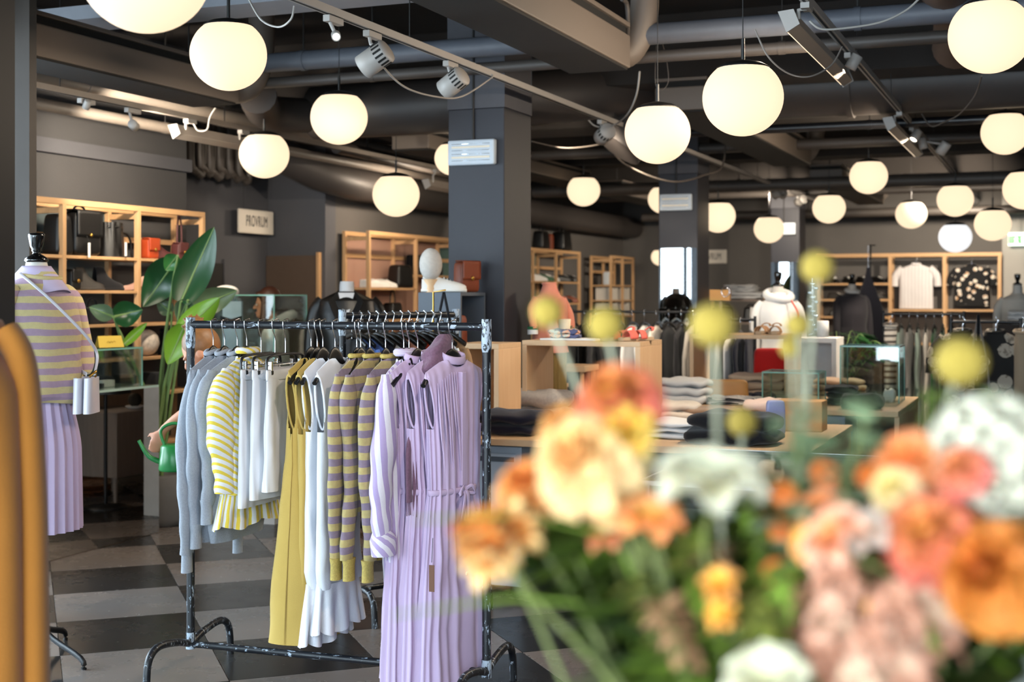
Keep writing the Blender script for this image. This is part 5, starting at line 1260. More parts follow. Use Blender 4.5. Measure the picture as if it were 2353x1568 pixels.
one('white_candle', 'white candle on the open cube stand', 'candle', MB().lathe([(1e-5, 0), (.05, 0), (.05, .13), (.045, .135), (1e-5, .13)], (-1.78, 11.2, 1.26), 20), PAPER)
# folded clothes
def folded(label, u, v, d, w, dp, h, mat, rz=0.0, layers=2, cat='sweater', name='folded_sweater', seed=0, group=None):
    p = P(u, v, d); z = (EYE-(v-HZ)/F*d)
    return folded_at(label, (p.x, p.y, TZ+.001), w, dp, h, mat, rz, layers, cat, name, seed, group)
def folded_at(label, loc, w, dp, h, mat, rz=0.0, layers=2, cat='sweater', name='folded_sweater', seed=0, group=None):
    t = thing(name, label, cat, loc, rz, group); rnd = random.Random(seed)
    for k in range(layers):
        hh = h/layers; ox, oy = rnd.uniform(-.012, .012), rnd.uniform(-.012, .012); sc = rnd.uniform(.93, 1.0); ph = rnd.uniform(0, 6)
        def sp(x, p): return (abs(x)**p)*(1 if x >= 0 else -1)
        def fn(u, vv):
            a = 2*pi*u; b = (vv-.5)*pi*.9999
            x = w/2*sc*sp(cos(b), .5)*sp(cos(a), .45); y = dp/2*sc*sp(cos(b), .5)*sp(sin(a), .45)
            z = hh*.56*sp(sin(b), .75)*(1+.16*sin(5*x/w*2+ph)+.14*sin(6*y/dp*2+ph*2))+.006*sin(14*x/w+9*y/dp+ph)
            return (x+ox, y+oy+.004*sin(12*x), hh*(k+.5)+z)
        MB().grid(fn, 40, 14, cu=True).build('fold', mat, t)
    return t
def on1(u, v): p = PZp(u, v, TZ); return (p.x, p.y, TZ+.001)
folded_at('navy folded sweater lowest on the front table by the rack post', on1(1178, 996), .42, .34, .12, NAVY, R(-8), 2, seed=1)
folded_at('coral folded sweater behind the navy one', on1(1120, 962), .36, .30, .17, CORAL, R(5), 2, seed=2)
folded_at('grey melange folded sweater between navy sweater and plywood box', on1(1240, 968), .42, .30, .18, GREYW, R(-12), 2, seed=3)
folded_at('white folded trousers at the middle of the front table', on1(1560, 1004), .46, .32, .09, WHITEC, R(-4), 3, 'trousers', 'folded_trousers', 4)
folded_at('cream folded top behind the white trousers', on1(1545, 962), .36, .26, .10, CREAMC, R(6), 2, 'top', 'folded_jersey', 5)
folded_at('taupe folded cardigan lying open behind the white trousers', on1(1640, 965), .40, .24, .075, fabric('taupe_knit', '#9b8674'), R(-6), 2, 'cardigan', 'folded_cardigan', 6)
folded_at('black folded sweater pile at the front right of the table', on1(1690, 1018), .50, .34, .15, BLACKM, R(-3), 2, seed=7)
folded_at('pale pink folded blouse beside the standing purse', on1(1772, 975), .30, .22, .14, fabric('pale_pink_cotton', '#d9bfb2'), R(4), 2, 'blouse', 'folded_blouse', 8)
p = on1(1782, 1002)
bag('standing_purse', 'slim lilac purse with ring handle standing on the front table', p, .10, .05, .19, M('lilac_leather', '#8b93bd', .45), R(-68), 'box', 0)
t = thing('purse_ring', 'copper ring hanging on the lilac purse', 'ring', (p[0]-.01, p[1]-.06, p[2]+.085)); MB().tube([(.03*cos(a), 0, .03*sin(a)) for a in [i*2*pi/24 for i in range(24)]], .005, 8, closed=True).build('ring', M('copper', '#b46a4a', .25, 1.0), t)
p = on1(1840, 990)
one('cardboard_box', 'brown cardboard box on the front table right of the purse', 'box', MB().box(p[0]-.12, p[0]+.13, p[1]-.08, p[1]+.1, TZ+.001, TZ+.17), KRAFT, bevel=.004)
def on2(u, v): p = PZp(u, v, TZ); return (p.x, p.y, TZ+.001)
folded_at('white folded jeans on the second table behind the plywood box', on2(1570, 926), .40, .34, .17, WHITEC, R(-6), 3, 'trousers', 'folded_trousers', 11)
folded_at('striped folded tee at the front of the second table', on2(1690, 930), .40, .22, .055, stripes('navy_white_stripe', '#e4ded8', '#2a2a30', .02, 'Y', .6), R(-6), 2, 'tee', 'folded_tee', 12)
bag('tan_bag', 'round tan leather bag on the second table', on2(1670, 921), .30, .12, .15, M('tan_leather', '#b9854a', .5), R(-70), 'box', 0)
folded_at('navy folded scarf beside the striped tee', on2(1752, 920), .2, .2, .05, NAVY, 0, 2, 'scarf', 'folded_scarf', 13)
folded_at('beige folded sweaters in the middle of the second table', on2(1745, 912), .46, .26, .17, fabric('beige_knit', '#c2a78c'), R(3), 3, seed=14)
folded_at('sand coloured folded trousers behind the small glass case', on2(1925, 908), .4, .26, .12, fabric('sand_cotton', '#c9ad92'), 0, 3, 'trousers', 'folded_trousers', 15)
folded_at('small black folded pile before the tall glass case', on2(1938, 930), .24, .2, .13, BLACKM, R(5), 3, seed=16)
p = on2(1822, 930); vitrine('small empty glass cube on the second table', p[0]-.19, p[0]+.19, p[1]-.1, p[1]+.2, TZ+.001, TZ+.22)
p = on2(2000, 925); vitrine('tall glass case at the right end of the second table', p[0]-.20, p[0]+.20, p[1]-.05, p[1]+.30, TZ+.001, TZ+.39)
for k in range(3): folded_at(['dark hat inside the tall glass case, left', 'dark gloves inside the tall glass case, middle', 'white cards inside the tall glass case, right'][k], (p[0]-.11+.11*k, p[1]+.1, TZ+.002), .09, .12, .04+.02*k, [BLACKM, BLACKM, PAPER][k], 0, 1, 'accessory', 'case_item', 20+k)
q = on2(1980, 940); folded_at('black soft pouch beside the tall glass case', (q[0], q[1]-.0, q[2]), .3, .16, .09, BLACKM, 0, 1, 'pouch', 'soft_pouch', 24)
# on top of the plywood boxes
def onb(u, y, z): p = PYp(u, 680, y); return (p.x, y, z)
one('magazine', 'white open magazine on the large plywood box', 'magazine', MB().box(-2.87, -2.52, 7.55, 7.78, 1.336, 1.345), PAPER)
folded_at('patterned silk scarf folded on the magazine', onb(1300, 7.66, 1.346), .20, .12, .05, dots('silk_print', '#4a5378', '#e0a98a', '#c9ccc0', 14, .5), R(5), 2, 'scarf', 'silk_scarf', 30)
one('cream_cup', 'cream paper cup on the large plywood box', 'cup', MB().lathe([(1e-5, 0), (.032, 0), (.040, .12), (.036, .12), (.03, .01)], onb(1297, 7.88, 1.336), 20), M('cream_card', '#e0d3b8', .7))
def sandal(name, label, loc, mat, rz, L=.24):
    t = thing(name, label, 'shoe', loc, rz); s = L/.26
    MB().prism([(-.035*s, -.12*s), (-.03*s, .02*s), (-.045*s, .08*s), (-.03*s, .13*s), (.02*s, .135*s), (.045*s, .09*s), (.035*s, 0), (.035*s, -.12*s), (0, -.135*s)], 'Z', 0, .022).build('sole', M('cork', '#b49a7c', .8), t, bevel=.005)
    for y, w in ((.05, .05), (-.03, .04)):
        MB().grid(lambda u, v, y=y, w=w: (.046*s*cos(pi*u), y*s+w*s*(v-.5)*1.2, .012+.052*s*sin(pi*u)), 14, 5).build('strap', mat, t, solid=.006)
    MB().tube([(.034*s*cos(a), -.10*s+.0*s-.02*sin(a), .06+.02*sin(a)) for a in [pi*i/10 for i in range(11)]], 1, 6, ell=[(.004, .010)]*11, up=(0, 0, 1)).build('heel_strap', mat, t)
    return t
COR = M('coral_suede', '#e0695a', .8, var=.08)
sandal('coral_sandal', 'coral suede sandal on the plywood box, front left', onb(1420, 7.58, 1.336), COR, R(150)); sandal('coral_sandal', 'coral suede sandal on the plywood box, front right', onb(1462, 7.6, 1.336), COR, R(145))
TAN = M('tan_suede', '#b98a60', .8)
sandal('tan_sandal', 'tan sandal on the second plywood box, left', onb(1752, 9.95, 1.316), TAN, R(175)); sandal('tan_sandal', 'tan sandal on the second plywood box, right', onb(1782, 9.95, 1.316), TAN, R(185))
# blue grey display cabinet in front of the nearest column
t = thing('display_cabinet', 'tall blue grey cabinet before the nearest column with open right side', 'cabinet', (-3.45, 7.56, 0))
MB().box(-.14, .14, -.19, -.17, 0, 1.62).build('front_panel', GREYB, t); MB().box(-.14, .14, .17, .19, 0, 1.62).build('back_panel', GREYB, t); MB().box(-.14, -.12, -.17, .17, 0, 1.60).build('side_panel', GREYB, t)
for z in (.02, .42, .82, 1.22, 1.60): MB().box(-.12, .14, -.17, .17, z, z+.02).build('shelf_board', GREYB, t)
shoe('white_sneaker', 'large white sneaker on top of the blue grey cabinet', (-3.46, 7.46, 1.621), .27, 'sneaker', WHITEL, R(-68), sole=M('white_rubber', '#e4e1db', .5))
bag('brown_satchel', 'brown leather satchel behind the sneaker on the blue grey cabinet', (-3.40, 7.66, 1.621), .15, .09, .19, BROWNL, R(-25), 'flap', 0)
bag('rust_bag', 'rust leather bag inside the blue grey cabinet', (-3.42, 7.52, 1.242), .16, .12, .24, BROWNL, 0, 'box', 0)
t = thing('hat_stand', 'pale knit hat on a wooden head before the nearest column', 'hat', (-3.53, 7.42, 1.621)); MB().lathe([(.035, 0), (.03, .04), (.045, .08)], n=16).build('head', PLY, t); MB().ell((0, 0, .17), (.07, .075, .10), 20, 12).build('hat', M('pale_grey_knit', '#bdb8b2', .95, var=.15, scale=60, bump=.4), t)
q = P(1008, 700, 7.1)
t = thing('tag_stand', 'thin gold wire stand with black ribbon behind the front rack', 'stand', (q.x, q.y, 0))
MB().tube([(-.03, 0, 0), (-.03, 0, 1.62), (.04, 0, 1.63)], .005, 6).build('wire', GOLD, t)
for s in (-1, 1): MB().tube([(.03, 0, 1.62), (.03+s*.05, 0, 1.4)], 1, 6, ell=[(.008, .002)]*2, up=(1, 0, 0)).build('ribbon', BLACKM, t)
# ------------------------------------------------------------------ dressed busts
CAPM = M('black_lacquer', '#0b0a0a', .15, coat=.6)
def bust_stand(label, loc, rz, zw, mat=None, cap=True, sc=1.0):
    t = thing('dress_form', label, 'mannequin', (loc[0], loc[1], 0), rz)
    up(torso(MB(), scale=sc), zw).build('bust', mat or LINEN, t)
    if cap: MB().lathe([(.046, 0), (.05, .012), (.02, .03), (.018, .045), (.028, .065), (.034, .11), (.03, .122), (1e-5, .124)], (0, 0, zw+.60*sc), 16).build('finial', CAPM, t)
    MB().cyl((0, 0, .03), (0, 0, zw-.1), .014).build('pole', BLACKF, t); MB().lathe([(.16, 0), (.16, .012), (.03, .03)], n=24).build('base', BLACKF, t)
    return t
def bust_garment(name, label, cat, loc, rz, zw, mat, sc=1.0, L=.30, sleeves=.5, high=.0, flare=.0, openv=False, seed=0, collar=True):
    t = thing(name, label, cat, (loc[0], loc[1], 0), rz)
    PR = [(.50+high, .062, .060), (.475, .115, .085), (.44, .185, .112), (.36, .20, .132), (.24, .195, .16), (.08, .175, .15), (-.06, .19+flare*.3, .16+flare*.3), (-L, .20+flare, .165+flare)]
    ph = seed*1.3
    def fn(u, v):
        a = 2*pi*u; kk = v*(len(PR)-1); i = min(int(kk), len(PR)-2); f = kk-i; f = f*f*(3-2*f)
        z, w, d = [PR[i][q]+(PR[i+1][q]-PR[i][q])*f for q in range(3)]; fo = (.005+.012*flare*4)*sin(7*a+5*v+ph)*sstep(.4, 1, v)
        return ((w+fo)*cos(a)*sc, ((d+fo)*sin(a)-.015*max(0, -sin(a)))*sc, zw+z*sc)
    MB().grid(fn, 48, 30, cu=True).build('body', mat, t)
    if sleeves:
        for s in (-1, 1):
            pts = smooth_path([(s*.15*sc, .0, zw+.43*sc), (s*.21*sc, 0, zw+.35*sc), (s*.235*sc, -.02, zw+(.40-sleeves*.5)*sc), (s*.235*sc, -.04, zw+(.40-sleeves)*sc)], 5)
            MB().tube(pts, 1, 14, ell=[(.055*sc*(1-.02*i), .05*sc*(1-.02*i)) for i in range(len(pts))], up=(1, 0, 0)).build('sleeve', mat, t)
    if collar: MB().tube([(.064*cos(a)*sc, .060*sin(a)*sc, zw+(.50+high)*sc) for a in [i*2*pi/24 for i in range(24)]], .010, 8, closed=True).build('collar', mat, t)
    return t
# coral turtleneck before the nearest column's right side
cl = (-3.03, 8.14); rz = TH+R(35)
bust_stand('tailor bust under the coral turtleneck', cl, rz, 1.30, cap=False, sc=.62)
CORT = fabric('coral_turtleneck', '#d98a72')
k = bust_garment('coral_turtleneck', 'coral turtleneck with green and white cuffs on a bust', 'sweater', cl, rz, 1.30, CORT, .64, .10, .26, .09)
for s in (-1, 1):
    MB().tube([(s*.150, -.026, 1.405), (s*.150, -.026, 1.385)], 1, 14, ell=[(.036, .034)]*2, up=(1, 0, 0)).build('green_cuff', fabric('green_rib', '#2e6b45'), k)
    MB().tube([(s*.150, -.026, 1.385), (s*.150, -.027, 1.355)], 1, 14, ell=[(.035, .033)]*2, up=(1, 0, 0)).build('white_cuff', WHITEC, k)
k = thing('gold_trousers', 'ribbed gold trousers below the coral turtleneck', 'trousers', (cl[0], cl[1], 0), rz)
MB().grid(lambda u, v: ((.11+.01*sin(20*2*pi*u))*cos(2*pi*u), (.09+.008*sin(20*2*pi*u))*sin(2*pi*u), 1.25-1.12*v), 160, 6, cu=True).build('legs', M('gold_rib', '#8d7440', .8), k)
# white hooded mannequin with red bag
wl = P(1788, 680, 11.6); rz = TH+R(12)
bust_stand('tailor bust with black finial under the white hooded top', wl, rz, 1.13, sc=.92)
bust_garment('white_hooded_top', 'white hooded top on the bust before the rearmost mirror', 'top', wl, rz, 1.13, WHITEC, .92, .45, .62, .03, .03)
k = thing('white_hood', 'draped white hood around the neck of the white top', 'hood', (wl.x, wl.y, 0), rz); MB().tube([(.10*cos(a), .09*sin(a)-.01, 1.60+.035*sin(a)) for a in [i*2*pi/28 for i in range(28)]], .038, 10, closed=True).build('hood', WHITEC, k)
k = thing('red_necklace', 'long red tassel necklace on the white top', 'necklace', (wl.x, wl.y, 0), rz); MB().tube(smooth_path([(.06, -.14, 1.56), (.10, -.185, 1.45), (.09, -.195, 1.32), (.085, -.195, 1.22)], 5), .007, 6).build('cord', M('red_cord', '#d8412c', .6), k); MB().ell((.085, -.195, 1.19), (.016, .016, .04), 12, 8).build('tassel', M('red_cord', '#d8412c'), k)
k = thing('grey_cardigan', 'long grey cardigan worn open over the white top', 'cardigan', (wl.x, wl.y, 0), rz)
for s in (-1, 1): MB().grid(lambda u, v, s=s: (s*(.10+.12*u+.01*sin(9*v)), .10-.26*(1-u)*.6-.02*sin(8*u), 1.50-1.0*v), 8, 20).build('front_panel', fabric('pale_grey_knit2', '#bcb6b0'), k, solid=.006)
k = thing('floral_scarf', 'white scarf with red flowers below the second plywood box top', 'scarf', (wl.x, wl.y, 0), rz); MB().grid(lambda u, v: (-.02+.22*u, -.24-.02*sin(9*u), 1.22-.30*v), 8, 10).build('scarf', dots('red_flower_print', '#e2dcd8', '#d0524a', '#e8a090', 16, .4), k, solid=.006)
bag('red_bag', 'bright red padded bag in front of the white top', (PYp(1772, 680, 10.55).x, 10.55, .95), .27, .12, .24, fabric('red_felt', '#b31f1f'), R(-75), 'box', 0)
t = thing('bag_stand', 'low stand carrying the red bag', 'stand', (PYp(1772, 680, 10.55).x, 10.55, 0)); MB().box(-.15, .15, -.08, .08, 0, .949).build('block', M('panel_grey', '#6d6a68'), t)
# leather jacket
jl = P(797, 700, 9.4); rz = TH+R(5)
bust_stand('white bust inside the black leather jacket', jl, rz, 1.10, M('bust_white', '#cfd0d4', .5), False)
k = bust_garment('leather_jacket', 'black leather jacket on a bust before the pink shelf', 'jacket', jl, rz, 1.10, BLACKL, 1.06, .22, .55, -.0, collar=False)
for s in (-1, 1): MB().add([(s*.055, -.07, 1.64), (s*.12, -.14, 1.56), (s*.06, -.19, 1.42), (s*.012, -.19, 1.38)], [(0, 1, 2, 3)]).build('lapel', BLACKL, k, solid=.01)
k2 = thing('white_tee', 'white tee showing inside the leather jacket', 'tee', (jl.x, jl.y, 0), rz); MB().add([(-.055, -.10, 1.62), (.055, -.10, 1.62), (.0, -.186, 1.40)], [(0, 1, 2)]).build('front', M('bust_white', '#cfd0d4'), k2, solid=.008)
# cream mannequin at right edge, coat bust and hanging coat at the back
cl = P(2338, 680, 15.0); bust_stand('bust with black finial at the far right edge', cl, TH, 1.12); bust_garment('cream_sweater', 'cream sweater on the bust at the right edge', 'sweater', cl, TH, 1.12, CREAMC, 1.0, .2, .35)
cl = P(2340, 730, 14.2); t = thing('pile_plinth', 'dark plinth under the white folded pile at the right edge', 'pedestal', (cl.x, cl.y, 0)); MB().box(-.2, .2, -.2, .2, 0, 1.30).build('block', M('dark_block', '#3b302a', .7), t)
folded_at('white folded pile on the dark plinth at the right edge', (cl.x, cl.y, 1.301), .24, .24, .14, WHITEC, 0, 3, seed=50)
cl = P(1958, 680, 16.5); bust_stand('bust inside the charcoal coat before the back unit', cl, TH+R(20), 1.14, cap=True); bust_garment('charcoal_coat', 'charcoal coat on a bust before the back wall unit', 'coat', cl, TH+R(20), 1.14, fabric('charcoal_wool', '#3a373c'), 1.0, .65, .62, 0, .05)
k = thing('cream_collar', 'cream collar inside the charcoal coat', 'collar', (cl.x, cl.y, 0), TH+R(20)); MB().tube([(.075*cos(a), .07*sin(a), 1.66+.02*sin(a)) for a in [i*2*pi/20 for i in range(20)]], .022, 8, closed=True).build('collar', WHITEC, k)
cl = P(1995, 680, 17.4)
t = thing('hanging_coat', 'dark pointed hooded coat hanging before the back wall unit', 'coat', (cl.x, cl.y, .85), TH)
MB().grid(lambda u, v: ((.02+.15*sstep(0, .55, v)+.05*v+.012*sin(9*2*pi*u)*v)*cos(2*pi*u), (.02+.10*sstep(0, .55, v)+.01*sin(7*2*pi*u)*v)*sin(2*pi*u), 1.12*(1-v)), 60, 24, cu=True).build('body', fabric('ink_wool', '#1a1a24'), t)
MB().cyl((0, 0, 1.10), (0, 0, 1.40), .003, n=6).build('hook_wire', CHROME, t)
t = thing('coat_stand', 'black coat stand carrying the dark hooded coat', 'coat stand', (cl.x, cl.y+.24, 0), TH); MB().cyl((0, 0, 0), (0, 0, 2.27), .012).build('pole', BLACKF, t); MB().tube([(0, 0, 2.26), (.0, -.24, 2.25)], .008, 6).build('arm', BLACKF, t); MB().lathe([(.2, 0), (.2, .02), (.02, .03)], n=20).build('base', BLACKF, t)
cl = PYp(2046, 680, 12.9)
front_shirt('striped_dress', 'narrow striped dress with yellow hanger before the green garments', 'dress', (cl.x, cl.y, .47), .06, .86, stripes('beige_stripe', '#d8cfc4', '#5b5450', .055, 'Z', .6), 0, TH, seed=9, slope=.2, thick=.04)
# ------------------------------------------------------------------ further clothes rails with garments
ORD = ['first', 'second', 'third', 'fourth', 'fifth', 'sixth', 'seventh', 'eighth', 'ninth', 'tenth', 'eleventh', 'twelfth', 'thirteenth', 'fourteenth', 'fifteenth', 'sixteenth']
def row(rk, zbar, items, where, w=.20, kind='garment', yaw=0.0, thick=.022, cname='hanging_garment', t0=.08, t1=.92):
    _, c, rz, h = rk
    bd = Vector((cos(rz), sin(rz), 0))
    for i, (mat, L, cn, sl) in enumerate(items):
        s = -h+2*h*(t0+(t1-t0)*i/max(1, len(items)-1)); p = c+bd*s
        t = thing(cname, '%s %s from the left on %s' % (ORD[i], cn, where), 'garment', (p.x, p.y, 0), rz+yaw+R(random.uniform(-5, 5)), 'garments on '+where)
        m = body([(0, w*.9, .014), (-.08, w, thick), (-L*.5, w, thick*1.2), (-L, w*1.03, thick*1.3)], 5, .007, seed=i*7+len(where), nphi=40, rows=18); up(m, zbar-.12).build('body', mat, t)
        if sl:
            for sd in (-1, 1): up(sleeve(w*.9, -.05, sl, .02, .045, .8, .05, .03, sd, i, 10, 12), zbar-.12).build('sleeve', mat, t)
        MB().tube([(.0, .02, zbar+.012), (0, 0, zbar+.024), (0, -.02, zbar+.01), (0, 0, zbar-.04), (0, 0, zbar-.115)], .0028, 5).build('hook', CHROME, t)
        MB().tube([(0, -w*.9, zbar-.15), (0, -w*.4, zbar-.112), (0, 0, zbar-.095), (0, w*.4, zbar-.112), (0, w*.9, zbar-.15)], 1, 8, ell=[(.014, .008)]*5, up=(0, 0, 1)).build('hanger', PLASTIC, t)
BLUEC = fabric('cornflower_cotton', '#5878c0'); REDC = fabric('orange_red_cotton', '#d8432a'); TANC = fabric('tan_wool', '#a98560'); INKC = fabric('ink_cotton', '#1b1d2a'); CHAR = fabric('charcoal_cotton', '#2a292c'); PEACH = fabric('peach_cotton', '#d99a80')
GRN = fabric('bottle_green_cotton', '#1f4a26'); SAGE = fabric('sage_cotton', '#7d8a80'); GREYC = fabric('mid_grey_cotton', '#77736f'); STONE = fabric('stone_cotton', '#b3aba1')
rk = make_rack('second black clothes rack behind the front one with dark garments', P(787, 727, 6.75), P(1047, 722, 7.14), 1.50)
row(rk, 1.50, [(BLACKM, .6, 'black top', .5), (BLUEC, .75, 'blue shirt', .5), (BLUEC, .7, 'blue shirt', .5), (INKC, .7, 'ink blue top', .5), (WHITEC, .6, 'white top', 0), (INKC, .7, 'ink blue top', .5), (PEACH, .5, 'peach top', 0), (BLACKM, .7, 'black jacket', .5), (REDC, .5, 'orange red top', 0), (BLACKM, .7, 'black jacket', .5), (INKC, .6, 'navy coat', .5), (WHITEC, .55, 'white shirt', .45), (TANC, .55, 'tan coat', .45)], 'the second rack', .19)
a, b = PYp(1310, 717, 11.7), PYp(1640, 717, 11.7)
rk = make_rack('far thin rack of black and white garments before the middle column', a, b, 1.455, r=.012, mat=BLACKF, joints=False)
row(rk, 1.455, [(BLACKM, .8, 'black garment', 0), (BLACKL, .9, 'black leather garment', 0), (CHAR, .7, 'charcoal garment', .5), (BLACKM, .8, 'black garment', .5), (INKC, .8, 'ink garment', 0), (WHITEC, .75, 'white shirt', .5), (WHITEC, .8, 'white shirt', .5), (CREAMC, .8, 'cream shirt', .5), (BLACKM, .85, 'black pinstripe garment', 0), (CHAR, .8, 'charcoal garment', 0), (STONE, .75, 'stone shirt', .5), (CREAMC, .8, 'cream garment', .5)], 'the far thin rack', .22, t0=.02, t1=.95)
a, b = PYp(1640, 717, 11.3), PYp(1760, 717, 11.3)
rk = make_rack('short rack of cream and dark garments behind the second plywood box', PYp(1600, 717, 11.2), PYp(1735, 717, 11.2), 1.40, r=.012, mat=BLACKF, joints=False)
row(rk, 1.40, [(CREAMC, .85, 'cream cardigan', .55), (CREAMC, .9, 'cream cardigan', .55), (STONE, .9, 'stone dress', .5), (WHITEC, .95, 'white dress', 0), (INKC, .95, 'ink dress with white print', .5), (INKC, .9, 'ink dress', 0)], 'the short rack', .2)
a, b = PYp(2030, 717, 12.9), PYp(2215, 717, 12.9)
rk = make_rack('rack of sage, grey and bottle green garments at the right', a, b, 1.43, r=.012, mat=BLACKF, joints=False)
row(rk, 1.43, [(SAGE, .8, 'sage shirt', .5), (GREYC, .9, 'grey shirt', .5), (SAGE, .9, 'sage cardigan', .5), (STONE, 1.0, 'stone cardigan', .55), (GRN, .95, 'bottle green dress', 0), (GRN, .95, 'bottle green dress', 0), (fabric('night_cotton', '#0f1618'), .95, 'night blue dress', .4), (BLACKM, .95, 'black dress', 0)], 'the green rack', .22, t0=.22, t1=.95)
# floral dresses facing the camera at right
a, b = PYp(2185, 745, 10.9), PYp(2345, 745, 10.9)
rk = make_rack('rack of dark floral dresses at the right edge', a, b, 1.40, r=.012, mat=BLACKF, joints=False)
for i, (u, mt) in enumerate(((2212, FLOR), (2288, FLOR), (2350, fabric('beige_lace', '#a08c74')))):
    p = PYp(u, 745, 10.9-.05*i); front_shirt('floral_dress', ['dark floral dress left of the black straps', 'dark floral dress right of the black straps', 'beige lace dress at the right edge'][i], 'dress', (p.x, p.y, .45), (.155, .155, .06)[i], .88, mt, (.25, .25, 0)[i], 0, seed=60+i, thick=.05, fold=6)
p = PYp(2248, 720, 10.6); t = thing('hanging_bag', 'black bag on long straps hanging before the floral dresses', 'bag', (p.x, p.y, .9))
for s in (-1, 1): MB().tube([(0, 0, .55), (s*.06, 0, .2), (s*.08, 0, .0)], 1, 6, ell=[(.008, .003)]*3, up=(1, 0, 0)).build('strap', M('strap_grey', '#6b645f', .6), t)
MB().cyl((0, 0, .30), (0, 0, .56), .012).build('handle', BLACKM, t); superbox(MB(), (0, 0, -.12), .10, .05, .13, .4).build('body', BLACKL, t)
# shelf with folded white towels behind the middle column
cl = P(1705, 690, 15.5); t = thing('low_shelf', 'dark shelf carrying the white folded towels behind the middle column', 'shelf', (cl.x, cl.y, 0), 0)
for z in (.3, .9, 1.30, 1.56): MB().box(-.32, .32, -.2, .2, z-.025, z).build('shelf_board', GREYWOOD, t)
for sx in (-1, 1):
    for sy in (-1, 1): MB().box(sx*.30-.015, sx*.30+.015, sy*.18-.015, sy*.18+.015, 0, 1.56 if sx < 0 else 1.66).build('post', PINE, t)
folded_at('lower pile of white folded towels', (cl.x+.04, cl.y, 1.561), .52, .3, .08, WHITEC, 0, 2, 'towels', 'folded_towels', 70); folded_at('upper pile of white folded towels', (cl.x+.0, cl.y, 1.645), .40, .28, .08, WHITEC, 0, 3, 'towels', 'folded_towels', 71)
for k, x in enumerate((-.18, .1)): bag('dark_bag', ['dark bag on the shelf under the white towels, left', 'dark bag on the shelf under the white towels, right'][k], (cl.x+x, cl.y, 1.301), .16, .14, .17, BLACKL, R(-80), 'tote', .04)
cl = P(1655, 680, 13.4); t = thing('jewellery_stand', 'small wooden stand with trinkets right of the middle column', 'stand', (cl.x, cl.y, 0)); MB().cyl((0, 0, 0), (0, 0, 1.55), .015).build('pole', GREYWOOD, t); MB().lathe([(.15, 0), (.15, .02), (.02, .03)], n=20).build('base', GREYWOOD, t); MB().box(-.1, .1, -.03, .03, 1.55, 1.66).build('rack', KRAFT, t); MB().tube([(.06+.04*cos(a), -.03, 1.64+.05*sin(a)) for a in [i*2*pi/20 for i in range(20)]], .006, 6, closed=True).build('bangle', CHROME, t)
cl = P(1868, 700, 13.2); t = thing('chain_curtain', 'hanging strand of shiny silver charms right of the rearmost mirror', 'jewellery', (cl.x, cl.y, 0)); MB().cyl((0, 0, 0), (0, 0, 1.78), .01).build('pole', CHROME, t)
for i in range(12): MB().ell((.03*sin(i*2.1), -.02, 1.72-.045*i), (.028, .006, .02), 10, 6).build('charm', M('silver_charm', '#cfdcea', .15, 1.0), t)
MB().lathe([(.14, 0), (.14, .02), (.02, .03)], n=20).build('base', CHROME, t)
# things seen through the large plywood box
cl = P(1308, 830, 9.0); t = thing('wooden_stool', 'wooden stool seen through the large plywood box', 'stool', (cl.x, cl.y, 0)); MB().box(-.16, .16, -.15, .15, 1.10, 1.14).build('seat', PLYX, t, bevel=.004)
for sx in (-1, 1):
    for sy in (-1, 1): MB().cyl((sx*.13, sy*.12, 1.10), (sx*.15, sy*.14, 0), .016, .014).build('leg', PINE, t)
# palm by the white pedestal
def palm(loc):
    t = thing('potted_palm', 'dark green potted palm beside the white open cube', 'plant', loc); MB().lathe([(.13, 0), (.17, .3), (.16, .32), (.14, .29), (1e-5, .28)], n=24).build('pot', M('pot_grey', '#6b6865'), t); rnd = random.Random(5)
    for i in range(14):
        a = rnd.uniform(0, 6.28); L = rnd.uniform(.55, .95); le = rnd.uniform(.12, .34)
        pts = smooth_path([(0, 0, .28), (le*.35*cos(a), le*.35*sin(a), .28+L*.6), (le*cos(a), le*sin(a), .28+L*.95), (le*1.5*cos(a), le*1.5*sin(a), .28+L*.85)], 5)
        fr = MB().tube(pts, [.006-.004*j/len(pts) for j in range(len(pts))], 5).build('frond_stem', STEM, t); m = MB(); sd = Vector((-sin(a), cos(a), 0))
        for j in range(5, len(pts)):
            for s in (-1, 1):
                p = pts[j]; d = (sd*s*.9+Vector((cos(a)*.5, sin(a)*.5, -.25))).normalized(); l = .17*sin(pi*(j-4)/(len(pts)-3))+.05; wv = Vector((cos(a), sin(a), .2))*.013
                m.add([p-wv*.4, p+d*l*.5-wv, p+d*l, p+d*l*.5+wv], [(0, 1, 2, 3)])
        tag(m.build('frond_leaves', M('palm_green', '#1f4f24', .4, var=.3), fr), kind='stuff')
palm((P(1925, 680, 11.9).x, P(1925, 680, 11.9).y, .12)); 
t = thing('palm_stool', 'low block under the palm pot', 'pedestal', (P(1925, 680, 11.9).x, P(1925, 680, 11.9).y, 0)); MB().box(-.2, .2, -.2, .2, 0, .119).build('block', M('panel_grey', '#6d6a68'), t)
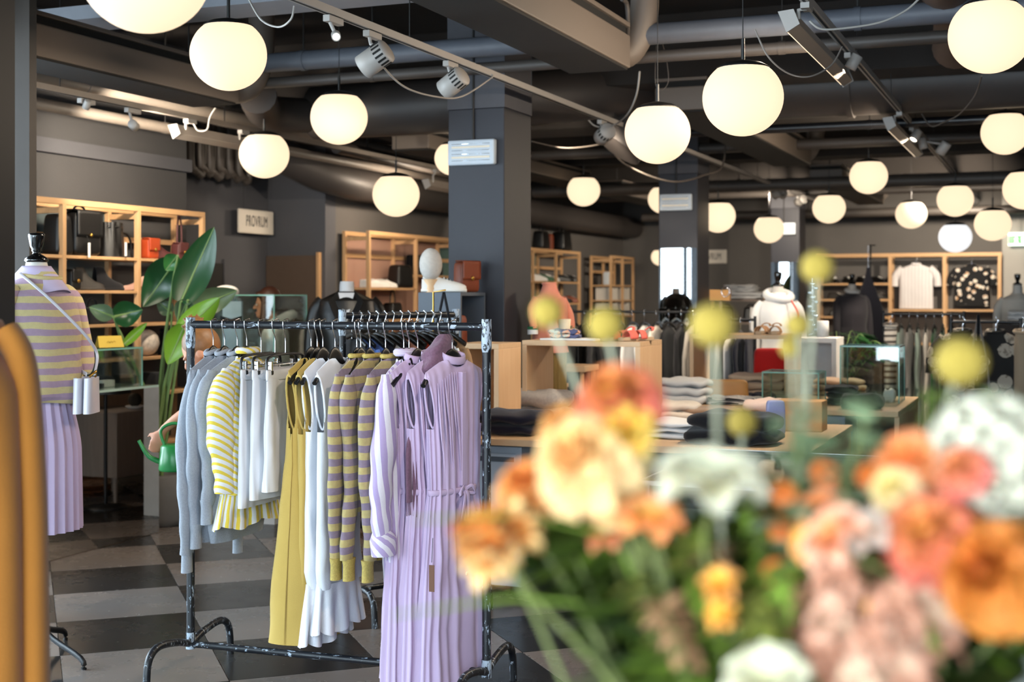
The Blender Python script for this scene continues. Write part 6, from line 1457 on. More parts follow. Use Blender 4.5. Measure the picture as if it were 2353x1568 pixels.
# tall glass case in front of the standing person
p = P(585, 680, 9.75); vitrine('tall clear glass case behind the front rack before a standing person', p.x-.30, p.x+.30, p.y-.22, p.y+.22, .96, 1.60)
t = thing('case_plinth', 'pale plinth under the tall clear glass case', 'pedestal', (p.x, p.y, 0)); MB().box(-.31, .31, -.23, .23, 0, .955).build('block', M('white_board', '#dcd8d4'), t)
one('blue_scarf_box', 'pale blue card with dark bow inside the tall clear glass case', 'card', MB().box(p.x-.24, p.x-.08, p.y-.05, p.y-.03, .961, 1.56), M('pale_blue_card', '#b9cbe0', .6)); t = thing('dark_bow', 'dark bow pinned to the pale blue card', 'bow', (p.x-.16, p.y-.06, 1.42))
for s in (-1, 1): MB().add([(0, 0, .01), (s*.09, 0, .035), (s*.09, 0, -.035), (0, 0, -.01)], [(0, 1, 2, 3)]).build('loop', INKC, t, solid=.012)
cl = P(520, 668, 9.95); t = thing('white_cap_stand', 'white cap on a dark stand behind the plant', 'hat', (cl.x, cl.y, 0)); MB().cyl((0, 0, 0), (0, 0, 1.60), .02).build('pole', BLACKM, t); MB().ell((0, 0, 1.63), (.09, .10, .05), 20, 10).build('cap', WHITEC, t); MB().lathe([(.14, 0), (.14, .02), (.02, .03)], n=20).build('base', BLACKM, t)
# ------------------------------------------------------------------ people
def fuse(m, name, mat, parent, voxel=.009, smooth=4):
    o = m.build(name, mat, parent); r = o.modifiers.new('fuse', 'REMESH'); r.mode = 'VOXEL'; r.voxel_size = voxel; r.use_smooth_shade = True
    s = o.modifiers.new('relax', 'SMOOTH'); s.iterations = smooth; s.factor = .5
    return o
def head_into(m, c, rot):
    c = Vector(c)
    def q(v): return c+rot @ Vector(v)
    m.ell(q((0, .012, .02)), (.074, .092, .098), 24, 16, rot); m.ell(q((0, -.022, -.045)), (.054, .062, .062), 20, 12, rot); m.ell(q((0, -.078, -.085)), (.024, .020, .020), 12, 8, rot)
    m.tube([q((0, -.088, .012)), q((0, -.104, -.018)), q((0, -.098, -.030))], [.009, .014, .012], 8)
    for s in (-1, 1): m.ell(q((s*.076, .012, -.012)), (.010, .020, .030), 10, 8, rot); m.ell(q((s*.034, -.074, .022)), (.024, .014, .009), 10, 8, rot)
    m.ell(q((0, -.086, -.058)), (.022, .012, .011), 10, 8, rot)
def face_parts(t, c, rot, parent):
    c = Vector(c)
    def q(v): return c+rot @ Vector(v)
    for s in (-1, 1):
        e = MB().ell(q((s*.032, -.080, .005)), (.013, .008, .008), 12, 8, rot).build('eye', M('eye_white', '#e8e2dc', .3), parent); MB().ell(q((s*.032, -.0875, .005)), (.005, .003, .005), 8, 6, rot).build('iris', M('iris_brown', '#3a2417', .3), e)
    MB().ell(q((0, -.097, -.058)), (.021, .006, .007), 10, 6, rot).build('lips', M('lips', '#b0605a', .5), parent)
def hand_into(m, wrist, dirv, palm_n, s=1.0, curl=.5):
    w = Vector(wrist); d = Vector(dirv).normalized(); n = Vector(palm_n); n = (n-d*n.dot(d)).normalized(); b = d.cross(n)
    m.tube([w, w+d*.045*s, w+d*.085*s], 1, 12, ell=[(.022*s, .016*s), (.038*s, .015*s), (.040*s, .012*s)], up=b)
    for i, (off, L) in enumerate(((-.028, .070), (-.0095, .080), (.0095, .074), (.028, .058))):
        p0 = w+d*.082*s+b*off*s; p1 = p0+(d*cos(curl*.5)+n*sin(curl*.5))*L*.5*s; p2 = p1+(d*cos(curl*1.3)+n*sin(curl*1.3))*L*.5*s; m.tube([w+d*.06*s+b*off*s, p0, p1, p2], [.0095*s, .0095*s, .0085*s, .0065*s], 8)
    p0 = w+d*.030*s-b*.026*s; p1 = p0+(d*.6-b*.7+n*.3).normalized()*.038*s; p2 = p1+(d*.9-b*.2+n*.4).normalized()*.03*s; m.tube([w+d*.02*s, p0, p1, p2], [.012*s, .0115*s, .010*s, .0075*s], 8)
# standing person behind the glass case, turned to the left
pl = P(628, 680, 10.75); t = thing('person', 'person in a white hooded top standing behind the tall glass case', 'person', (pl.x, pl.y, 0), TH-R(85))
rot = Matrix.Rotation(R(0), 3, 'Z') @ Matrix.Rotation(R(8), 3, 'X'); hc = (0, -.05, 1.535)
m = MB(); head_into(m, hc, rot); m.tube([(0, -.02, 1.45), (0, 0, 1.36)], [.052, .058], 14)
m.tube([(0, 0, 1.36), (0, .01, 1.30), (0, .01, 1.1), (0, .02, .92), (0, .02, .84)], 1, 18, ell=[(.09, .07), (.17, .095), (.15, .10), (.155, .105), (.15, .10)], up=(1, 0, 0))
for s in (-1, 1):
    m.tube(smooth_path([(s*.16, .01, 1.30), (s*.20, .02, 1.14), (s*.21, -.02, 1.02), (s*.17, -.16, .95), (s*.12, -.24, .96)], 4), [.048-.0015*i for i in range(17)], 12); hand_into(m, (s*.12, -.24, .96), (-s*.3, -.9, .1), (0, 0, -1), .95)
    m.tube(smooth_path([(s*.08, .02, .86), (s*.09, .01, .48), (s*.09, .03, .10)], 5), [.085-.004*i for i in range(11)], 14); m.tube([(s*.09, .05, .04), (s*.09, -.06, .035), (s*.09, -.15, .025)], [.04, .04, .025], 12)
bd = fuse(m, 'body', SKIN, t); face_parts(t, hc, rot, bd)
m = MB(); c0 = Vector(hc); m.ell(c0+rot @ Vector((0, .03, .035)), (.088, .098, .105), 24, 16, rot); m.tube(smooth_path([c0+Vector((-.06, -.0, .0)), c0+Vector((-.075, -.02, -.14)), c0+Vector((-.08, -.05, -.26))], 5), [.04, .042, .04, .038, .036, .034, .032, .03, .028, .02, .012], 10); m.tube(smooth_path([c0+Vector((.06, .0, .0)), c0+Vector((.075, -.02, -.14)), c0+Vector((.08, -.05, -.26))], 5), [.04, .042, .04, .038, .036, .034, .032, .03, .028, .02, .012], 10)
m.ell(c0+rot @ Vector((0, -.055, .085)), (.06, .03, .022), 14, 8, rot)
fuse(m, 'hair', M('auburn_hair', '#3d2015', .5, var=.3, scale=30), t, .008, 6)
m = MB(); m.tube([(0, 0, 1.40), (0, .01, 1.31), (0, .01, 1.1), (0, .02, .90), (0, .02, .78)], 1, 20, ell=[(.085, .075), (.185, .112), (.17, .12), (.175, .125), (.18, .13)], up=(1, 0, 0))
for s in (-1, 1): m.tube(smooth_path([(s*.15, .01, 1.32), (s*.205, .02, 1.14), (s*.215, -.02, 1.02), (s*.175, -.16, .95)], 4), [.062-.0015*i for i in range(13)], 12)
fuse(m, 'hooded_top', M('white_fleece', '#d4d2d0', .95, var=.08, sheen=.2), t, .012, 5); MB().tube([(.11*cos(a), .10*sin(a)+.05, 1.40+.05*sin(a)) for a in [i*2*pi/24 for i in range(24)]], .042, 10, closed=True).build('hood', M('white_fleece', '#d4d2d0'), t)
m = MB()
for s in (-1, 1): m.tube([(s*.08, .02, .86), (s*.09, .01, .48), (s*.09, .03, .08)], [.105, .08, .06], 14)
m.tube([(0, .02, .92), (0, .02, .80)], 1, 16, ell=[(.165, .115)]*2, up=(1, 0, 0)); fuse(m, 'trousers', INKC, t, .012, 3)
# stooping person behind the front rack
pl = P(566, 680, 6.95); RZP = TH-R(90); t = thing('person', 'person with a fair hair bun stooping behind the front rack in a mustard top', 'person', (pl.x, pl.y, 0), RZP)
rot = Matrix.Rotation(R(38), 3, 'X'); hc = (0, -.235, 1.305)
m = MB(); head_into(m, hc, rot); m.tube([(0, -.19, 1.25), (0, -.10, 1.22)], [.05, .06], 14)
m.tube(smooth_path([(0, -.10, 1.22), (0, -.04, 1.19), (0, .12, 1.08), (0, .25, .93), (0, .27, .84)], 4), 1, 18, ell=[(.10+.07*min(1, i/4), .075+.03*min(1, i/4)) for i in range(17)], up=(1, 0, 0))
m.tube(smooth_path([(.17, -.05, 1.18), (.20, -.20, 1.05), (.19, -.30, .99), (.17, -.385, .925)], 5), [.046-.0016*i for i in range(16)], 12); hand_into(m, (.17, -.385, .925), (-.02, -.45, -.9), (-1, 0, 0), .95, .7)
m.tube(smooth_path([(-.17, -.05, 1.18), (-.20, -.16, 1.02), (-.18, -.26, .90), (-.14, -.34, .80)], 5), [.046-.0016*i for i in range(16)], 12); hand_into(m, (-.14, -.34, .80), (.1, -.6, -.6), (1, 0, 0), .95, .7)
for s in (-1, 1): m.tube(smooth_path([(s*.085, .28, .86), (s*.09, .30, .48), (s*.09, .40, .10)], 5), [.088-.0042*i for i in range(11)], 14); m.tube([(s*.09, .42, .04), (s*.09, .33, .035), (s*.09, .26, .025)], [.04, .04, .025], 12)
bd = fuse(m, 'body', SKIN, t); face_parts(t, hc, rot, bd)
m = MB(); c0 = Vector(hc); m.ell(c0+rot @ Vector((0, .03, .035)), (.086, .098, .102), 24, 16, rot); m.ell(c0+rot @ Vector((0, .06, .13)), (.055, .055, .05), 16, 12, rot); rnd = random.Random(3)
for i in range(26):
    a = rnd.uniform(0, 6.28); b = rnd.uniform(-.3, 1.4); v = Vector((cos(a)*cos(b), sin(a)*cos(b), sin(b))); p0 = c0+rot @ (Vector((0, .06, .13))+v*.045); m.tube([p0, p0+rot @ (v*.028+Vector((.01*sin(i), 0, 0)))], [.008, .003], 6)
fuse(m, 'hair_bun', M('fair_hair', '#7d5530', .5, var=.4, scale=40), t, .006, 2)
m = MB(); m.tube(smooth_path([(0, -.11, 1.235), (0, -.03, 1.20), (0, .12, 1.09), (0, .25, .93), (0, .27, .84)], 4), 1, 20, ell=[(.11+.085*min(1, i/4), .085+.035*min(1, i/4)) for i in range(17)], up=(1, 0, 0))
for s in (-1, 1): m.tube([(s*.16, -.05, 1.19), (s*.205, -.13, 1.10)], [.068, .066], 12)
fuse(m, 'mustard_top', fabric('mustard_cotton', '#c9902f'), t, .011, 4); m = MB()
for s in (-1, 1): m.tube([(s*.085, .28, .88), (s*.09, .30, .48), (s*.09, .40, .08)], [.108, .08, .06], 14)
m.tube([(0, .25, .95), (0, .27, .82)], 1, 16, ell=[(.165, .12)]*2, up=(1, 0, 0)); fuse(m, 'trousers', BLACKM, t, .012, 3)
# green watering can in the stooping person's hand
p = P(402, 1040, 6.72); t = thing('watering_can', 'green watering can held behind the grey sweaters', 'watering can', (p.x, p.y, p.z-.09), TH); GRC = M('green_enamel', '#1f7a3c', .3, var=.1)
MB().lathe([(1e-5, 0), (.075, 0), (.08, .01), (.07, .12), (.06, .13), (.05, .128)], n=24).build('tank', GRC, t); MB().tube(smooth_path([(-.05, 0, .12), (-.07, 0, .20), (0, 0, .235), (.07, 0, .19), (.072, 0, .06)], 5), .008, 8).build('handle', GRC, t); MB().tube(smooth_path([(-.06, 0, .04), (-.13, 0, .07), (-.18, 0, .15)], 4), [.016, .015, .014, .013, .012, .011, .010, .009, .009], 8).build('spout', GRC, t)
# ------------------------------------------------------------------ glass counter between the flowers and the tables
t = thing('glass_counter', 'glass topped white counter behind the flowers', 'counter', (-1.35, 4.55, 0)); WB = M('white_board', '#dcd8d4'); W_, D_ = 1.75, 1.05
MB().box(.03, W_-.03, .03, D_-.03, 0, .70).build('cabinet', WB, t)
for (x, y) in ((0, 0), (W_-.03, 0), (0, D_-.03), (W_-.03, D_-.03)): MB().box(x, x+.03, y, y+.03, .0, .94).build('corner_post', WB, t)
MB().box(-.005, W_+.005, -.005, D_+.005, .94, .952).build('top_glass', glass('counter_glass', '#e8f4ee', .25, .75), t); 
for bx in ((.03, W_-.03, .008, .016), (.03, W_-.03, D_-.016, D_-.008)): MB().box(bx[0], bx[1], bx[2], bx[3], .70, .94).build('pane', GLS, t)
for bx in ((.008, .016), (W_-.016, W_-.008)): MB().box(bx[0], bx[1], .03, D_-.03, .70, .94).build('pane', GLS, t)
for bx in ((-.007, W_+.007, -.007, .0), (-.007, W_+.007, D_, D_+.007)): MB().box(*bx, .938, .954).build('edge_strip', WB, t)
for bx in ((-.007, .0), (W_, W_+.007)): MB().box(*bx, 0, D_, .938, .954).build('edge_strip', WB, t)
# ------------------------------------------------------------------ bouquet close to the camera
VB = P(1800, 2010, 1.0); VZ = VB.z            # mouth of the vase, below the frame
t = thing('counter_desk', 'wooden desk under the flower vase, below the frame', 'desk', (VB.x+.1, VB.y+.1, 0), TH); MB().box(-.7, .7, -.35, .35, .87, .90).build('top', PLYX, t); MB().box(-.66, .66, -.3, .3, 0, .87).build('body', PLYB, t)
t = thing('flower_vase', 'clear glass vase holding the bouquet, below the frame', 'vase', (VB.x, VB.y, .901)); VH = VZ-.901
MB().lathe([(1e-5, 0), (.06, 0), (.062, .01), (.07, VH*.5), (.085, VH), (.081, VH), (.066, VH*.5), (.056, .014), (1e-5, .014)], n=28).build('glass', GLS, t)
def grad(name, inner, outer, r, mid=None):
    """petal colour running from the flower's heart to the petal edge"""
    if name in MATS: return MATS[name]
    m = newmat(name); t = NT(m); ln = t.n('ShaderNodeVectorMath', operation='LENGTH'); t.l(t.obj(), ln.inputs[0])
    rp = t.n('ShaderNodeValToRGB'); rp.color_ramp.elements[0].color = (*srgb(inner), 1); rp.color_ramp.elements[0].position = .25; rp.color_ramp.elements[1].color = (*srgb(outer), 1); rp.color_ramp.elements[1].position = .95
    if mid: e = rp.color_ramp.elements.new(.6); e.color = (*srgb(mid), 1)
    nz = t.noise(t.obj(), 60, 2); t.l(t.math('ADD', t.math('DIVIDE', ln.outputs['Value'], r), t.math('MULTIPLY', t.math('SUBTRACT', nz, .5), .5)), rp.inputs[0]); t.l(rp.outputs[0], t.b.inputs['Base Color'])
    t.b.inputs['Roughness'].default_value = .65; t.b.inputs['Subsurface Weight'].default_value = .25; t.b.inputs['Subsurface Radius'].default_value = (.02, .012, .008); t.b.inputs['Specular IOR Level'].default_value = .3
    return m
def petal(m, c, az, tilt, L, w, curl=.4, ruf=0.0, seed=0, nu=5, nv=6):
    """one petal rooted near c; tilt 0 = upright along +Z, pi/2 = flat outwards"""
    out = Vector((cos(az), sin(az), 0)); sd = Vector((-sin(az), cos(az), 0)); zz = Vector((0, 0, 1)); c = Vector(c)
    def fn(u, v):
        q = (u-.5)*2; ang = tilt+curl*v*v; sh = sin(pi*(.12+.80*v))**.8
        p = c+(out*sin(ang)+zz*cos(ang))*L*v+sd*(q*w*.5*sh)
        nrm = (out*cos(ang)-zz*sin(ang)); return p-nrm*(.28*w*sh*q*q)+nrm*(ruf*sin(7*q+seed+6*v)*v*w)
    m.grid(fn, nu, nv)
def bloom_rose(r, mat, rnd, layers=5):
    m = MB(); m.ell((0, 0, -.02*r), (r*.32, r*.32, r*.42), 10, 8)
    for k in range(layers):
        n = 4+k; f = k/(layers-1)
        for i in range(n): petal(m, (0, 0, -.25*r*f), 2*pi*i/n+k*.6+rnd.uniform(-.2, .2), .12+1.15*f+rnd.uniform(-.1, .1), r*(.62+.42*f), r*(.65+.5*f), .25+.5*f, .06, rnd.uniform(0, 6))
    return m
def bloom_carn(r, mat, rnd):
    m = MB(); m.ell((0, 0, -.15*r), (r*.25, r*.25, r*.35), 8, 6)
    for k in range(6):
        n = 5+k*2; f = k/5
        for i in range(n): petal(m, (0, 0, -.3*r), 2*pi*i/n+k+rnd.uniform(-.3, .3), .1+1.45*f+rnd.uniform(-.2, .2), r*rnd.uniform(.85, 1.08), r*.55, .2, .22, rnd.uniform(0, 6))
    return m
def bloom_open(r, mat, rnd, n=6):
    m = MB(); m.ell((0, 0, 0), (r*.18, r*.18, r*.16), 10, 8)
    for k in range(2):
        for i in range(n): petal(m, (0, 0, 0), 2*pi*i/n+k*pi/n, .75+.35*k, r, r*.95, .45, .05, rnd.uniform(0, 6), 6, 8)
    return m
def bloom_trumpet(r, mat, rnd):
    m = MB(); m.tube([(0, 0, -r*1.2), (0, 0, -r*.5), (0, 0, -.1*r)], [r*.10, r*.22, r*.38], 10)
    for k in range(2):
        for i in range(5): petal(m, (0, 0, -.3*r), 2*pi*i/5+k*.6, .25+.5*k, r*.95, r*.7, .4, .08, rnd.uniform(0, 6))
    return m
def floret(m, c, r, rnd, up=None, n=5):
    up = (up or Vector((0, 0, 1))).normalized(); q = up.to_track_quat('Z', 'Y').to_matrix(); mm = MB(); a0 = rnd.uniform(0, 6)
    for i in range(n): petal(mm, (0, 0, 0), a0+2*pi*i/n, 1.0, r, r*.85, .3, .05, rnd.uniform(0, 6), 4, 4)
    m.add([Vector(c)+q @ Vector(v) for v in mm.v], mm.f, True)
FL = 0
STEMP = M('stem_beige', '#a5a184', .6, var=.1); STEMD = M('stem_dull', '#6a7038', .6, var=.2)
def flower(name, label, cat, u, v, d, rpx, kind, mat, face=None, seed=0, stemr=.0022, smat=None, group='flowers of the bouquet', leaves=0, root=None):
    """a whole stem: bloom at pixel u, v and distance d, stem down into the vase"""
    global FL; FL += 1
    c = P(u, v, d); r = rpx/F*d; rnd = random.Random(seed+FL); t = thing(name, label, cat, c, 0, group)
    fc = Vector(face) if face else Vector((rnd.uniform(-.5, .3), rnd.uniform(-1.1, -.3), rnd.uniform(.4, 1.0)))
    q = fc.normalized().to_track_quat('Z', 'Y').to_euler()
    if kind == 'ball':
        b = MB(); b.ell((0, 0, 0), r, 32, 20); o = b.build('flower_head', mat, t)
    elif kind == 'stock':
        b = MB(); n = int(24); ax = Vector((.15*rnd.uniform(-1, 1), 0, 1)); L = r*2.6
        for i in range(n):
            f = i/n; a = i*2.4; rad = r*.85*(1-.45*f); p = ax*(L*(f-.5))+Vector((cos(a)*rad*.55, sin(a)*rad*.55, 0)); floret(b, p, rad*.75, rnd, Vector((cos(a), sin(a), .5)), 5)
        b.tube([ax*(-L*.6), ax*(L*.45)], r*.12, 6); o = b.build('flower_spike', mat, t); q = None
    elif kind == 'cluster':
        b = MB(); b.ell((0, 0, 0), r*.7, 14, 10); n = 90
        for i in range(n):
            z = 1-2*(i+.5)/n; a = i*2.39996; s = sqrt(1-z*z); p = Vector((s*cos(a), s*sin(a), z)); floret(b, p*r*rnd.uniform(.8, 1.0), r*.26, rnd, p, 4)
        o = b.build('flower_head', mat, t); q = None
    else:
        f = {'rose': bloom_rose, 'carn': bloom_carn, 'open': bloom_open, 'trumpet': bloom_trumpet}[kind]; o = f(r, mat, rnd).build('bloom', mat, t)
    if q is not None: o.rotation_euler = q
    if kind in ('rose', 'carn', 'trumpet'):
        s_ = MB().lathe([(r*.10, -r*.75), (r*.22, -r*.45), (r*.30, -r*.15)], n=12).build('calyx', STEM, t); s_.rotation_euler = q
    rt = VB+Vector((rnd.uniform(-.04, .04), rnd.uniform(-.04, .04), -.12))-c
    dn = -fc.normalized() if kind not in ('stock', 'cluster', 'ball') else Vector((0, 0, -1)); dn = dn*.06
    mid = rt*.45+Vector((0, 0, .03)); MB().tube(smooth_path([dn*.3, dn, mid, rt] if kind != 'ball' else [Vector((0, 0, 0)), rt*.5+Vector((0, 0, .012)), rt], 6), stemr, 6).build('stem', smat or STEMD, t)
    return t
ROSEP = grad('rose_peach', '#dc6c24', '#eec088', .034, '#e69a50'); CARNO = grad('carnation_orange', '#d8500f', '#f0c684', .036, '#e89440'); ROSEC = grad('rose_cream', '#e39c50', '#eec48a', .04, '#ebb774')
ROSEK = grad('rose_coral_pink', '#e0a440', '#cf6450', .034, '#d87c48'); ROSEO = grad('rose_deep_orange', '#a84a10', '#c8782e', .04, '#bb621c'); PEACHP = grad('peach_pink', '#e07c34', '#ecb698', .03, '#e69a70')
STOCK = grad('stock_pale_pink', '#e0c4a0', '#bd8468', .03, '#cf9f84'); WHITEF = grad('white_petals', '#cdc59c', '#d9d0b4', .04); HYDR = grad('white_hydrangea', '#c2b998', '#d6cdb4', .04); FREES = grad('freesia_orange', '#f0a838', '#f08c50', .03, '#f4a868')
PINKF = grad('pink_coral_petal', '#e0904a', '#d46a60', .022)
CRAS = M('craspedia_yellow', '#b4983e', .85, var=.35, scale=260, bump=1.0, bscale=420)
IMG = [('carnation', 'orange and cream carnation at the far left tip of the bouquet', 1140, 1235, 1.0, 98, 'carn', CARNO), ('carnation', 'orange petal tip drooping beside the leftmost carnation', 1085, 1225, 1.04, 55, 'carn', ROSEO),
 ('rose', 'peach rose just right of the leftmost carnation', 1215, 1115, 1.05, 78, 'rose', ROSEP), ('rose', 'large cream and peach rose in the upper left of the bouquet', 1330, 1050, 1.0, 112, 'rose', ROSEC), ('rose', 'cream yellow rose under the large cream rose', 1395, 1115, 1.03, 80, 'rose', ROSEC),
 ('rose', 'coral pink rose topping the left side of the bouquet', 1415, 905, 1.02, 92, 'rose', ROSEK), ('rose', 'orange pink rose beside the topmost coral one', 1360, 950, 1.05, 60, 'rose', ROSEP), ('carnation', 'yellow edged bloom between coral and cream roses', 1440, 985, 1.0, 62, 'carn', grad('carn_yellow', '#e8b030', '#f4d070', .03)),
 ('rose', 'cream rose between the coral and the large cream rose', 1300, 975, 1.04, 62, 'rose', ROSEC), ('rose', 'pale yellow rose at the right of the large cream rose', 1420, 1040, 1.02, 70, 'rose', grad('rose_pale_yellow', '#f0b060', '#f6e2a6', .03)), ('rose', 'peach bud tucked between leftmost carnation and peach rose', 1180, 1165, 1.06, 45, 'rose', ROSEP),
 ('alstroemeria', 'orange alstroemeria below the white poppy at left', 1490, 1205, 1.0, 72, 'open', FREES), ('alstroemeria', 'pale peach alstroemeria hanging under the cream roses', 1400, 1245, 1.05, 48, 'open', PEACHP), ('alstroemeria', 'peach bloom low in the left foliage', 1545, 1290, 1.08, 45, 'open', PEACHP),
 ('freesia', 'upright orange freesia bud in the middle foliage, upper', 1655, 1345, .95, 52, 'trumpet', FREES), ('freesia', 'orange freesia bud in the middle foliage, lower', 1660, 1415, .95, 44, 'trumpet', FREES),
 ('poppy', 'large white poppy in the middle of the bouquet', 1630, 1130, .98, 118, 'open', WHITEF), ('poppy', 'white poppy cut off by the bottom edge', 1765, 1580, .92, 95, 'open', WHITEF),
 ('hydrangea', 'white hydrangea head at the right edge', 2275, 1050, 1.0, 125, 'cluster', HYDR), ('hydrangea', 'small white hydrangea at the upper right edge', 2330, 1100, 1.05, 80, 'cluster', HYDR),
 ('rose', 'orange rose left of the white hydrangea', 2085, 1065, 1.0, 82, 'rose', grad('rose_orange2', '#d86a2a', '#f0a070', .03, '#e8874a')), ('rose', 'coral pink rosebud touching the white hydrangea', 2205, 1075, .95, 58, 'rose', PINKF), ('rose', 'cream pink bloom below the orange rose at right', 2050, 1120, .98, 55, 'rose', grad('cream_pink', '#e0c870', '#e8bc9c', .025)),
 ('rose', 'coral and orange rose in the right centre', 2130, 1225, .95, 108, 'rose', ROSEK), ('rose', 'big deep orange rose at the lower right', 2265, 1310, .92, 125, 'rose', ROSEO), ('rose', 'deep orange bloom at the right edge', 2335, 1340, .95, 80, 'rose', ROSEO), ('rose', 'orange bloom behind the deep orange rose', 2200, 1160, 1.0, 70, 'rose', grad('rose_orange2', '#d86a2a', '#f0a070', .03)),
 ('alstroemeria', 'pale pink and orange alstroemeria right of centre', 1925, 1245, .95, 80, 'open', PEACHP), ('alstroemeria', 'orange alstroemeria half hidden right of centre', 1865, 1250, .97, 45, 'open', FREES), ('alstroemeria', 'peach alstroemeria above the pale pink one', 1890, 1175, 1.0, 55, 'open', PEACHP), ('alstroemeria', 'white pink alstroemeria between peach and coral blooms', 1990, 1230, .97, 58, 'open', grad('alst_white', '#e8c4a8', '#ead4c4', .03)), ('alstroemeria', 'pale bloom above the coral rose', 2070, 1180, 1.0, 60, 'open', grad('alst_white', '#e8c4a8', '#ead4c4', .03)),
 ('stock', 'tall pale pink stock spike in the lower right centre', 1925, 1420, .95, 92, 'stock', STOCK), ('stock', 'pale pink stock spike leaning right', 2060, 1500, .92, 100, 'stock', STOCK), ('stock', 'pink stock spike beside the deep orange rose', 2150, 1390, .95, 68, 'stock', STOCK), ('stock', 'pale pink stock spike at the bottom edge', 1985, 1560, .9, 80, 'stock', STOCK), ('stock', 'small dusty stock spike left of the tall one', 1800, 1390, 1.0, 50, 'stock', grad('stock_dusty', '#d0a088', '#b0705a', .02)),
 ('rosebud', 'small peach bud above the pale alstroemeria', 1890, 1085, 1.0, 30, 'rose', PEACHP), ('rosebud', 'small peach bud left of the counter edge', 1800, 1130, 1.0, 26, 'rose', PEACHP), ('rosebud', 'small pale bud in the centre foliage', 1790, 1215, 1.02, 26, 'rose', PEACHP), ('rosebud', 'tiny orange bud low in the right foliage', 2010, 1390, .93, 24, 'rose', FREES), ('rosebud', 'small dusty pink bud low in the centre', 1780, 1310, 1.0, 30, 'rose', PEACHP), ('rosebud', 'pale bud beside the orange rose', 1990, 1090, 1.0, 26, 'rose', PEACHP)]
for i, (nm, lab, u, v, d, r, k, mt) in enumerate(IMG): flower(nm, lab, 'flower', u, v, d, r*1.14, k, mt, seed=i, face=(.1, -.25, 1) if 'large white poppy' in lab else None)
for i, (u, v, r, d, lab) in enumerate(((1258, 717, 37, .98, 'leftmost yellow craspedia ball before the coral turtleneck'), (1392, 747, 42, .95, 'yellow craspedia ball beside the coral sandals'), (1638, 748, 52, .86, 'large yellow craspedia ball left of the white mannequin'), (1878, 614, 37, .98, 'topmost yellow craspedia ball below the mirror'),
    (1834, 748, 29, 1.05, 'yellow craspedia ball above the red bag'), (1818, 798, 27, 1.1, 'small yellow craspedia ball just below another'), (2208, 832, 58, .84, 'biggest yellow craspedia ball before the floral dresses'), (1706, 970, 34, 1.0, 'yellow craspedia ball before the black folded sweaters'), (1372, 1155, 40, 1.0, 'yellow craspedia ball half sunk among cream roses'))):
    flower('craspedia', lab, 'flower', u, v, d*1.24, r, 'ball', CRAS, seed=100+i, stemr=.0024, smat=STEMP)
# leafy sprigs
GREENS = [M('sprig_dark', '#46581c', .5, var=.3), M('sprig_mid', '#6a7f28', .5, var=.3), M('sprig_deep', '#2c3c14', .55, var=.3), M('sprig_olive', '#86883a', .5, var=.3)]
def sprig(label, u, v, d, mat, n=14, ll=.045, lw=.016, seed=0, start=.35, bush=1.0):
    rnd = random.Random(seed); tip = P(u, v, d); rt = VB+Vector((rnd.uniform(-.05, .05), rnd.uniform(-.05, .05), -.12)); t = thing('leafy_sprig', label, 'foliage', tip, 0, 'leafy sprigs of the bouquet'); rt = rt-tip
    path = smooth_path([Vector((0, 0, 0)), rt*.4+Vector((0, 0, .05)), rt], 10); MB().tube(path, .0016, 5).build('stem', STEMD, t); m = MB(); K = len(path)
    for i in range(n):
        f = (i/n)*(1-start); k = f*(K-1); j = int(k); p = path[j].lerp(path[min(j+1, K-1)], k-j); a = i*2.4+rnd.uniform(-.4, .4)
        ax = (path[0]-path[-1]).normalized(); o1 = ax.orthogonal().normalized(); o2 = ax.cross(o1); dr = (o1*cos(a)+o2*sin(a)+ax*rnd.uniform(.1, .8)).normalized(); sd = dr.cross(ax).normalized(); L = ll*rnd.uniform(.6, 1.15)*bush; w = lw*rnd.uniform(.7, 1.2)*bush; nn = sd.cross(dr)
        m.add([p, p+dr*L*.35+sd*w, p+dr*L*.75+sd*w*.7-nn*.004, p+dr*L-nn*.01, p+dr*L*.75-sd*w*.7-nn*.004, p+dr*L*.35-sd*w], [(0, 1, 5), (1, 2, 4, 5), (2, 3, 4)], True)
    tag(m.build('leaves', mat, t), kind='stuff'); return t
rnd = random.Random(11)
SP = [(1265, 1180, 1.08, 0), (1330, 1250, 1.1, 1), (1240, 1300, 1.12, 2), (1400, 1330, 1.1, 0), (1180, 1340, 1.15, 2), (1300, 1400, 1.1, 1), (1460, 1400, 1.05, 2), (1520, 1340, 1.1, 0), (1590, 1290, 1.08, 1), (1700, 1240, 1.1, 2), (1750, 1320, 1.1, 0), (1570, 1450, 1.05, 2), (1480, 1500, 1.05, 0), (1650, 1500, 1.0, 1), (1760, 1440, 1.08, 2), (1850, 1330, 1.1, 0), (1850, 1480, 1.1, 2), (2010, 1310, 1.1, 1), (2040, 1400, 1.1, 2), (2120, 1320, 1.1, 0), (2200, 1470, 1.0, 2), (2280, 1450, 1.0, 0), (2330, 1500, .98, 1), (2250, 1540, .95, 2), (2330, 1230, 1.05, 0), (2300, 1180, 1.1, 1), (1950, 1150, 1.12, 3), (1740, 1180, 1.12, 3), (1600, 1200, 1.12, 0), (1340, 1480, 1.1, 2), (1420, 1540, 1.05, 0), (1560, 1550, 1.0, 1), (2150, 1560, .95, 0), (1680, 1380, 1.05, 3), (1720, 1540, 1.0, 2), (1250, 1250, 1.1, 1), (2180, 1330, 1.1, 2), (1990, 1180, 1.15, 0), (1460, 1280, 1.12, 2), (1380, 1210, 1.12, 0)]
for i in range(40):
    SP.append((1300+1050*((i*.618) % 1), 1290+300*((i*.381) % 1), 1.12+.12*((i*.27) % 1), (0, 2, 1, 2)[i % 4]))
SL = {}
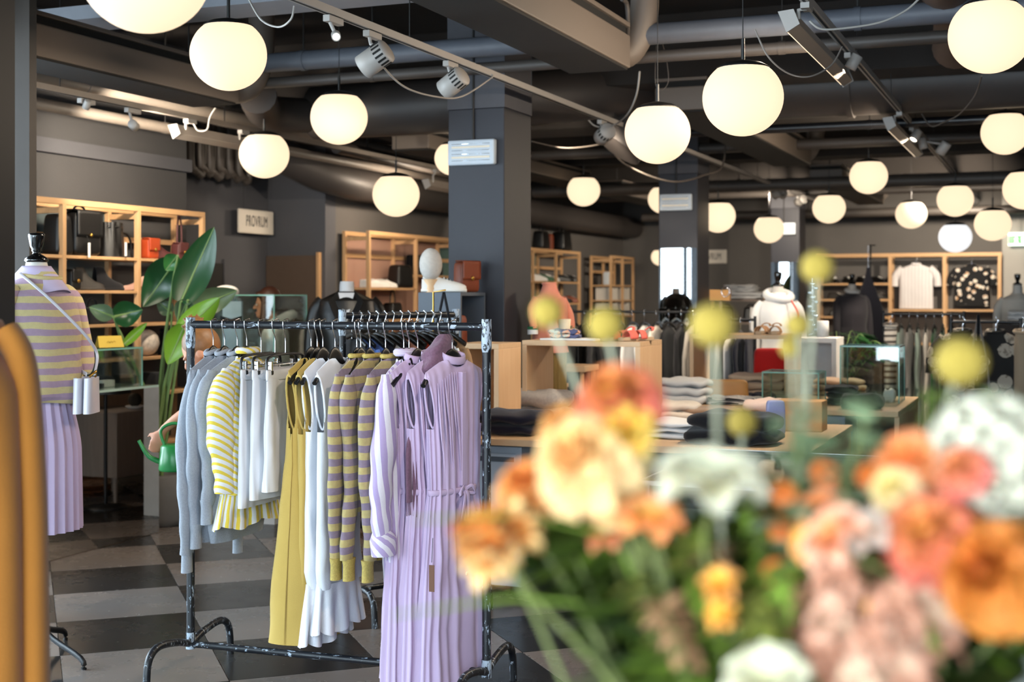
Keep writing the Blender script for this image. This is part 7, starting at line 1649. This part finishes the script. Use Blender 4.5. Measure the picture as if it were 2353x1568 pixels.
SP = [q for q in SP if q[0] > 1190+(q[1]-1250)*.85]
for i, (u, v, d, g_) in enumerate(SP): 
    near = min(IMG, key=lambda q: (q[2]-u)**2+(q[3]-v)**2); cw = ['dark green', 'mid green', 'deep green', 'olive'][g_]
    lb = '%s leafy sprig near the %s' % (cw, near[1]); SL[lb] = SL.get(lb, 0)+1
    if SL[lb] > 1: lb = ['', '', 'second ', 'third ', 'fourth ', 'fifth ', 'sixth ', 'seventh ', 'eighth '][SL[lb]]+lb
    sprig(' '.join(lb.split()[:16]), u, v, d, GREENS[g_], 34, .062, .017, 200+i, .45)
for i, (u, v, d, b, lab) in enumerate(((2290, 905, 1.0, 1.0, 'feathery light green sprig above the white hydrangea'), (2150, 900, 1.05, .8, 'feathery light green sprig below the biggest craspedia'), (2240, 940, 1.0, 1.0, 'light green sprig between hydrangea and craspedia'), (2330, 950, 1.0, 1.0, 'light green sprig at the right edge'))):
    sprig(lab, u, v, d, M('sprig_light', '#86a03c', .5, var=.25), 46, .022, .006, 300+i, .5, b)
for i, (u, v, d, lab) in enumerate(((1840, 930, 1.0, 'pale grey green eucalyptus tip before the cardboard box'), (2000, 925, 1.0, 'pale grey green eucalyptus tip before the tall glass case'), (1870, 1000, 1.03, 'lower pale green eucalyptus sprig'), (1990, 1010, 1.03, 'pale green eucalyptus sprig before the wooden table end'))):
    sprig(lab, u, v, d, M('sprig_pale', '#9aac82', .55, var=.2), 22, .032, .014, 320+i, .5)
BAND = [(1455, 1120, 1.08), (1510, 1090, 1.1), (1545, 1160, 1.06), (1590, 1230, 1.04), (1640, 1265, 1.02), (1720, 1150, 1.05), (1760, 1260, 1.03), (1770, 1080, 1.1), (1820, 1190, 1.04), (1850, 1120, 1.08), (1930, 1100, 1.06), (1960, 1170, 1.04), (2020, 1140, 1.06), (2030, 1260, 1.0), (1460, 1340, 1.0), (1530, 1400, .98), (1610, 1330, .98), (1730, 1380, .97), (1800, 1310, .97), (2230, 1190, 1.0), (2320, 1180, 1.0), (2120, 1440, .93), (1880, 1340, .96)]
BW = ['leftmost', 'second', 'third', 'fourth', 'fifth', 'sixth', 'seventh', 'eighth', 'ninth', 'tenth', 'eleventh', 'twelfth', 'thirteenth', 'fourteenth', 'fifteenth', 'sixteenth', 'seventeenth', 'eighteenth', 'nineteenth', 'twentieth', 'twenty-first', 'twenty-second', 'rightmost']
for i, (u, v, d) in enumerate(sorted(BAND)):
    sprig('%s small fine leaved filler sprig counted from the left of the bouquet' % BW[i], u, v, d, [M('sprig_light', '#86a03c'), GREENS[3], GREENS[1], M('sprig_blush', '#b98a62', .6, var=.25)][i % 4], 30, .020, .007, 400+i, .62)
for i, (v, u0) in enumerate(((1415, 900), (1195, 950))): 
    a = P(u0, v, .95); b = P(1420, v-20+60*i, 1.05); c = a; t = thing('grass_blade', ['thin green grass blade reaching left before the lilac dress hems', 'thin grass blade reaching left before the dress belts'][i], 'foliage', a); MB().tube([Vector((0, 0, 0)), (b-a)*.5+Vector((0, 0, .01)), b-a, VB-a+Vector((0, 0, -.1))], [.0008, .0016, .0022, .0025], 5).build('blade', M('sprig_light', '#86a03c'), t)
